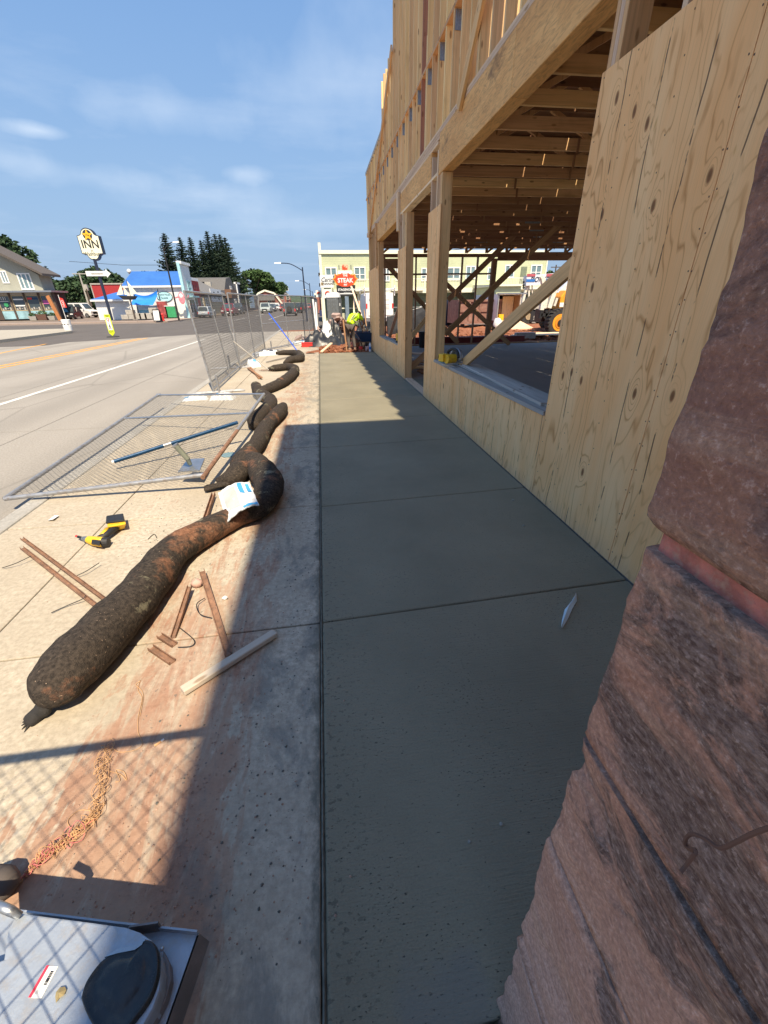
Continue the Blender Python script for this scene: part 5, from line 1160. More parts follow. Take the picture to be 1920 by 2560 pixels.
for (b, t_, lp, lab) in [((448, 801), (425, 618), (1.5, 0, .45), 'dark street lamp in front of the light blue shop corner'),]:
    bb = G(*b); upole(lab, bb, (bb.x, bb.y, PY(t_[0], t_[1], bb.y).z), (), 'black', .11, lp, 'street lamps', 'street_lamp', 'street lamp')
for (px, ptop, Y, lab, ln) in [(752, 668, 48, 'tall dark street lamp rising above the fence', 2.3), (772, 708, 78, 'second street lamp, farther right and lower above the fence', 1.9), (780, 728, 115, 'farthest small street lamp beside the shop signs', 1.8)]:
    q = PY(px, ptop, Y); b = Vector((q.x + (.15 if Y == 48 else .1), Y, -.1)); upole(lab, b, (b.x, Y, q.z), (), 'navy', .09, (-ln, 0, .35), 'street lamps', 'street_lamp', 'street lamp')
# overhead wires
for i, (a, b, lab) in enumerate([((-45, 95, 9.0), (-25, 90, 8.0), 'thin overhead wire behind the grey gable'), ((16, 60, 8.2), (40, 48, 12.), 'overhead wire right of the green building, upper'), ((16, 60, 7.2), (40, 48, 10.), 'overhead wire right of the green building, lower')]):
    tag(MB().tube([a, ((a[0] + b[0]) / 2, (a[1] + b[1]) / 2, (a[2] + b[2]) / 2 - .3), b], .03, 4).build('overhead_wire', 'black'), lab, 'wire', 'overhead wires')
# ---- generic window helper on a plane facing -Y or +X
def window(parent, x0, x1, z0, z1, Y, frame='white', glass='glass', mull=1, hbar=True, fw=.09, facing='-y'):
    def Bx(m, a0, a1, c0, c1, d0, d1):
        return m.box((a0, Y - d1, c0), (a1, Y - d0, c1)) if facing == '-y' else m.box((Y + d0, a0, c0), (Y + d1, a1, c1))
    m = MB(); Bx(m, x0, x1, z1 - fw, z1, .0, .07); Bx(m, x0, x1, z0, z0 + fw, .0, .07); Bx(m, x0, x0 + fw, z0 + fw, z1 - fw, .0, .07); Bx(m, x1 - fw, x1, z0 + fw, z1 - fw, .0, .07)
    for k in range(mull): xm = x0 + (x1 - x0) * (k + 1) / (mull + 1); Bx(m, xm - fw / 2, xm + fw / 2, z0 + fw, z1 - fw, .0, .065)
    o = m.build('window', frame, parent)
    if hbar: m = MB(); zm = z0 + (z1 - z0) * .42; Bx(m, x0 + fw, x1 - fw, zm - .03, zm + .03, .0, .06); m.build('sash_bar', frame, o)
    for k in range(mull + 1):
        a = x0 + fw + (x1 - x0 - 2 * fw) * k / (mull + 1); b = x0 + fw + (x1 - x0 - 2 * fw) * (k + 1) / (mull + 1); m = MB(); Bx(m, a, b, z0 + fw, z1 - fw, -.02, .02); m.build('pane', glass, o)
    return o
# ---- shop 131 with grey board upper storey
YB = 72; sh = thing('corner_shop', 'two storey grey board building with a blue wave painted shopfront at the left edge', 'shop', (-46, YB + 5, 0))
def PB(px, py, Y=YB): return PY(px, py, Y)
zt = PB(60, 727).z; x1 = PB(150, 797).x + .2; xs_ = PB(104, 727).x
MB().box((-62, YB + .3, -.2), (x1 - .25, YB + 3.5, zt - .25)).build('ground_floor', 'black', sh)
MB().box((-62, YB - .9, zt - .22), (x1 + .35, YB + 3.5, zt)).build('canopy', 'galv', sh)
m = MB(); pk = PB(-60, 600); ev = PB(112, 688)
m.prism([(-62, zt), (xs_, zt), (xs_, ev.z + .1), (pk.x, pk.z - .3), (-62, pk.z - 2.3)], (YB + .5, YB + 3.5)); m.build('upper_wall', 'greysid', sh)
m = MB(); m.hexa([(ev.x + .1, YB - .8, ev.z - .1), (ev.x + .1, YB + 3.8, ev.z - .1), (pk.x, YB + 3.8, pk.z - .3), (pk.x, YB - .8, pk.z - .3)], [(ev.x + .1, YB - .8, ev.z + .2), (ev.x + .1, YB + 3.8, ev.z + .2), (pk.x, YB + 3.8, pk.z + .05), (pk.x, YB - .8, pk.z + .05)]); m.build('roof', plain('dark brown fascia', (.10, .085, .075), .8), sh)
a = PB(34, 682); b = PB(84, 722); window(sh, a.x, b.x - .1, b.z - .1, a.z, YB + .5, 'white', 'glasslite', 2, False, .16)
a = PB(-10, 676); b = PB(20, 708); window(sh, a.x, b.x, b.z, a.z, YB + .5, 'white', 'glasslite', 1, False, .16)
bays = [(22, 46), (50, 77), (82, 112), (116, 141)]
pl = [PB(p, 765).x for p in (24, 50, 82, 113, 143)]
pl = [x1 - 7.6, x1 - 5.75, x1 - 3.85, x1 - 1.95, x1 - .12]
for i, x in enumerate(pl): MB().box((x - .12, YB - .12, 0), (x + .12, YB + .3, zt - .22)).build('post', 'darkwood', sh)
for i in range(4):
    a, b = pl[i] + .12, pl[i + 1] - .12; o = window(sh, a, b, 1.15, zt - .55, YB + .05, 'tansid', 'glass', 0, False, .10)
    MB().box((a, YB, .1), (b, YB + .1, 1.13)).build('wave_panel', 'aqua', sh); MB().box((a, YB + .02, zt - .54), (b, YB + .1, zt - .24)).build('header_panel', 'conblock', sh)
    if i == 0: text('131', .55, 'white', ((a + b) / 2, YB - .04, zt - .95), sh); MB().box(((a + b) / 2 - .55, YB - .03, zt - 1.32), ((a + b) / 2 + .55, YB - .02, zt - 1.26)).build('print_line', 'white', sh); MB().disc(((a + b) / 2 + .1, YB - .03, 1.95), .3, (0, 1, 0), .02, 6).build('green_badge', 'green', sh)
    if i == 1:
        for z in (zt - 1.15, zt - 1.95): MB().box((a + .2, YB - .03, z), (b - .2, YB - .02, z + .16)).build('print_line', 'white', sh)
    if i == 2: MB().box((a + .15, YB - .03, zt - 1.1), (b - .9, YB - .02, zt - .85)).build('red_print', 'red', sh); MB().box((b - .85, YB - .03, zt - 1.1), (b - .1, YB - .02, zt - .85)).build('blue_print', 'bluepole', sh)
    if i == 3: MB().box((a + .15, YB - .03, zt - 1.7), (a + .9, YB - .02, zt - 1.2)).build('poster', plain('magenta poster', (.45, .10, .30)), sh)
    for k in range(4): MB().box((a + .2 + k * .33, YB - .015, 1.25 + .08 * (k % 3)), (a + .42 + k * .33, YB - .012, 1.5 + .12 * (k % 2))).build('window_display', 'conblock', sh)
# wave mural board, door, blue jamb at left
xa = pl[0] - 1.9; MB().box((xa - 1.2, YB, 2.45), (pl[0] - .14, YB + .15, zt - .24)).build('wave_mural', 'aqua', sh)
MB().tube(smooth_path([(xa - .9, YB - .02, 2.6), (xa - .2, YB - .02, 3.1), (xa + .4, YB - .02, 3.2), (xa + .6, YB - .02, 2.9), (xa + .2, YB - .02, 2.8)], 5), .09, 6).build('painted_wave', 'white', sh)
MB().box((xa + .3, YB + .02, 0), (pl[0] - .2, YB + .18, 2.42)).build('door', 'darkwood', sh); MB().box((xa + .55, YB - .01, .4), (pl[0] - .45, YB + .01, 2.15)).build('door_glass', 'glass', sh)
MB().box((xa - .55, YB - .06, 0), (xa + .2, YB + .1, 2.42)).build('blue_panel', 'brt', sh); MB().box((xa - 1.2, YB - .04, 0), (xa - .62, YB + .1, 2.42)).build('white_panel', 'white', sh)
for i, (px0, px1, mt, lab) in enumerate([(78, 98, 'conblock', 'white bowl planter left of the brown crate planter'), (98, 124, 'mulch', 'brown wooden crate planter in front of shop 131'), (126, 144, 'conblock', 'white bowl planter right of the brown crate planter')]):
    a, b = PY(px0, 800, 68), PY(px1, 800, 68); t = thing('planter', lab, 'planter', ((a.x + b.x) / 2, 68, 0), 'planters at shop 131')
    hh = .72 if mt == 'mulch' else .5; MB().hexa([(a.x + .12, 67.6, 0), (b.x - .12, 67.6, 0), (b.x - .12, 68.3, 0), (a.x + .12, 68.3, 0)], [(a.x, 67.5, hh), (b.x, 67.5, hh), (b.x, 68.4, hh), (a.x, 68.4, hh)]).build('box', mt, t)
    m = MB(); leaf_cloud(random.Random(i), [(((a.x + b.x) / 2, 67.9, hh + .15), ((b.x - a.x) / 2, .35, .28), 1)], 160, .06, .14, m); m.build('plants', 'leafg', t)
p = PY(153, 797, 66); t = thing('open_flag', 'red white and blue open flag on a post beside the black SUV', 'flag', (p.x + .6, 66, 0)); c = wl(t)
MB().tube([c, c + Vector((0, 0, 3.0))], .04, 6).build('pole', 'white', t); fl_ = MB(); 
for i, (z0, z1, mt) in enumerate([(1.5, 2.7, 'red'), (.95, 1.48, 'bluepole')]): MB().hexa([c + Vector((.05, 0, z0)), c + Vector((.55, .05, z0)), c + Vector((.55, .08, z0)), c + Vector((.05, .03, z0))], [c + Vector((.05, 0, z1)), c + Vector((.4, .05, z1 - .15)), c + Vector((.4, .08, z1 - .15)), c + Vector((.05, .03, z1))]).build('flag', mt, t)
text('OPEN', .34, 'white', c + Vector((.27, -.03, 1.95)), t, rot=(math.pi / 2, math.pi / 2, 0))
p = PY(150, 797, 64.5); tag(MB().hexa([(p.x - .2, 64.4, 0), (p.x + .2, 64.4, 0), (p.x + .2, 64.6, 0), (p.x - .2, 64.6, 0)], [(p.x - .75, 64.4, 2.8), (p.x - .35, 64.4, 2.95), (p.x - .35, 64.6, 2.95), (p.x - .75, 64.6, 2.8)]).build('wooden_feather', plain('orange carved wood', (.42, .17, .06))), 'orange brown carved wooden board leaning at the corner of shop 131', 'sign')
# white barrel at the island
b = G(172, 826); t = thing('traffic_barrel', 'white barrel with dark slots on the corner of the traffic island', 'barrel', (b.x, b.y, 0)); c = wl(t)
MB().tube([c, c + Vector((0, 0, .33)), c + Vector((0, 0, .37)), c + Vector((0, 0, .72)), c + Vector((0, 0, .75))], [.26, .285, .275, .30, .28], 20).build('body', 'white', t, smooth=False)
for a in (-2.3, -1.6, -.9): MB().box((c.x + .285 * math.cos(a) - .05, c.y + .285 * math.sin(a) - .01, .40), (c.x + .285 * math.cos(a) + .05, c.y + .285 * math.sin(a) + .01, .45)).build('slot', 'black', t)
# in-street pedestrian sign
b = G(283, 843); t = thing('crosswalk_sign', 'fluorescent yellow in street pedestrian sign on a black base in the middle of the road', 'road sign', b); c = Vector(b)
MB().tube([c, c + Vector((0, 0, .05)), c + Vector((0, 0, .08))], [.34, .30, .08], 16).build('base', 'rubber', t)
MB().prism([(-.15, .22), (0, .06), (.15, .22), (.15, 1.18), (-.15, 1.18)][::-1], (-.02, .02), c).build('panel', 'pedyel', t, bevel=.01)
MB().prism([(-.11, .38), (.11, .38), (.11, 1.02), (-.11, 1.02)][::-1], (-.026, -.021), c).build('white_field', 'white', t)
MB().prism([(-.10, .98), (0, .80), (.10, .98)][::-1], (-.032, -.027), c).build('yield_triangle', 'red', t); MB().prism([(-.055, .955), (0, .855), (.055, .955)][::-1], (-.038, -.033), c).build('triangle_field', 'white', t)
text('TO', .05, 'black', c + Vector((0, -.03, .73)), t); text('STATE', .075, 'black', c + Vector((0, -.024, 1.13)), t, bold=.001); text('LAW', .075, 'black', c + Vector((0, -.024, 1.06)), t, bold=.001)
text('WITHIN', .065, 'black', c + Vector((0, -.024, .33)), t); text('CROSSWALK', .043, 'black', c + Vector((0, -.024, .27)), t)
m = MB().ball(c + Vector((0, -.032, .66)), (.022, .004, .022), 8, 5); 
for a, b_ in (((0, .64), (0, .54)), ((0, .54), (-.045, .43)), ((0, .54), (.05, .43)), ((0, .62), (-.05, .55)), ((0, .62), (.05, .57))): m.bar(c + Vector((a[0], -.03, a[1])), c + Vector((b_[0], -.03, b_[1])), .004, .026)
m.build('walking_figure', 'black', t)
# ---- INN sign
YI = 61; b = G(287, 800); t = thing('inn_sign', 'tall cream pole sign of the inn with a gold star on a dark pole', 'sign', (b.x, YI, 0)); c = wl(t)
zb, ztp = 6.75, 9.35; cx0 = PY(232, 600, YI).x - .15
px_ = cx0
MB().tube([(c.x, YI, 0), (c.x, YI, 6.6)], .17, 10).build('pole', 'navy', t)
def sgn(sc_): # outline in xz
    W2 = 1.18 * sc_; o = [(-W2, zb + .35), (-W2, ztp - .45)]
    o += [(-.72 * sc_ + .0, ztp - .45)] if False else [(-W2 * .80, ztp - .42)]
    o += [(W2 * .62 * math.cos(R(a)), ztp - .42 + W2 * .62 * math.sin(R(a))) for a in range(168, 11, -13)]
    o += [(W2 * .80, ztp - .42), (W2, ztp - .45), (W2, zb + .35), (W2 * .78, zb + .33)]
    o += [(W2 * .55 * math.cos(R(a)), zb + .30 - W2 * .52 * math.sin(R(a))) for a in range(12, 169, 13)]
    o += [(-W2 * .78, zb + .33)]
    return o
def sc2(o, k): cxm, czm = 0, (zb + ztp) / 2; return [(x * k, czm + (z - czm) * (k * .998)) for x, z in o]
MB().prism(sgn(1), (-.02, .62), (c.x, YI, 0)).build('cabinet', 'navy', t); MB().prism(sc2(sgn(1), .935), (-.05, -.021), (c.x, YI, 0)).build('face', 'signcream', t)
MB().disc((c.x, YI - .06, ztp - .38), .50, (0, 1, 0), .02, 24).build('roundel', 'navy', t)
st = [(.60 * (1 if k % 2 == 0 else .42) * math.sin(k * math.pi / 5), ztp - .42 + .60 * (1 if k % 2 == 0 else .42) * math.cos(k * math.pi / 5)) for k in range(10)]
MB().prism(st[::-1], (-.10, -.075), (c.x, YI, 0)).build('star', 'star', t)
text('The', .26, 'black', (c.x, YI - .11, ztp - .42), t, shear=.2); text('INN', 1.12, 'black', (c.x + .02, YI - .06, 8.02), t, bold=.022, sx=.95); text('at', .26, 'black', (c.x, YI - .06, 7.42), t, shear=.3); text('Washburn', .50, 'black', (c.x, YI - .06, 7.08), t, bold=.004, sx=.92)
aw = PY(236, 684, YI).z; MB().prism([(-1.3, aw - .28), (.95, aw - .28), (.95, aw - .45), (1.45, aw - .02), (.95, aw + .42), (.95, aw + .25), (-1.3, aw + .25)][::-1], (-.28, -.2), (c.x, YI, 0)).build('arrow', 'white', t)
MB().box((c.x - .7, YI - .31, aw - .06), (c.x + .6, YI - .285, aw + .04)).build('arrow_stripe', 'conblock', t)
# ---- white shop with blue roof
YW2 = 66; ws = thing('white_shop', 'white clapboard shop with a bright blue metal roof and a light blue front edge', 'shop', (-22, YW2 + 5, 0))
e0, e1 = PY(312, 717, YW2), PY(455, 717, YW2); r0, r1 = PY(317, 686, YW2 + 3.2), PY(430, 686, YW2 + 3.2)
MB().box((e0.x, YW2, -.1), (e1.x, YW2 + 4.0, e0.z - .1)).build('wall', 'whitesid', ws)
MB().hexa([(e0.x - .3, YW2 - .3, e0.z), (e1.x, YW2 - .3, e0.z), (e1.x, YW2 + 4, r0.z + .25), (e0.x - .1, YW2 + 4, r0.z + .25)], [(e0.x - .3, YW2 - .3, e0.z + .12), (e1.x, YW2 - .3, e0.z + .12), (e1.x, YW2 + 4, r0.z + .4), (e0.x - .1, YW2 + 4, r0.z + .4)]).build('roof', 'blueroof', ws)
MB().box((e0.x - .3, YW2 - .36, e0.z - .12), (e1.x, YW2 - .3, e0.z + .1)).build('gutter', 'white', ws)
for k in range(14): x = e0.x + .2 + k * .52; 
MB().box((e1.x, YW2 - .4, -.1), (e1.x + .35, YW2 - .1, r0.z + 1.15)).build('front_edge', 'lightblue', ws)
MB().box((e1.x + .02, YW2 - .1, -.1), (e1.x + .35, YW2 + 3.9, r0.z + 1.0)).build('street_front', 'whitesid', ws); MB().box((e1.x - .05, YW2 - .3, r0.z + 1.0), (e1.x + .6, YW2 + 4.0, r0.z + 1.3)).build('cornice', 'white', ws)
window(ws, YW2 + 1.4, YW2 + 2.9, 3.1, 4.6, e1.x + .35, 'lightblue', 'glass', 1, True, .1, '+x'); window(ws, YW2 + .5, YW2 + 3.3, .5, 2.3, e1.x + .35, 'white', 'glass', 1, False, .1, '+x')
MB().box((e1.x + .35, YW2 + .3, 2.5), (e1.x + 1.1, YW2 + 3.7, 2.7)).build('awning', 'lightblue', ws)
p = PY(412, 742, YW2); ov = MB().prism([(1.02 * math.cos(R(a)), .62 * math.sin(R(a))) for a in range(350, -1, -10)], (-.10, -.02), (p.x, YW2, p.z)).build('oval_sign', 'black', ws); MB().prism([(.96 * math.cos(R(a)), .56 * math.sin(R(a))) for a in range(350, -1, -10)], (-.12, -.101), (p.x, YW2, p.z)).build('oval_face', 'lightblue', ws)
text('Harbor House', .25, 'navy', (p.x, YW2 - .13, p.z + .24), ws, bold=.004); text('Sweets', .30, 'navy', (p.x, YW2 - .13, p.z - .14), ws, bold=.004)
lx = thing('side_annex', 'low white annex with a blue roof left of the white shop', 'building', (-28, 67, 0)); a0, a1 = PY(235, 751, 66.5), PY(316, 751, 66.5); rz = PY(300, 735, 69).z
MB().box((a0.x, 66.5, -.1), (a1.x + 3.3, 70, a0.z - .05)).build('wall', 'whitesid', lx); MB().hexa([(a0.x - .3, 66.1, a0.z - .02), (a1.x + 3.4, 66.1, a0.z - .02), (a1.x + 3.4, 70, rz + .45), (a0.x + 3.0, 70, rz + .45)], [(a0.x - .3, 66.1, a0.z + .10), (a1.x + 3.4, 66.1, a0.z + .10), (a1.x + 3.4, 70, rz + .55), (a0.x + 3.0, 70, rz + .55)]).build('roof', 'blueroof', lx)
MB().box((a0.x - .3, 66.04, a0.z - .14), (a1.x + 3.4, 66.1, a0.z + .08)).build('gutter', 'white', lx); window(lx, a0.x + 4.2, a0.x + 5.3, 1.2, 2.0, 66.5)
rx = thing('red_shed', 'low shed with dark red siding behind the blue roofed annex', 'building', (-30, 84, 0)); a, b = PY(237, 742, 82), PY(306, 711, 82); MB().box((a.x, 82, 0), (b.x + 1, 88, b.z)).build('wall', 'redroof', rx); MB().box((a.x - .15, 81.9, b.z), (b.x + 1, 88, b.z + .2)).build('roof_trim', 'conblock', rx); MB().box((a.x - .15, 81.93, 0), (a.x, 82.0, b.z)).build('corner_board', 'conblock', rx)
# blue sail, ship, blocks, signs in the forecourt
tt = thing('sail_awning', 'bright blue sail shaped tarp awning in front of the white shop', 'awning', (-22, 64.5, 0)); 
C4 = [PY(324, 762, 65), PY(392, 724, 65), PY(385, 765, 65), PY(335, 730, 64.2)]
def tri_sheet(c0, c1, c2, c3, n=10, sag=.55, off=0):
    m = MB()
    for j in range(n + 1):
        for i in range(n + 1):
            u, v = i / n, j / n; q = c0.lerp(c1, u).lerp(c3.lerp(c2, u), v); pin = (1 - math.sin(math.pi * u) * .22) if 1 else 1
            q = Vector((q.x, q.y + .5 * math.sin(math.pi * v), q.z - sag * math.sin(math.pi * u) * (1 - v) * .8)); m.v.append(tuple(q))
    for j in range(n):
        for i in range(n): q = j * (n + 1) + i; m.f.append((q, q + 1, q + n + 2, q + n + 1))
    return m
tri_sheet(PY(333, 733, 65.5), PY(393, 726, 65), PY(382, 763, 64), PY(324, 762, 64)).build('cloth', 'tarpblue', tt, smooth=True)
for px, pz in ((333, 730), (393, 722)): q = PY(px, pz, 65.3); MB().tube([(q.x, 65.3, 0), (q.x, 65.3, q.z)], .05, 6).build('mast', 'black', tt)
sp2 = thing('model_schooner', 'model schooner with cream sails mounted on a dark post', 'model ship', PY(322, 800, 63)); c = PY(320, 745, 63); wx = c.x
MB().tube([(wx + .2, 63, 0), (wx + .2, 63, c.z - .1)], .09, 7).build('post', 'darkwood', sp2)
MB().hexa([(wx - .55, 62.85, c.z - .2), (wx + .8, 62.85, c.z - .2), (wx + .8, 63.15, c.z - .2), (wx - .55, 63.15, c.z - .2)], [(wx - 1.1, 62.9, c.z + .3), (wx + 1.15, 62.75, c.z + .2), (wx + 1.15, 63.25, c.z + .2), (wx - 1.1, 63.1, c.z + .3)]).build('hull', 'black', sp2)
for x, h_ in ((-.35, 1.55), (.35, 1.85)): MB().tube([(wx + x, 63, c.z + .2), (wx + x, 63, c.z + .2 + h_)], .03, 5).build('mast', 'darkwood', sp2)
for P in ([(-1.25, .35), (-.42, .42), (-.42, 1.55)], [(-.30, .38), (.28, .38), (-.2, 1.35)], [(.42, .38), (1.25, .48), (.42, 1.9)]): MB().prism([(a, b) for a, b in P], (-.02, .03), (wx, 63, c.z)).build('sail', 'signcream', sp2)
GBk = 'grey concrete blocks in front of the white shop'
for i, (px, py, w_, hh, zz) in enumerate([(315, 793, .95, .55, 0), (332, 793, .95, .55, 0), (346, 793, .95, .7, 0), (360, 793, .95, .7, 0), (373, 793, .9, .7, 0), (326, 782, .95, .55, .56), (384, 780, .95, .6, .72)]):
    q = PY(px, py, 63.5); labs = ['leftmost low block of the row', 'second block of the lower row', 'third block of the lower row', 'fourth block of the lower row', 'last block of the lower row on the right', 'upper block stacked on the left end', 'upper block stacked on the right end']
    tag(MB().box((q.x - w_ / 2, 63.2, zz), (q.x + w_ / 2, 64.0, zz + hh)).build('concrete_block', 'conblock', bevel=.03), 'grey concrete block, ' + labs[i] + ' before the white shop', 'block', GBk)
for i, (px, py, w_, h_, mt, lab, cat, nm) in enumerate([(370, 775, 1.6, 1.0, 'lightblue', 'light blue bench like panel under the blue sail', 'panel', 'blue_bench'), (412, 780, 1.15, 1.95, plain('dark red poster', (.30, .06, .06), .6, 0, .6, 2.5), 'dark red printed vending machine against the white shop', 'vending machine', 'vending_machine'), (431, 786, 1.25, 1.35, 'green', 'green ice chest against the white shop wall', 'chest', 'green_chest')]):
    q = PY(px, 792, 65.2); t = thing(nm, lab, cat, (q.x, 65.2, 0)); MB().box((q.x - w_ / 2, 64.9, .1), (q.x + w_ / 2, 65.6, .1 + h_)).build('body', mt, t, bevel=.03); MB().box((q.x - w_ / 2 - .04, 64.88, .1 + h_), (q.x + w_ / 2 + .04, 65.64, .1 + h_ + .08)).build('top', 'white', t)
b = G(396, 803); t = thing('sandwich_board', 'white sandwich board with a black frame on the far pavement', 'sign', b); c = Vector(b)
for sy_ in (-1, 1): MB().hexa([c + Vector((-.38, sy_ * .35, 0)), c + Vector((.38, sy_ * .35, 0)), c + Vector((.38, sy_ * .32, 0)), c + Vector((-.38, sy_ * .32, 0))], [c + Vector((-.38, sy_ * .05, 1.2)), c + Vector((.38, sy_ * .05, 1.2)), c + Vector((.38, sy_ * .02, 1.2)), c + Vector((-.38, sy_ * .02, 1.2))]).build('board', 'black', t)
MB().hexa([c + Vector((-.30, -.345, .1)), c + Vector((.30, -.345, .1)), c + Vector((.30, -.325, .1)), c + Vector((-.30, -.325, .1))], [c + Vector((-.30, -.11, 1.08)), c + Vector((.30, -.11, 1.08)), c + Vector((.30, -.10, 1.08)), c + Vector((-.30, -.10, 1.08))]).build('poster', 'white', t)
for k in range(4): z = .35 + k * .17; y = -.36 + .24 * z; MB().box((c.x - .2, c.y + y + .0, z), (c.x + .2, c.y + y + .01, z + .05)).build('print_line', 'conblock', t)
b = G(409, 802); t = thing('fire_hydrant', 'red fire hydrant beside the sandwich board', 'hydrant', b); c = Vector(b)
MB().tube([c, c + Vector((0, 0, .06)), c + Vector((0, 0, .07)), c + Vector((0, 0, .6)), c + Vector((0, 0, .62)), c + Vector((0, 0, .68)), c + Vector((0, 0, .8))], [.17, .17, .12, .12, .16, .15, .05], 12).build('body', 'red', t); MB().tube([c + Vector((-.2, 0, .48)), c + Vector((.2, 0, .48))], .06, 8).build('nozzle', 'red', t)
q = PX(455, 745, -17.0); t = thing('lobster_sign', 'pink lobster shaped sign hanging at the corner of the light blue shop', 'sign', (-16.6, 65, 3)); c = PY(454, 745, 64.6)
m = MB().ball(c, (.42, .08, .75), 10, 7); [m.tube(smooth_path([c + Vector((s_ * .3, 0, .2)), c + Vector((s_ * .8, 0, .05)), c + Vector((s_ * .95, 0, .35))], 3), .09, 6) for s_ in (1, -1)]; m.build('body', plain('pink paint', (.75, .25, .30)), t)
MB().ball(c + Vector((0, -.04, .25)), (.25, .08, .28), 8, 5).build('face', 'white', t)
# ---- far side row of shops (front plane x = -17)
XS = -18.2
def yx(px): return PX(px, 760, XS).y
def zx(px, py): return PX(px, py, XS).z
def shop(name, label, px0, px1, ztop, wall, depth=9, roof=None, cat='shop'):
    t = thing(name, label, cat, (XS - depth / 2, (yx(px0) + yx(px1)) / 2, 0)); MB().box((XS - depth, yx(px0) + .05, -.1), (XS, yx(px1) - .05, ztop)).build('wall', wall, t); return t
t = shop('red_shop', 'red false fronted building with white edging beside the light blue shop', 481, 506, zx(486, 697), 'redwall', 1.2)
ya, yb = yx(483), yx(505); zt_ = zx(486, 697)
MB().box((XS - .1, ya, zt_ - .3), (XS + .12, yb, zt_ + .1)).build('white_edging', 'white', t); MB().box((XS, ya - .1, 0), (XS + .15, ya + .2, zt_ - .2)).build('corner_board', plain('orange red board', (.62, .12, .05)), t)
for k in range(3): y_ = ya + (yb - ya) * (.25 + .25 * k); MB().box((XS, y_ - .4, 3.6), (XS + .06, y_ + .4, zt_ - .9)).build('dark_panel', plain('dark maroon', (.18, .04, .045)), t)
for k in range(3): y_ = ya + 1.2 + k * 3.2; window(t, y_, y_ + 1.4, .8, 2.6, XS, 'white', 'glass', 0, True, .12, '+x')
MB().box((XS + .01, ya + .6, 2.95), (XS + .8, yb - .3, 3.1)).build('awning', plain('dark maroon', (.18, .04, .045)), t)
t = thing('red_side_building', 'narrow bright red building between the light blue shop and the false front', 'building', (XS - 6, yx(479), 0)); MB().box((XS - 3, 70.05, 0), (XS - .25, 71.5, PY(470, 704, 70).z)).build('wall', 'redwall', t)
t = thing('tan_building', 'long low tan plank building with a grey roof and a white sign', 'building', (XS - 5, 98, 0)); ya, yb = yx(512), yx(566)
zt_ = zx(520, 741); MB().box((XS - 8, ya, -.1), (XS, yb, zt_)).build('wall', 'tansid', t); MB().hexa([(XS + .3, ya - .3, zt_ + .25), (XS + .3, yb, zt_ + .25), (XS - 9, yb, zt_ + .25), (XS - 9, ya - .3, zt_ + .25)][::-1], [(XS + .1, ya - .3, zt_ + .6), (XS + .1, yb, zt_ + .6), (XS - 5, yb, zt_ + 3.2), (XS - 5, ya - .3, zt_ + 3.2)][::-1]).build('roof', 'greyroof', t)
MB().box((XS - .05, ya, zt_), (XS + .2, yb, zt_ + .25)).build('dark_soffit', 'black', t)
y0, y1 = yx(530), yx(556); MB().box((XS + .02, y0, 2.0), (XS + .10, y1, 4.0)).build('sign_board', 'white', t)
for k in range(2): yy = y0 + (y1 - y0) * (.3 + .4 * k); MB().disc((XS + .11, yy, 3.0), .75 if k else .6, (1, 0, 0), .02, 14).build('printed_ring', 'black', t); MB().disc((XS + .12, yy, 3.0), .5 if k else .35, (1, 0, 0), .02, 14).build('printed_centre', 'white', t)
for i, (px, lab) in enumerate([(500, 'left vent box on the tan building roof'), (515, 'right vent box on the tan building roof')]): q = PY(px, 712, 95); tag(MB().box((q.x - .9, 95, 0), (q.x + .9, 96, q.z + .5)).build('vent_box', 'conblock'), lab, 'vent', 'roof vent boxes')
t = shop('dark_shop', 'dark grey gambrel shop with brown awning and white window frames', 567, 596, zx(575, 728), plain('dark blue grey boards', (.09, .10, .13), .8)); ya, yb = yx(567), yx(596); z_ = zx(575, 728)
MB().prism([(ya, z_), (yb, z_), (ya + (yb - ya) * .6, z_ + 2.6), (ya + (yb - ya) * .25, z_ + 2.2)], (XS - 9, XS), ax='x').build('gable', plain('dark shingles', (.12, .115, .11), .9), t); MB().box((XS, ya, 2.7), (XS + 1.2, ya + (yb - ya) * .5, 4.2)).build('brown_awning', 'brownaw', t)
window(t, ya + 6, ya + 8, 3.6, 5.0, XS, 'white', 'glass', 1, False, .15, '+x'); window(t, ya + 9, ya + 11, 1, 2.6, XS, 'white', 'glass', 1, False, .15, '+x')
t = shop('narrow_white_shop', 'narrow tall shop front with bright white edges', 597, 606, zx(600, 712), plain('charcoal front', (.07, .075, .09), .8)); MB().box((XS, yx(597), 0), (XS + .2, yx(597) + .8, zx(600, 712) + .3)).build('white_edge', 'white', t); MB().box((XS - .4, yx(597), zx(600, 712)), (XS + .2, yx(606), zx(600, 712) + .35)).build('cornice', 'white', t)
t = shop('awning_shop', 'low brown shop with an oval sign and a banner pole in front', 607, 648, zx(612, 748), plain('brown front', (.16, .10, .085), .8)); y0 = yx(612); MB().box((XS + .02, y0, 3.0), (XS + .4, yx(618), 4.2)).build('sign_board', 'white', t); MB().box((XS + .4, yx(620), .6), (XS + .5, yx(632), 5.2)).build('banner', plain('pale blue banner', (.45, .58, .66)), t)
for k in range(4): y_ = y0 + 4 + k * 6; window(t, y_, y_ + 3, .8, 2.6, XS, 'darkwood', 'glass', 0, False, .2, '+x')
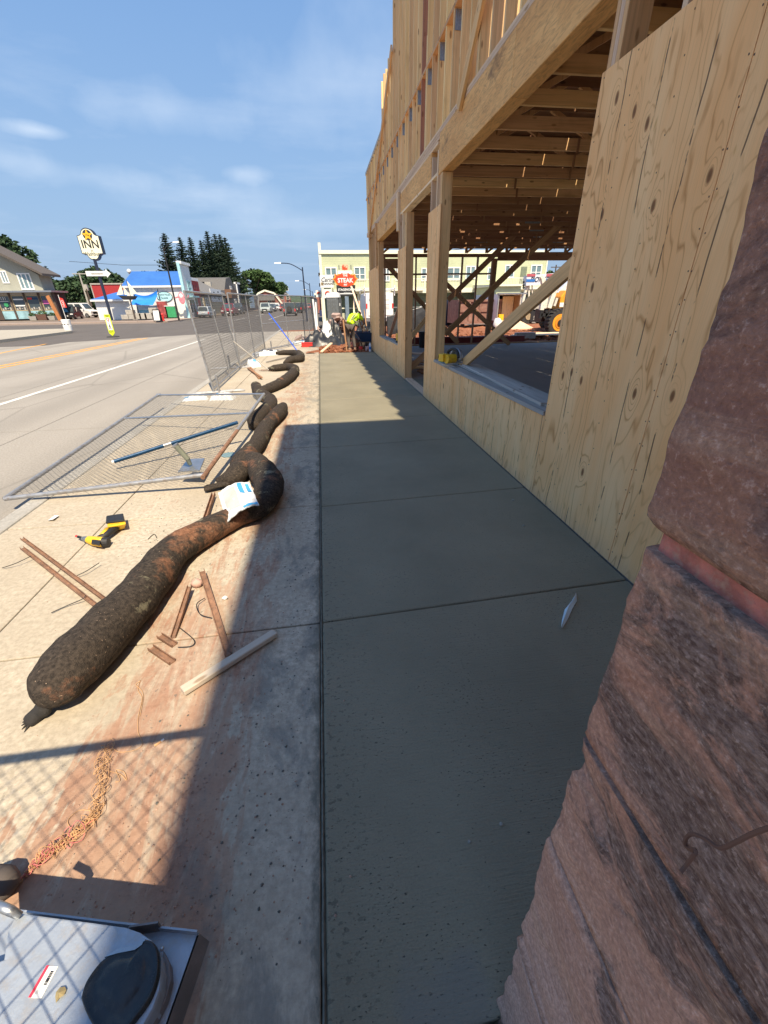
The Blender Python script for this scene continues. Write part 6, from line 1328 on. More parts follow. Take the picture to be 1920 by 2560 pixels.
# red barn like building facing the camera
YR = 170; a, b = PY(633, 775, YR), PY(712, 775, YR); pk = PY(662, 727, YR); sd = PY(640, 752, YR)
t = thing('red_gable_shop', 'red shop with a wide gable roof edged in white', 'shop', ((a.x + b.x) / 2, YR + 5, 0)); gp = [(a.x, 0), (b.x, 0), (b.x, sd.z - 2.2), (pk.x + 3.2, pk.z - .9), (pk.x, pk.z), (pk.x - 2.4, pk.z - .9), (a.x, sd.z - .8)]
MB().prism(gp, (YR, YR + 12)).build('wall', 'brick', t)
m = MB()
for k in range(2, 6): u, v = gp[k], gp[k + 1] if k + 1 < len(gp) else gp[6]; m.bar((u[0], YR - .2, u[1] + .1), (v[0], YR - .2, v[1] + .1), .5, .55)
m.build('white_edging', 'cream', t); MB().box((a.x, YR - 1.5, 2.6), (b.x - 3, YR, 4.2)).build('grey_awning', 'greyroof', t); q = PY(686, 764, YR); MB().box((q.x - 2.2, YR - 1.9, q.z - .9), (q.x + 1.8, YR - 1.6, q.z + .9)).build('white_awning', 'white', t)
q = PY(660, 742, YR); MB().box((q.x - 1.6, YR - .3, q.z - .6), (q.x + 1.4, YR - .2, q.z + .6)).build('sign_board', 'navy', t); q = PY(673, 749, YR); window(t, q.x - .7, q.x + .7, q.z - 1.2, q.z + 1.0, YR, 'cream')
# big brick building with hipped grey roof
YK = 215; a, b = PY(683, 775, YK), PY(719, 775, YK); r = PY(700, 716, YK); e = PY(700, 736, YK)
t = thing('brick_hall', 'large brick building with a steep grey hipped roof at the end of the street', 'building', ((a.x + b.x) / 2, YK + 8, 0)); MB().box((a.x - 6, YK, 0), (b.x, YK + 16, e.z)).build('wall', 'brick', t)
MB().hexa([(a.x - 6.5, YK - .5, e.z), (b.x + .5, YK - .5, e.z), (b.x + .5, YK + 16.5, e.z), (a.x - 6.5, YK + 16.5, e.z)], [(a.x + 0, YK + 6, r.z + .6), (b.x - 3.2, YK + 6, r.z + .6), (b.x - 3.2, YK + 10, r.z + .6), (a.x, YK + 10, r.z + .6)]).build('roof', 'greyroof', t)
for k in range(5):
    for z in (3.2, 6.6): x = a.x - 3.4 + k * 2.5; window(t, x, x + 1.3, z, z + 1.9, YK, 'cream', 'glass', 0, True, .12)
for i, (px0, px1, py, Y, mt, lab) in enumerate([(630, 650, 728, 190, 'greyroof', 'grey roofed house behind the leafy tree'), (720, 724, 742, 250, 'brick', 'small brick house right of the brick hall')]):
    a, b = PY(px0, py, Y), PY(px1, py, Y); t = thing('distant_house', lab, 'house', ((a.x + b.x) / 2, Y, 0), 'distant houses'); MB().box((a.x, Y, 0), (b.x, Y + 8, a.z * .7)).build('wall', 'brick', t); MB().prism([(a.x - .3, a.z * .7), (b.x + .3, a.z * .7), ((a.x + b.x) / 2, a.z)], (Y - .3, Y + 8)).build('roof', mt, t)
# ---- vehicles
def car(name, label, cat, x, y, ang, body, L=4.6, Wd=1.85, Hh=1.7, kind='suv', group='vehicles on the far side of the street', rack=False, z=-.13):
    t = bpy.data.objects.new(name, None); C.objects.link(t); tag(t, label, cat, group); M = Matrix.Translation((x, y, z)) @ Matrix.Rotation(ang, 4, 'Z'); t.location = (x, y, z); t.rotation_euler = (0, 0, ang)
    bm_ = plain(name + ' paint ' + label[:14], body, .3, .1, .06, 2, 0)
    def B(mb, nm, mt, par=t, **k): return mb.build(nm, mt, par, world=False, **k)
    w2 = Wd / 2; f, r = L / 2, -L / 2; zb = .30; belt = Hh * .56
    hood = {'suv': .24, 'van': .17, 'pickup': .26, 'sedan': .26, 'jeep': .27}[kind] * L
    pr = [(r, zb + .1), (r + .05, belt * .96), (r + .12, belt), (f - hood, belt), (f - .25, belt * .88), (f - .02, belt * .72), (f, zb + .12), (f - .1, zb), (r + .1, zb)]
    B(MB().prism(pr, (-w2, w2), ax='x'), 'body', bm_, bevel=.05)
    re = r + {'suv': .15, 'van': .08, 'pickup': L * .36, 'sedan': .55, 'jeep': .06}[kind]; fe = f - hood + (.15 if kind != 'jeep' else -.1); tf = fe - {'suv': .75, 'van': .75, 'pickup': .7, 'sedan': .95, 'jeep': .25}[kind]; tr_ = re + {'suv': .30, 'van': .08, 'pickup': .15, 'sedan': .6, 'jeep': .05}[kind]
    tw = w2 * (.80 if kind != 'jeep' else .9)
    B(MB().hexa([(-w2 * .95, re, belt - .02), (w2 * .95, re, belt - .02), (w2 * .95, fe, belt - .02), (-w2 * .95, fe, belt - .02)], [(-tw, tr_, Hh), (tw, tr_, Hh), (tw, tf, Hh), (-tw, tf, Hh)]), 'cabin', bm_, bevel=.04)
    def lerp_q(s_): # side glass
        P = lambda u, v: Vector((s_ * (w2 * .95 * (1 - v) + tw * v + .012), (re * (1 - u) + fe * u) * (1 - v) + (tr_ * (1 - u) + tf * u) * v, belt * (1 - v) + Hh * v)); return P
    for s_ in (1, -1):
        P = lerp_q(s_)
        for u0, u1 in ((.06, .36), (.40, .64), (.68, .93)):
            q = [P(u0, .12), P(u1, .12), P(u1 - .01, .84), P(u0 + .01, .84)]; i_ = Vector((s_ * .02, 0, 0)); B(MB().add(q + [a - i_ for a in q], [(0, 1, 2, 3), (7, 6, 5, 4), (0, 4, 5, 1), (1, 5, 6, 2), (2, 6, 7, 3), (3, 7, 4, 0)]), 'side_window', 'glass')
    for (yb_, yt_, nm, sg) in ((fe, tf, 'windscreen', 1), (re, tr_, 'rear_window', -1)):
        P = lambda u, v: Vector(((-1 + 2 * u) * (w2 * .95 * (1 - v) + tw * v), yb_ * (1 - v) + yt_ * v + sg * .014, belt * (1 - v) + Hh * v)); q = [P(.08, .1), P(.92, .1), P(.90, .88), P(.10, .88)]; i_ = Vector((0, sg * .02, 0))
        B(MB().add(q + [a - i_ for a in q], [(0, 1, 2, 3), (7, 6, 5, 4), (0, 4, 5, 1), (1, 5, 6, 2), (2, 6, 7, 3), (3, 7, 4, 0)]), nm, 'glass')
    wr_ = .36
    for sx in (1, -1):
        for yy in (f - .85, r + .85):
            c = Vector((sx * (w2 - .1), yy, wr_)); wo = B(MB().tube([c - Vector((.12, 0, 0)), c + Vector((.12, 0, 0))], wr_, 16), 'wheel', 'rubber'); B(MB().tube([c + Vector((sx * .10, 0, 0)), c + Vector((sx * .13, 0, 0))], wr_ * .58, 10), 'rim', 'galv', wo)
        B(MB().box((sx * w2 * .92, f - .12, belt * .66), (sx * w2 * .55, f + .01, belt * .82)), 'headlight', 'white'); B(MB().box((sx * w2 * .98, r - .01, belt * .62), (sx * w2 * .78, r + .1, belt * .95)), 'tail_light', 'red')
        B(MB().box((sx * (w2 + .0), fe - .35, belt + .02), (sx * (w2 + .2), fe - .2, belt + .2)), 'mirror', bm_)
    B(MB().box((-w2 * .5, f - .05, belt * .45), (w2 * .5, f + .012, belt * .75)), 'grille', 'black'); B(MB().box((-.22, f, zb + .12), (.22, f + .02, zb + .26)), 'number_plate', 'white'); B(MB().box((-.22, r - .02, zb + .35), (.22, r, zb + .49)), 'number_plate', 'white')
    B(MB().box((-w2 * .98, r - .04, zb - .02), (w2 * .98, r + .2, zb + .18)), 'bumper', 'black'); B(MB().box((-w2 * .95, f - .2, zb - .02), (w2 * .95, f + .03, zb + .1)), 'bumper', 'black')
    if kind == 'jeep': c = Vector((0, r - .14, belt * .95)); B(MB().tube([c - Vector((0, .1, 0)), c + Vector((0, .12, 0))], .38, 16), 'spare_wheel', 'rubber')
    if kind == 'pickup': B(MB().box((-w2 * .85, r + .1, belt + .002), (w2 * .85, re - .05, belt + .01)), 'bed_cover', 'black')
    return t
b = G(193, 793); car('parked_suv', 'black SUV parked nose out beside shop 131', 'car', PY(180, 790, 76).x, 76, R(190), (.02, .022, .025), 4.7, 1.9, 1.75)
p = PY(192, 785, 84); car('parked_van', 'white van parked behind the black SUV', 'van', p.x + .5, 84, R(-105), (.75, .75, .75), 5.9, 2.0, 2.25, 'van')
p = PY(490, 793, 78); car('parked_car', 'dark red pickup parked at the kerb beyond the tan building', 'car', p.x + 1.8, 78, R(180), (.20, .015, .03), 5.4, 1.95, 1.85, 'pickup')
bpy.data.objects['parked_car'].location = (PY(577, 790, 80).x, 80, -.13)
p = PY(596, 788, 92); car('parked_car', 'dark grey pickup parked just behind the dark red one', 'car', p.x, 92, R(180), (.045, .055, .07), 5.4, 1.95, 1.9, 'pickup')
p = PY(666, 783, 96); car('silver_truck', 'silver green truck coming toward the camera in the middle of the street', 'car', p.x, 96, R(180), (.40, .46, .44), 5.2, 2.1, 1.9, 'pickup')
p = PY(680, 780, 112); car('oncoming_car', 'dark car behind the silver green truck', 'car', p.x, 112, R(180), (.08, .10, .13), 4.6, 1.9, 1.7)
p = PY(693, 778, 130); car('oncoming_car', 'small white car between the dark car and the jeep', 'car', p.x, 130, R(180), (.7, .7, .68), 4.6, 1.9, 1.6)
p = PY(711, 779, 118); car('parked_car', 'red SUV left of the black jeep', 'car', p.x, 118, R(180), (.28, .03, .03), 4.6, 1.9, 1.7)
p = PY(727, 786, 72); car('black_jeep', 'black and white jeep with a spare wheel driving away behind the fence', 'car', p.x, 72, R(0), (.10, .105, .11), 4.2, 1.85, 1.85, 'jeep')
p = PY(744, 782, 92); car('parked_car', 'black pickup right of the jeep', 'car', p.x, 92, R(0), (.03, .03, .035), 5.2, 1.95, 1.85, 'pickup')
p = PY(755, 780, 100); car('parked_car', 'dark green SUV at the right kerb beyond the jeep', 'car', p.x, 100, R(0), (.05, .06, .055), 4.8, 1.95, 1.9)
p = PY(772, 776, 135); car('parked_car', 'small red car at the right kerb in the distance', 'car', p.x, 135, R(0), (.35, .03, .05), 4.5, 1.85, 1.6)
p = PY(462, 790, 64); car('parked_motorbike_cart', 'small pale car at the foot of the light blue shop', 'car', PX(468, 785, -16.2).x - .4, 70, R(0), (.5, .55, .6), 4.2, 1.7, 1.5)
# ---- green apartment block
YG = 46.; xl, xr, zt = .43, 23.4, 5.72; gb = thing('green_building', 'long two storey pale green clapboard building with white windows and balconies', 'building', ((xl + xr) / 2, YG + 6, 0))
xm = PY(1205, 640, YG).x
MB().box((xl, YG, 2.55), (xr, YG + 12, zt)).build('upper_wall', 'greensid', gb); MB().box((xl + .05, YG + 1.2, -.1), (xr - .05, YG + 12, 2.55)).build('ground_floor', 'greendark', gb)
MB().box((xl - .12, YG - .15, zt), (xr + .1, YG + 12.1, zt + .30)).build('cornice', 'cream', gb); MB().box((xl - .1, YG - .06, 2.35), (xr, YG + .2, 2.75)).build('band', 'cream', gb); MB().box((xl - .14, YG - .1, -.1), (xl + .1, YG + .1, zt + .9)).build('corner_board', 'cream', gb)
MB().box((xr - .02, YG - .06, 2.6), (xr + .1, YG, zt)).build('corner_board', 'cream', gb)
for px in (806, 866, 897, 915): x = PY(px, 760, YG).x; MB().box((x - .1, YG, -.1), (x + .1, YG + .22, 2.4)).build('post', 'cream', gb)
for k in range(9): x = xl + 2.6 * k + 3.8; MB().box((x - .08, YG + .9, -.1), (x + .08, YG + 1.1, 2.4)).build('post', 'cream', gb)
MB().box((xl + 1.6, YG + .7, -.1), (xr, YG + 1.18, .62)).build('low_wall', 'greensh', gb); MB().box((xl + 1.6, YG + .62, 1.02), (xr, YG + .7, 1.12)).build('rail', 'cream', gb)
for (u0, u1, v0, v1) in ((812, 843, 668, 694), (884, 914, 667, 694), (958, 974, 670, 690), (988, 1000, 668, 692), (1053, 1078, 670, 690), (1118, 1150, 668, 686), (1150, 1152, 0, 0), (1165, 1188, 665, 686), (1219, 1235, 668, 688), (1263, 1285, 662, 682), (1328, 1353, 662, 680)):
    if v1 == 0: continue
    a, b = PY(u0, v0, YG), PY(u1, v1, YG); window(gb, a.x, b.x, a.z - 1.15, a.z, YG, 'white', 'glasslite', 1, True, .10)
for (u0, u1) in ((1100, 1112), (1303, 1315)): a, b = PY(u0, 670, YG), PY(u1, 690, YG); MB().box((a.x, YG - .04, 2.9), (b.x, YG, 4.6)).build('door', 'greendark', gb)
for (u0, u1, v) in ((870, 925, 1), (980, 1062, 1), (1090, 1150, 1), (1255, 1372, 1)):
    a, b = PY(u0, 720, YG - .9), PY(u1, 720, YG - .9); fl_o = MB().box((a.x, YG - .9, 2.55), (b.x, YG, 2.72)).build('balcony', 'cream', gb); m = MB().box((a.x, YG - .9, 3.52), (b.x, YG - .82, 3.6)); m.box((a.x, YG - .9, 2.8), (b.x, YG - .84, 2.86)); m.build('handrail', 'cream', fl_o)
    n = int((b.x - a.x) / .16); bs = MB()
    for k in range(n + 1): bs.box((a.x + k * .16, YG - .88, 2.72), (a.x + k * .16 + .035, YG - .845, 3.52))
    bs.build('balusters', 'cream', fl_o)['kind'] = 'stuff'
    for x in (a.x, b.x): MB().box((x - .05, YG - .92, 2.7), (x + .05, YG - .82, 3.65)).build('balcony_post', 'cream', fl_o)
MB().box((xl - .3, YG - .05, 3.0), (xl - .12, YG + .1, 3.3)).build('wall_lamp', 'black', gb); MB().box((xl - .3, YG + .3, 3.9), (xl - .05, YG + .5, 4.2)).build('wall_lamp', 'black', gb)
# a projecting porch wing behind the trailer
m = MB(); a, b = PY(1240, 740, 40), PY(1300, 740, 40); MB().box((a.x, 40, 0), (b.x, 46, 2.7)).build('porch_wing', 'greensid', gb); MB().hexa([(a.x - .2, 39.7, 2.7), (b.x + .2, 39.7, 2.7), (b.x + .2, 46, 2.7), (a.x - .2, 46, 2.7)], [(a.x - .2, 39.7, 2.85), (b.x + .2, 39.7, 2.85), (b.x + .2, 46, 3.0), (a.x - .2, 46, 3.0)]).build('porch_roof', 'cream', gb)
# bushes at its foot
for i, (px, lab) in enumerate([(885, 'round green bush left of the white post at the green building'), (898, 'leafy bush beside the white post at the green building'), (905, 'yellow flowering bush left of the white truck'), (1060, 'bush seen between the two sheathed piers'), (1380, 'light green tree top right of the green building')]):
    if i < 4: p = PY(px, 790, 43); leafy(lab, p.x, 43, .95, 1.3, 'leafm' if i != 2 else 'leafg', 50 + i, 420, 'bushes at the green building', (.05, .13), 0, 'bush', 'bush', False)
    else: p = PY(px - 5, 677, 70); leafy(lab, p.x, 70, p.z, 3.2, 'leafg', 55, 1500, None)
p = PY(1391, 662, 68); upole('dark utility pole right of the green building', (p.x, 68, 0), (p.x, 68, p.z), ((.95, 1.6),), 'darkwood', .14)
# ---- signs at the pavement end
cs = thing('wall_sign', 'white two line sign hanging from the left corner of the green building', 'sign', PY(818, 720, YG - .5)); a, b = PY(799, 688, YG - .5), PY(834, 719, YG - .5)
MB().box((a.x, YG - .55, b.z), (b.x, YG - .45, a.z)).build('board', 'white', cs); text('Caring', .50, 'black', ((a.x + b.x) / 2 + .1, YG - .57, a.z - .38), cs, shear=.35); text('TANNING', .26, 'black', ((a.x + b.x) / 2 + .18, YG - .57, b.z + .32), cs, shear=.1, bold=.004); MB().box((a.x + .08, YG - .565, b.z + .2), (a.x + .3, YG - .552, b.z + .45)).build('logo_square', plain('brown logo', (.25, .18, .08)), cs); MB().box((a.x + .1, YG - .56, (a.z + b.z) / 2 + .02), (b.x - .1, YG - .552, (a.z + b.z) / 2 + .04)).build('divider', 'conblock', cs)
YS = 41.; st_ = thing('steakhouse_sign', 'red flame shaped steak sign above a black theatre sign on a steel pole', 'sign', (PY(869, 793, YS).x, YS, 0)); ctr = PY(863, 701, YS); sxp = wl(st_).x
MB().box((sxp - .16, YS - .15, 0), (sxp + .16, YS + .15, PY(868, 741, YS).z)).build('pole', plain('blue grey steel', (.20, .26, .33), .6, .3), st_)
pb0, pb1 = PY(841, 713, YS), PY(889, 740, YS); MB().box((pb0.x, YS - .16, pb1.z), (pb1.x, YS + .16, pb0.z)).build('black_board', 'black', st_)
bx = (pb0.x + pb1.x) / 2 + .05; text('STAGENORTH', .235, 'white', (bx, YS - .17, pb0.z - .36), st_, bold=.008); text('THEATRE & BAR', .085, 'white', (bx, YS - .17, pb0.z - .58), st_)
MB().box((bx - .62, YS - .18, pb1.z + .15), (bx + .6, YS - .162, pb1.z + .23)).build('white_stripe', 'white', st_)
rx_, rz_ = .98, .58; fo = []
for k in range(40):
    a = 2 * math.pi * k / 40; w1 = 1 + (.16 if (k % 4 == 0 and math.sin(a) > -.1) else 0); fo.append((rx_ * math.cos(a) * w1, rz_ * math.sin(a) * w1 + (.1 if abs(math.cos(a)) > .8 else 0)))
MB().prism(fo[::-1], (-.14, .1), ctr).build('flame_board', 'orange', st_); MB().prism([(x * .88, z * .86) for x, z in fo][::-1], (-.17, -.141), ctr).build('red_board', 'signred', st_)
text('STEAK', .46, 'white', ctr + Vector((0, -.185, -.02)), st_, bold=.016); text('THE', .22, 'white', ctr + Vector((0, -.185, .36)), st_, bold=.008); text('PIT', .22, 'white', ctr + Vector((0, -.185, -.36)), st_, bold=.008)
az = PY(863, 681, YS).z; MB().prism([(-.62, -.12), (.48, -.12), (.48, -.2), (.68, 0), (.48, .2), (.48, .12), (-.62, .12)][::-1], (-.16, -.05), (ctr.x, YS, az)).build('arrow', 'white', st_)
MB().box((ctr.x - .04, YS - .05, az), (ctr.x + .04, YS + .05, az + .3)).build('post', 'conblock', st_)
fz = az + .18; MB().box((ctr.x - .22, YS - .06, fz), (ctr.x + .30, YS - .02, fz + .40)).build('square_board', plain('peach board', (.75, .42, .28)), st_)
MB().prism([(-.2, 0), (.22, 0), (.24, .2), (.1, .12), (.08, .3), (-.05, .18), (-.1, .42), (-.22, .25)][::-1], (-.10, -.065), (ctr.x, YS, fz)).build('flame_figure', 'signred', st_)
for sx in (-.48, .55): MB().bar((ctr.x + sx, YS - .04, fz + .02), (ctr.x + sx, YS - .04, fz + .36), .05, .06).build('torch', 'navy', st_)
for i, (px0, px1, py0, py1, Y, lab) in enumerate([(809, 829, 723, 745, 43, 'white sign with a red arched house emblem, right one'), (789, 804, 726, 743, 58, 'white sign with a red arched house emblem, smaller left one')]):
    a, b = PY(px0, py0, Y), PY(px1, py1, Y); t = thing('hanging_sign', lab, 'sign', ((a.x + b.x) / 2, Y, b.z), 'emblem signs'); MB().box((a.x, Y - .05, b.z), (b.x, Y + .05, a.z)).build('board', 'white', t); cx_m = (a.x + b.x) / 2; w_ = (b.x - a.x); zc = a.z - w_ * .55
    MB().tube([(cx_m + w_ * .28 * math.cos(R(k)), Y - .08, zc + w_ * .24 * math.sin(R(k))) for k in range(0, 181, 20)], w_ * .09, 6).build('red_arch', 'signred', t); MB().prism([(-w_ * .12, -w_ * .15), (w_ * .12, -w_ * .15), (w_ * .12, 0), (0, w_ * .1), (-w_ * .12, 0)][::-1], (-.09, -.06), (cx_m, Y, zc)).build('house_emblem', 'brownaw', t)
    MB().tube([(b.x + .05, Y, 0), (b.x + .05, Y, a.z + .1)], .06, 8).build('post', 'cream', t)
p = PY(816, 790, 36); t = thing('gas_pole', 'cream painted square post with a rusty foot beside the portable toilet', 'post', (p.x - .15, 36, 0)); MB().box((p.x - .23, 35.92, .35), (p.x - .05, 36.08, 2.6)).build('post', 'cream', t); MB().box((p.x - .24, 35.9, 0), (p.x - .04, 36.1, .35)).build('rusty_foot', 'rust', t)
for i, (px0, px1, py0, py1, lab) in enumerate([(798, 804, 742, 775, 'dark draped feather banner near the farthest fence panel'), (798, 808, 775, 790, 'small purple and white board below the banner')]): a, b = PY(px0, py0, 50), PY(px1, py1, 50); tag(MB().box((a.x, 50, max(0, b.z)), (b.x, 50.08, a.z)).build('banner', plain('dark banner', (.14, .05, .07)) if i == 0 else plain('lilac board', (.5, .45, .65))), lab, 'sign', 'banners')
t = shop('brick_store', 'narrow brick store front seen edge on left of the green building', 0, 0, 3, 'brick') if False else None
a, b = PY(783, 775, 80), PY(796, 736, 80); t = thing('brick_store', 'brick store seen edge on left of the green building', 'building', ((a.x + 5), 85, 0)); MB().box((a.x + .6, 80, 0), (a.x + 12, 110, b.z)).build('wall', 'brick', t); MB().box((a.x + .4, 79.8, b.z - .1), (a.x + 12, 110, b.z + .2)).build('cornice', 'cream', t)
# ---- portable toilet
Yp = 38; a, b = PY(816, 742, Yp), PY(848, 797, Yp); t = thing('portable_toilet', 'dark grey portable toilet with a white domed roof', 'portable toilet', ((a.x + b.x) / 2, Yp + .5, 0)); zr = 1.95
xa, xb = a.x, b.x; MB().box((xa, Yp, 0), (xb, Yp + 1.1, zr)).build('cabin', 'plastic', t, bevel=.03)
for k in range(4): x = xa + .1 + k * (xb - xa - .2) / 4; MB().box((x + .02, Yp - .03, .15), (x + (xb - xa - .2) / 4 - .05, Yp, zr - .15)).build('rib_panel', 'plastic', t, bevel=.012)
MB().box((xb, Yp + .1, .05), (xb + .28, Yp + 1.1, zr - .05)).build('side_panel', plain('darker toilet plastic', (.07, .075, .08), .5), t); MB().box((xb + .10, Yp + .09, 1.35), (xb + .16, Yp + .1, 1.55)).build('badge', 'white', t)
MB().hexa([(xa - .03, Yp - .05, zr), (xb + .06, Yp - .05, zr), (xb + .3, Yp + 1.15, zr), (xa - .03, Yp + 1.15, zr)], [(xa + .03, Yp + .05, zr + .36), (xb - .02, Yp + .05, zr + .40), (xb + .2, Yp + 1.0, zr + .38), (xa + .03, Yp + 1.0, zr + .34)]).build('roof', 'white', t, bevel=.06)
# ---- white box work truck with ladder rack
Yt = 31.5; a, b = PY(913, 820, Yt), PY(987, 820, Yt); zr = PY(950, 732, Yt).z; t = thing('work_truck', 'white service truck with a ladder rack seen from behind', 'truck', ((a.x + b.x) / 2, Yt + 2.5, -.1)); xa, xb = a.x + .1, b.x - .1; wm = (xa + xb) / 2
MB().box((xa, Yt, .45), (xb, Yt + 4, zr)).build('box', 'white', t, bevel=.04); MB().box((xa - .04, Yt - .05, .38), (xb + .04, Yt + .2, .62)).build('bumper', 'galv', t)
for x0, x1 in ((xa + .14, wm - .04), (wm + .04, xb - .14)): MB().box((x0, Yt - .04, .75), (x1, Yt, zr - .12)).build('door', 'white', t, bevel=.01)
for s_, x in ((1, xa), (-1, xb)): MB().box((x, Yt - .02, 1.2), (x + s_ * .10, Yt + .02, 1.5)).build('tail_light', 'red', t)
m = MB()
for x in (xa - .08, xb + .08): m.bar((x, Yt, .9 + zr / 2), (x, Yt, zr + .45), .06, .06); m.bar((x, Yt + 3.5, zr), (x, Yt + 3.5, zr + .35), .06, .06); m.bar((x, Yt - .2, zr + .2), (x, Yt + 4, zr + .2), .06, .05)
m.bar((xa - .1, Yt, zr + .25), (xb + .1, Yt, zr + .25), .06, .06); m.build('ladder_rack', 'white', t)
text('CAR', .34, 'black', (xa + .55, Yt - .05, 1.72), t, bold=.003)
for k, z in enumerate((1.5, 1.2, 1.06, .95)): MB().box((xa + .35, Yt - .047, z), (xa + .95, Yt - .042, z + .035)).build('print_line', 'conblock', t); MB().box((wm + .3, Yt - .047, z + .2), (xb - .3, Yt - .042, z + .235)).build('print_line', 'conblock', t)
for x in (xa + .25, xb - .25): 
    for y_ in (.8, 4.8): MB().tube([(x - .14, Yt + y_, .28), (x + .14, Yt + y_, .28)], .38, 16).build('wheel', 'rubber', t)
MB().box((xa + .1, Yt + 4.05, .5), (xb - .1, Yt + 5.6, 1.9)).build('cab', 'white', t, bevel=.08)
car('parked_car', 'white car parked behind the middle sheathed pier', 'car', PY(1068, 785, 38).x, 38, R(75), (.7, .7, .7), 4.4, 1.8, 1.55, 'sedan', 'vehicles on the site', z=-.1)
# ---- dumpster, blue container, trailer
Yd = 27.5; a, b = PY(1143, 818, Yd), PY(1232, 818, Yd); zt = PY(1180, 749, Yd).z; t = thing('dumpster', 'rusty brown roll off dumpster on the dirt', 'dumpster', ((a.x + b.x) / 2, Yd + 1, .1)); xa, xb = a.x, b.x + .4
m = MB(); m.box((xa, Yd, .28), (xb, Yd + .06, zt)); m.box((xa, Yd + 2.3, .28), (xb, Yd + 2.36, zt)); m.box((xa, Yd + .06, .28), (xa + .06, Yd + 2.3, zt)); m.box((xb - .06, Yd + .06, .28), (xb, Yd + 2.3, zt)); m.box((xa + .06, Yd + .06, .28), (xb - .06, Yd + 2.3, .34)); m.build('body', 'dumpm', t)
MB().box((xa - .04, Yd - .08, zt - .12), (xb + .04, Yd, zt)).build('top_rail', 'dumpm', t); MB().box((xa - .02, Yd - .06, .95), (xb, Yd, 1.08)).build('mid_rail', 'dumpm', t); MB().box((xa - .02, Yd - .06, .28), (xb, Yd, .42)).build('bottom_rail', 'dumpm', t)
for k in range(5): x = xa + k * (xb - xa - .1) / 4; MB().box((x, Yd - .07, .43), (x + .1, Yd - .01, zt - .13)).build('rib', 'dumpm', t)
for x in (xa + .3, xb - .5): MB().tube([(x, Yd + .2, .16), (x + .2, Yd + .2, .16)], .14, 10).build('roller', 'black', t)
a = PY(1112, 750, 30); t = thing('blue_container', 'dark blue ribbed container left of the dumpster', 'container', (a.x + .5, 31, 0)); x0, x1 = PY(1112, 800, 30).x, PY(1140, 800, 30).x; z_ = a.z
MB().box((x0, 30, .1), (x1, 32.4, z_)).build('body', 'navy', t)
for k in range(6): x = x0 + .06 + k * (x1 - x0 - .1) / 6; MB().box((x, 29.94, .15), (x + .06, 30, z_ - .05)).build('rib', 'navy', t)
Yl = 26.8; a, b = PY(1238, 800, Yl), PY(1298, 800, Yl); zt = PY(1268, 735, Yl).z; t = thing('cargo_trailer', 'enclosed cargo trailer with its back open and a plywood ramp down', 'trailer', ((a.x + b.x) / 2, Yl + 2, .1)); xa, xb = a.x + .05, b.x
m = MB(); m.box((xa, Yl, .45), (xa + .07, Yl + 4.2, zt - .05)); m.box((xb - .07, Yl, .45), (xb, Yl + 4.2, zt - .05)); m.box((xa, Yl, zt - .05), (xb, Yl + 4.2, zt)); m.build('shell', 'white', t)
MB().box((xa + .07, Yl, .42), (xb - .07, Yl + 4.2, .48)).build('floor', 'lumbrown', t); MB().box((xa + .07, Yl + 4.0, .48), (xb - .07, Yl + 4.1, zt - .06)).build('front_wall', 'osb', t); MB().box((xb - .10, Yl + .1, .5), (xb - .072, Yl + 4.0, zt - .08)).build('wall_lining', 'lumbrown', t)
MB().box((xb - .85, Yl + .9, .48), (xb - .12, Yl + .95, zt - .12)).build('plywood_partition', 'lumpale', t)
for z in (1.3, 1.35): MB().box((xa + .08, Yl + 1.6, z), (xa + .9, Yl + 2.6, z + .04)).build('shelf', 'lumpale', t)
for k in range(5): MB().box((xa + .15 + .14 * k, Yl + 1.7, 1.40), (xa + .25 + .14 * k, Yl + 1.9, 1.52 + .08 * (k % 2))).build('tool', ('red', 'black', 'conblock')[k % 3], t)
MB().box((xa + .3, Yl + .3, .48), (xa + .6, Yl + .6, .8)).build('yellow_crate', 'yellow', t)
MB().box((xa - .05, Yl - .12, zt - .02), (xb + .25, Yl + .1, zt + .06)).build('roof_edge', 'galv', t)
for x in (xa - .02, xb - .03): MB().box((x, Yl - .05, .45), (x + .06, Yl, zt)).build('door_frame', 'galv', t)
MB().hexa([(xa - .05, Yl - 1.9, .03), (xb + .15, Yl - 1.9, .03), (xb - .02, Yl, .42), (xa + .1, Yl, .42)], [(xa - .05, Yl - 1.9, .08), (xb + .15, Yl - 1.9, .08), (xb - .02, Yl, .47), (xa + .1, Yl, .47)]).build('ramp', 'lumpale', t)
for y_ in (1.8, 2.7): MB().tube([(xb + .02, Yl + y_, .32), (xb + .2, Yl + y_, .32)], .32, 14).build('wheel', 'rubber', t)
q = PY(1242, 805, 25.5); tag(MB().ball((q.x, 25.4, .32), (.28, .2, .34), 9, 6, .12).build('plastic_bag', 'bag', smooth=True), 'white plastic bag of rubbish beside the trailer ramp', 'bag')
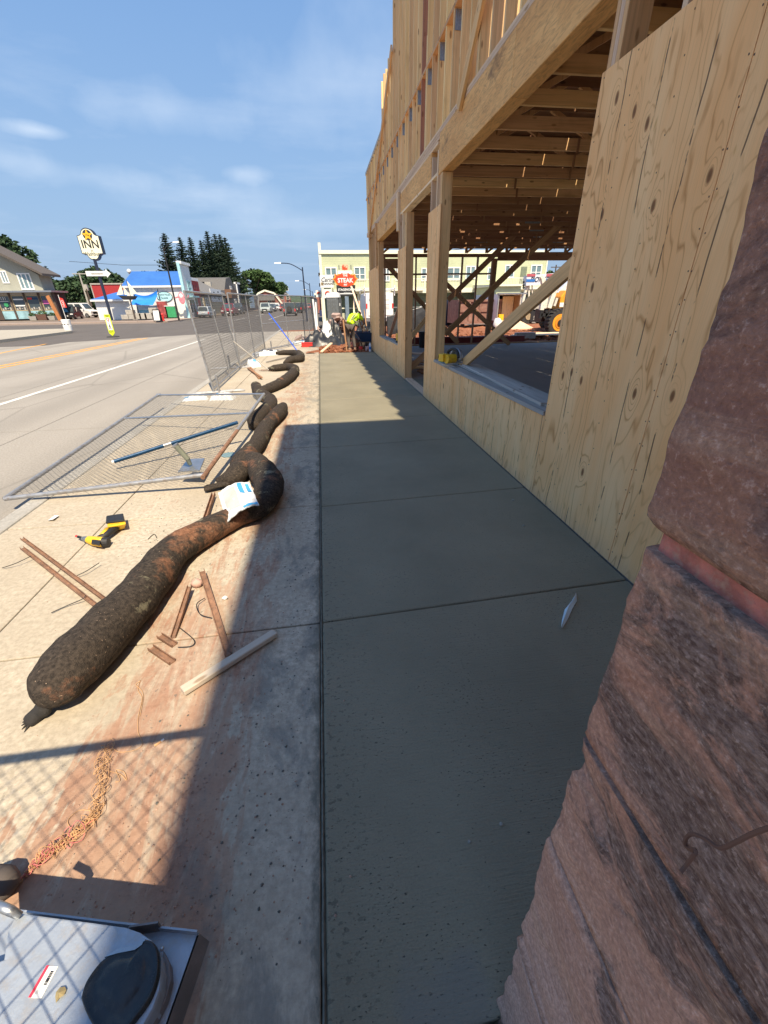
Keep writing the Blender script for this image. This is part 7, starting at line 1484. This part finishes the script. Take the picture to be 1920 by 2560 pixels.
# ---- crane truck with a lettered boom, and a telehandler
Yc = 31; t = thing('crane_truck', 'white crane truck with a red white and blue boom lying level', 'truck', PY(1330, 812, Yc)); base = wl(t); a, b = PY(1310, 690, Yc), PY(1440, 690, Yc)
b0_, b1_ = PY(1312, 703, Yc), PY(1470, 692, Yc)
MB().bar(b0_ + Vector((0, 0, .02)), b1_ + Vector((0, 0, .1)), .5, .62).build('boom', plain('pale grey boom', (.66, .69, .76), .5, 0, .05), t)
p = PY(1348, 700, Yc - .26); text('PIONEER', .44, 'navy', PY(1352, 699, Yc - .27), t, bold=.006, shear=.25, sx=.9)
for (px, wd) in ((1327, .62), (1377, .7)):
    q = PY(px, 695, Yc - .26); 
    for dz, mt in ((.09, 'red'), (-.23, 'bluepole')): MB().box((q.x - wd / 2, Yc - .275, q.z + dz), (q.x + wd / 2, Yc - .262, q.z + dz + .16)).build('boom_stripe', plain('muted red', (.42, .09, .12)) if mt == 'red' else 'blue', t)
for px0, py0, px1, py1, w_ in ((1303, 768, 1318, 710, .16), (1322, 760, 1322, 712, .10), (1331, 745, 1330, 712, .07)): MB().bar(PY(px0, py0, Yc), PY(px1, py1, Yc), w_, w_).build('outrigger', 'boomc', t)
for py_ in (705, 713, 719): MB().ball(PY(1309, py_, Yc - .3), .09, 8, 5).build('hook_block', 'black', t)
c0, c1 = PY(1300, 777, Yc), PY(1400, 777, Yc); MB().box((c0.x, Yc, .95), (c1.x, Yc + 2.2, 1.2)).build('deck', 'conblock', t); MB().box((c0.x + .1, Yc + .2, .55), (c1.x, Yc + 2.0, .95)).build('chassis', 'black', t)
MB().box((c0.x + .3, Yc + .5, 1.2), (c1.x - .2, Yc + 2, 1.75)).build('deck_box', plain('grey deck box', (.16, .17, .18)), t)
for px in (1318, 1352, 1365): q = PY(px, 797, Yc + .1); w_o = MB().tube([(q.x, Yc - .05, .50), (q.x, Yc + .3, .50)], .50, 18).build('wheel', 'rubber', t); MB().tube([(q.x, Yc - .08, .50), (q.x, Yc - .04, .50)], .22, 12).build('rim', plain('tan rim', (.35, .27, .16)), w_o)
q = PY(1337, 800, Yc); MB().box((q.x - .42, Yc - .12, .15), (q.x + .42, Yc - .08, .85)).build('mud_flap', 'black', t); 
for k in range(3): MB().box((q.x - .2, Yc - .13, .3 + k * .1), (q.x + .2, Yc - .122, .34 + k * .1)).build('print_line', 'conblock', t)
Yh = 22.5; t = thing('telehandler', 'orange telehandler with a cream boom and big orange wheel behind the tall pier', 'telehandler', PY(1395, 828, Yh)); base = wl(t)
def wheel(px, py, r, Y, nm='wheel', th=.5):
    c = PY(px, py, Y); wo = MB().tube([(c.x, Y - th / 2, c.z), (c.x, Y + th / 2, c.z)], r, 28).build(nm, 'rubber', t); m = MB()
    for k in range(22): a = 2 * math.pi * k / 22; m.hexa([(c.x + (r - .04) * math.cos(a - .07), Y - th / 2 - .02, c.z + (r - .04) * math.sin(a - .07)), (c.x + (r - .04) * math.cos(a + .07), Y - th / 2 - .02, c.z + (r - .04) * math.sin(a + .07)), (c.x + (r - .04) * math.cos(a + .12), Y + .1, c.z + (r - .04) * math.sin(a + .12)), (c.x + (r - .04) * math.cos(a - .02), Y + .1, c.z + (r - .04) * math.sin(a - .02))], [(c.x + (r + .05) * math.cos(a - .06), Y - th / 2, c.z + (r + .05) * math.sin(a - .06)), (c.x + (r + .05) * math.cos(a + .06), Y - th / 2, c.z + (r + .05) * math.sin(a + .06)), (c.x + (r + .05) * math.cos(a + .11), Y + .1, c.z + (r + .05) * math.sin(a + .11)), (c.x + (r + .05) * math.cos(a - .01), Y + .1, c.z + (r + .05) * math.sin(a - .01))])
    m.build('tread', 'rubber', wo)['kind'] = 'stuff'
    MB().tube([(c.x, Y - th / 2 - .01, c.z), (c.x, Y - th / 2 + .02, c.z)], r * .66, 24).build('rim', 'machinem', wo); MB().tube([(c.x, Y - th / 2 - .03, c.z), (c.x, Y - th / 2 - .01, c.z)], r * .45, 20).build('rim', plain('darker orange', (.62, .24, .02)), wo); MB().tube([(c.x, Y - th / 2 - .08, c.z), (c.x, Y - th / 2 - .03, c.z)], r * .24, 12).build('hub', 'black', wo); return c
c = wheel(1394, 806, .62, Yh - .3); wheel(1372, 800, .50, Yh + 2.2)
m = MB(); P = [PY(x, y, Yh) for x, y in ((1391, 776), (1430, 772), (1450, 724), (1410, 726), (1397, 742))]; MB().prism([(p.x, p.z) for p in P], (Yh - .2, Yh + 1.2)).build('body', 'machinem', t, bevel=.04)
q = PY(1399, 763, Yh); MB().box((q.x - .12, Yh - .22, q.z - .08), (q.x + .14, Yh - .205, q.z + .12)).build('decal', 'white', t)
ar_ = [PY(x, y, Yh - .2) for x, y in ((1376, 786), (1385, 777), (1397, 773), (1412, 771))]; MB().tube(smooth_path(ar_, 4), .05, 6).build('fender', 'black', t)
for (u, v, w_, mt) in (((1353, 775), (1358, 745), .20, 'boomc'), ((1355, 745), (1372, 715), .20, 'boomc'), ((1357, 700), (1352, 690), .14, 'boomc'), ((1362, 770), (1368, 735), .13, 'boomc'), ((1371, 770), (1389, 716), .22, 'boomc'), ((1385, 765), (1392, 745), .12, 'boomc'), ((1384, 715), (1395, 722), .2, 'conblock'), ((1359, 712), (1356, 694), .2, 'boomc')): MB().bar(PY(*u, Yh), PY(*v, Yh), w_, w_).build('boom_arm', mt, t)
for (u, v) in (((1350, 796), (1356, 772)), ((1352, 787), (1376, 787)), ((1360, 795), (1380, 778)), ((1366, 798), (1366, 776))): MB().bar(PY(*u, Yh), PY(*v, Yh), .12, .14).build('linkage', 'black', t)
MB().box((PY(1352, 790, Yh + .3).x, Yh + .2, .55), (PY(1392, 790, Yh + .3).x, Yh + 1.0, 1.15)).build('chassis', plain('dark greasy steel', (.05, .03, .025), .6), t)
q0, q1 = PY(1418, 700, Yh + .5), PY(1440, 640, Yh + .5); MB().bar(PY(1395, 738, Yh + .6), PY(1440, 690, Yh + .6), .4, .35).build('lower_boom', plain('pale grey boom2', (.62, .65, .70), .5), t)
# ---- worker
def skin_body(pts, edges, root, name, mat, parent, sub=2):
    me = bpy.data.meshes.new(name); me.from_pydata([p[0] for p in pts], edges, []); o = bpy.data.objects.new(name, me); C.objects.link(o)
    md_ = o.modifiers.new('s', 'SKIN'); 
    for i, p in enumerate(pts): v = me.skin_vertices[0].data[i]; r = p[1]; v.radius = (r, r) if not isinstance(r, tuple) else r; v.use_root = (i == root)
    s = o.modifiers.new('u', 'SUBSURF'); s.levels = s.render_levels = sub
    dg = bpy.context.evaluated_depsgraph_get(); m2 = bpy.data.meshes.new_from_object(o.evaluated_get(dg)); bpy.data.objects.remove(o)
    lp = wl(parent)
    for v in m2.vertices: v.co -= lp
    for p in m2.polygons: p.use_smooth = True
    m2.materials.clear(); m2.materials.append(MT[mat]); q = bpy.data.objects.new(name, m2); C.objects.link(q); q.parent = parent; return q
def worker():
    t = thing('person', 'person in hi-vis yellow shirt and grey trousers bending over a shovel beside the wheelbarrow', 'person', (1.10, 16.15, 0))
    bx, by = 1.02, 16.15
    P = lambda x, y, z: (bx + x, by + y, z)
    # hips -> shoulders lean away and to the right, head down
    hip = P(.0, 0, .88); ch = P(.20, .16, 1.12); sh_ = P(.30, .25, 1.20)
    legs = [(hip, .13), (P(-.09, .0, .82), .11), (P(-.07, .10, .48), .075), (P(-.04, -.02, .10), .052), (P(.09, .02, .82), .11), (P(.12, .16, .48), .075), (P(.17, .06, .10), .052)]
    skin_body(legs, [(0, 1), (1, 2), (2, 3), (0, 4), (4, 5), (5, 6)], 0, 'trousers', 'pants', t)
    tors = [(P(.0, .0, .90), .135), (P(.10, .08, 1.03), .145), (P(.22, .18, 1.15), .15), (P(.30, .25, 1.20), .10), (P(.10, .33, 1.17), .07), (P(.44, .20, 1.13), .07), (P(.50, .24, 1.02), .06), (P(.08, .42, 1.05), .06)]
    skin_body(tors, [(0, 1), (1, 2), (2, 3), (2, 4), (2, 5), (5, 6), (4, 7)], 1, 'shirt', 'hivis', t)
    for d in (-.02, .12): 
        MB().tube(smooth_path([P(.02 + d, -.10 + d * .3, .98 + d), P(.10 + d, -.07 + d * .3, 1.10 + d * .5), P(.26 + d * .6, .04, 1.28)], 4), .014, 5).build('reflective_stripe', 'conblock', t, smooth=True)
    MB().tube(smooth_path([P(.08, -.075, 1.12), P(.20, -.03, 1.00), P(.30, .05, .96)], 4), .014, 5).build('reflective_stripe', 'conblock', t, smooth=True)
    body = [(P(.30, .25, 1.20), .06), (P(.34, .30, 1.22), .052), (P(.38, .36, 1.20), .085), (P(.42, .42, 1.14), .07), (P(.50, .24, 1.02), .046), (P(.56, .30, .90), .040), (P(.50, .38, .82), .030), (P(.49, .40, .78), .034), (P(.08, .42, 1.05), .046), (P(.14, .52, .90), .040), (P(.30, .50, .82), .030), (P(.34, .49, .80), .034)]
    b = skin_body(body, [(0, 1), (1, 2), (2, 3), (0, 4), (4, 5), (5, 6), (6, 7), (0, 8), (8, 9), (9, 10), (10, 11)], 0, 'body', 'skin', t)
    MB().ball(P(.375, .34, 1.235), (.095, .105, .085), 12, 8).build('hair', 'hair', t, smooth=True)
    for hx, hy, hz, s_ in ((.49, .40, .78, 1), (.34, .49, .80, -1)):
        for k in range(4): MB().tube([P(hx - .03 + .018 * k, hy - .01, hz + .01), P(hx - .02 + .018 * k, hy - .05, hz - .01), P(hx - .01 + .018 * k, hy - .045, hz - .045)], [.010, .010, .008], 6).build('finger', 'skin', b, smooth=True)
        MB().tube([P(hx + .03, hy, hz + .01), P(hx + .045, hy - .035, hz - .01)], [.012, .009], 6).build('thumb', 'skin', b, smooth=True)
    for x, y in ((-.04, -.02), (.17, .06)): MB().hexa([P(x - .05, y - .10, 0), P(x + .05, y - .10, 0), P(x + .06, y + .17, 0), P(x - .04, y + .17, 0)], [P(x - .045, y - .08, .12), P(x + .045, y - .08, .12), P(x + .05, y + .15, .05), P(x - .035, y + .15, .05)]).build('boot', 'shoe', t, bevel=.015)
    s = thing('shovel', 'wooden handled shovel held by the worker', 'shovel', P(.62, .52, .0)); MB().tube([P(.38, .30, 1.05), P(.66, .62, .12)], .018, 8).build('handle', 'lumbrown', s); MB().hexa([P(.60, .60, .0), P(.80, .60, .0), P(.80, .64, .02), P(.60, .64, .02)], [P(.58, .58, .2), P(.80, .58, .2), P(.80, .61, .2), P(.58, .61, .2)]).build('blade', 'plate', s)
worker()
# wheelbarrow
t = thing('wheelbarrow', 'dark blue wheelbarrow with wooden handles beside the worker', 'wheelbarrow', (1.62, 16.5, 0)); wx, wy = 1.35, 16.2
lo = [(wx + .10, wy + .10, .30), (wx + .62, wy + .10, .30), (wx + .62, wy + .55, .30), (wx + .10, wy + .55, .30)]; up = [(wx - .12, wy - .04, .62), (wx + .98, wy - .04, .56), (wx + .98, wy + .70, .56), (wx - .12, wy + .70, .62)]
m = MB(); m.v = lo + up + [(x + .02 * (1 if x < wx + .4 else -1), y + .02 * (1 if y < wy + .3 else -1), z + .012) for x, y, z in lo] + [(x + .02 * (1 if x < wx + .4 else -1), y + .02 * (1 if y < wy + .3 else -1), z) for x, y, z in up]
m.f = [(3, 2, 1, 0), (0, 1, 5, 4), (1, 2, 6, 5), (2, 3, 7, 6), (3, 0, 4, 7), (8, 9, 10, 11), (8, 12, 13, 9), (9, 13, 14, 10), (10, 14, 15, 11), (11, 15, 12, 8), (4, 5, 13, 12), (5, 6, 14, 13), (6, 7, 15, 14), (7, 4, 12, 15)]
m.build('tray', plain('dark blue tray', (.012, .045, .12), .4, .1), t); MB().tube([up[0], up[1], up[2], up[3], up[0]], .014, 6).build('rim', 'navy', t)
for y_ in (.12, .52): MB().bar((wx - .45, wy + y_, .34), (wx + .85, wy + y_, .24), .04, .05).build('handle', 'darkwood', t); MB().tube([(wx + .1, wy + y_, .28), (wx + .12, wy + y_ - .02, .0), (wx + .3, wy + y_ - .02, .0), (wx + .34, wy + y_, .26)], .014, 6).build('leg', 'black', t)
MB().tube([(wx + .95, wy + .27, .19), (wx + .95, wy + .37, .19)], .19, 18).build('wheel', 'rubber', t)
# bottle, jugs and rubbish at the end of the fresh walk
t = thing('water_bottle', 'clear blue white bottle standing at the foot of the corner pier', 'bottle', (1.70, 15.72, 0)); c = wl(t); MB().tube([c, c + Vector((0, 0, .24)), c + Vector((0, 0, .29)), c + Vector((0, 0, .31))], [.045, .045, .02, .02], 12).build('body', plain('bottle plastic', (.55, .62, .70), .25), t); MB().tube([c + Vector((0, 0, .08)), c + Vector((0, 0, .17))], .047, 12).build('label_band', 'blue', t)
for i, (x, lab) in enumerate([(1.38, 'red and white can under the wheelbarrow'), (1.62, 'pinkish bucket behind the bottle under the wheelbarrow')]): tag(MB().tube([(x, 15.98, 0), (x, 15.98, .16)], .07, 12).build('paint_can', 'red' if i == 0 else plain('pink can', (.62, .40, .36))), lab, 'can', 'cans under the wheelbarrow')
t = MB().ball((1.12 + .1, 16.55, .22), (.16, .1, .20), 10, 6, .05).build('orange_bag', plain('salmon bag', (.62, .26, .17)), smooth=True); tag(t, 'round salmon coloured bag standing between the worker and the wheelbarrow', 'bag')
# loose timbers by the path end
tag(lumber('timber', (-.05, 15.7, .04), (.35, 16.9, .22), .10, .04, 'lumpale'), 'pale plank propped at the left end of the fresh walk', 'timber')
tag(lumber('stake', (.86, 15.8, .0), (.80, 16.1, 1.05), .05, .04, 'lumbrown'), 'upright brown stake in front of the worker', 'stake')
tag(lumber('timber', PY(905, 795, 22), PY(878, 716, 26), .09, .05, 'lumpale'), 'long pale timber leaning behind the worker, the longer one', 'timber', 'leaning timbers'); tag(lumber('timber', PY(885, 790, 24), PY(886, 737, 25), .09, .05, 'lumpale'), 'shorter pale timber standing behind the worker', 'timber', 'leaning timbers')
tag(lumber('post', PY(898, 795, 30), PY(898, 752, 30), .10, .10, 'lumpale'), 'cream post standing right of the leaning timbers', 'post')
tag(lumber('pipe', (1.95, 18.5, 0.1), PY(910, 775, 20.5), .035, .035, 'lumbrown'), 'dark pipe leaning at the left side of the white truck', 'pipe')
# rubble pile: individual broken slabs
rs = random.Random(12); rp = thing('rubble_pile', 'pile of broken reddish concrete slabs beyond the black sheeting', 'rubble pile', (.72, 21.4, 0))
for i in range(120):
    f = rs.random(); x = .70 + rs.gauss(0, .60) * (1 - .4 * f); y = 21.6 + rs.gauss(0, .7); z = .05 + f * .95 * max(.1, 1 - abs(x - .75) / 1.35); s = rs.uniform(.12, .36)
    m = MB(); n = rs.randint(4, 6); P = [(s * math.cos(6.28 * k / n + rs.uniform(-.3, .3)), s * .7 * math.sin(6.28 * k / n + rs.uniform(-.3, .3))) for k in range(n)]; th = rs.uniform(.06, .14); m.prism(P, (0, th), ax='z'); rot = Euler((rs.gauss(0, .4), rs.gauss(0, .35), rs.uniform(0, 6))).to_matrix(); m.v = [tuple(rot @ Vector(v) + Vector((x, y, z))) for v in m.v]; m.build('slab', MT['rubble'] if rs.random() < .75 else MT['rust'] if rs.random() < .2 else MT['tarp'], rp)
crumble = MB(); rs = random.Random(3)
def clods(name, label, n, fn, mat, r0, r1, seed):
    r_ = random.Random(seed); m = MB()
    for i in range(n): x, y, z = fn(r_); s = r_.uniform(r0, r1); m.ball((x, y, z), (s, s * r_.uniform(.6, 1), s * r_.uniform(.4, .8)), 5, 3, .3)
    return tag(m.build(name, mat), label, 'debris', kind='stuff')
clods('dirt_clods', 'red clods and broken bits strewn at the end of the fresh walk', 420, lambda r: (r.uniform(-.1, 1.7), 15.75 + abs(r.gauss(0, 2.2)), .02), 'dirt', .02, .10, 1)
clods('dirt_clods', 'red clods scattered on the dirt behind the frame', 500, lambda r: (r.uniform(2, 15), r.uniform(18, 26), .03), 'dirt', .03, .14, 2)
# black sheeting heap with white torn bags
def heap(name, label, x, y, rx, ry, rz, mat, seed, cat='sheeting'):
    m = MB(); nx, ny = 26, 20
    for j in range(ny + 1):
        for i in range(nx + 1):
            u, v = i / nx * 2 - 1, j / ny * 2 - 1; d = math.hypot(u, v); hh = rz * max(0, 1 - d ** 2) ** .6 * (1 + .8 * noise.fractal((u * 2 + seed, v * 2, 0), 1, 2, 4)); m.v.append((x + rx * u * (1 + .2 * noise.noise((u, v, seed))), y + ry * v, max(.0, hh)))
    for j in range(ny):
        for i in range(nx): q = j * (nx + 1) + i; m.f.append((q, q + 1, q + nx + 2, q + nx + 1))
    return tag(m.build(name, mat, smooth=True), label, cat)
heap('black_sheeting', 'heap of black plastic sheeting beyond the red can on the fence side', .0, 18.6, .85, .6, .42, 'tarp', 4); heap('black_sheeting', 'second lump of black sheeting at the right end of the heap', .55, 19.0, .5, .5, .62, 'tarp', 9)
heap('torn_bags', 'torn white plastic bags on top of the black sheeting', .22, 18.8, .36, .4, .62, 'bag', 6, 'bag'); heap('torn_bags', 'torn white bags lying behind the last fence post', -.35, 19.6, .35, .3, .35, 'bag', 2, 'bag')
heap('dirt_mound', 'dark wheelbarrow sized heap behind the worker at the truck', 2.1, 20.0, .7, .6, .75, 'tarp', 12, 'sheeting')
heap('yellow_rags', 'crumpled orange and yellow insulation scraps behind the worker', 1.75, 17.9, .22, .22, .55, plain('insulation', (.70, .38, .16), .9), 15, 'scraps')
t = thing('red_box', 'red plastic box standing at the edge of the old pavement by the sheeting', 'box', (-.62, 18.2, 0)); c = wl(t); MB().box(c + Vector((-.22, -.12, 0)), c + Vector((.22, .12, .14))).build('body', 'red', t, bevel=.015); MB().box(c + Vector((-.23, -.13, .14)), c + Vector((.23, .13, .17))).build('lid', 'red', t, bevel=.008)
MB().tube([c + Vector((.30, 0, 0)), c + Vector((.30, 0, .25))], .03, 8).build('hammer_handle', 'black', t)
# white sleeves on the far fence posts
for i, (px, lab) in enumerate([(783, 'white pipe leaning at the far fence corner, front one'), (790, 'white pipe leaning at the far fence corner, back one')]): a = G(796, 862 - i * 14, 0); tag(MB().tube([a, PY(px - 1, 748 + i * 8, a.y + .4)], .035, 8).build('white_pipe', 'white'), lab, 'pipe', 'white pipes')
# pile of stuff seen in the window: dark sheeting hanging
tag(MB().hexa([(3.6, 24, .0), (6.2, 24, .0), (6.2, 24.6, .0), (3.6, 24.6, .0)], [(3.6, 24.2, .9), (6.2, 24.2, 1.5), (6.2, 24.4, 1.5), (3.6, 24.4, .9)]).build('sheet_stack', 'tarp', bevel=.03), 'dark slanted stack of sheeting seen through the far window opening', 'sheeting')
# seagull-like white lamp on roof
p = PY(323, 680, 75); t = thing('roof_vent', 'white round roof vent above the blue roof', 'vent', (p.x, 75, 0)); MB().tube([(p.x, 75, 3), (p.x, 75, p.z)], .12, 8).build('pipe', 'conblock', t); MB().ball((p.x, 75, p.z + .1), .3, 10, 6).build('cap', 'white', t, smooth=True)
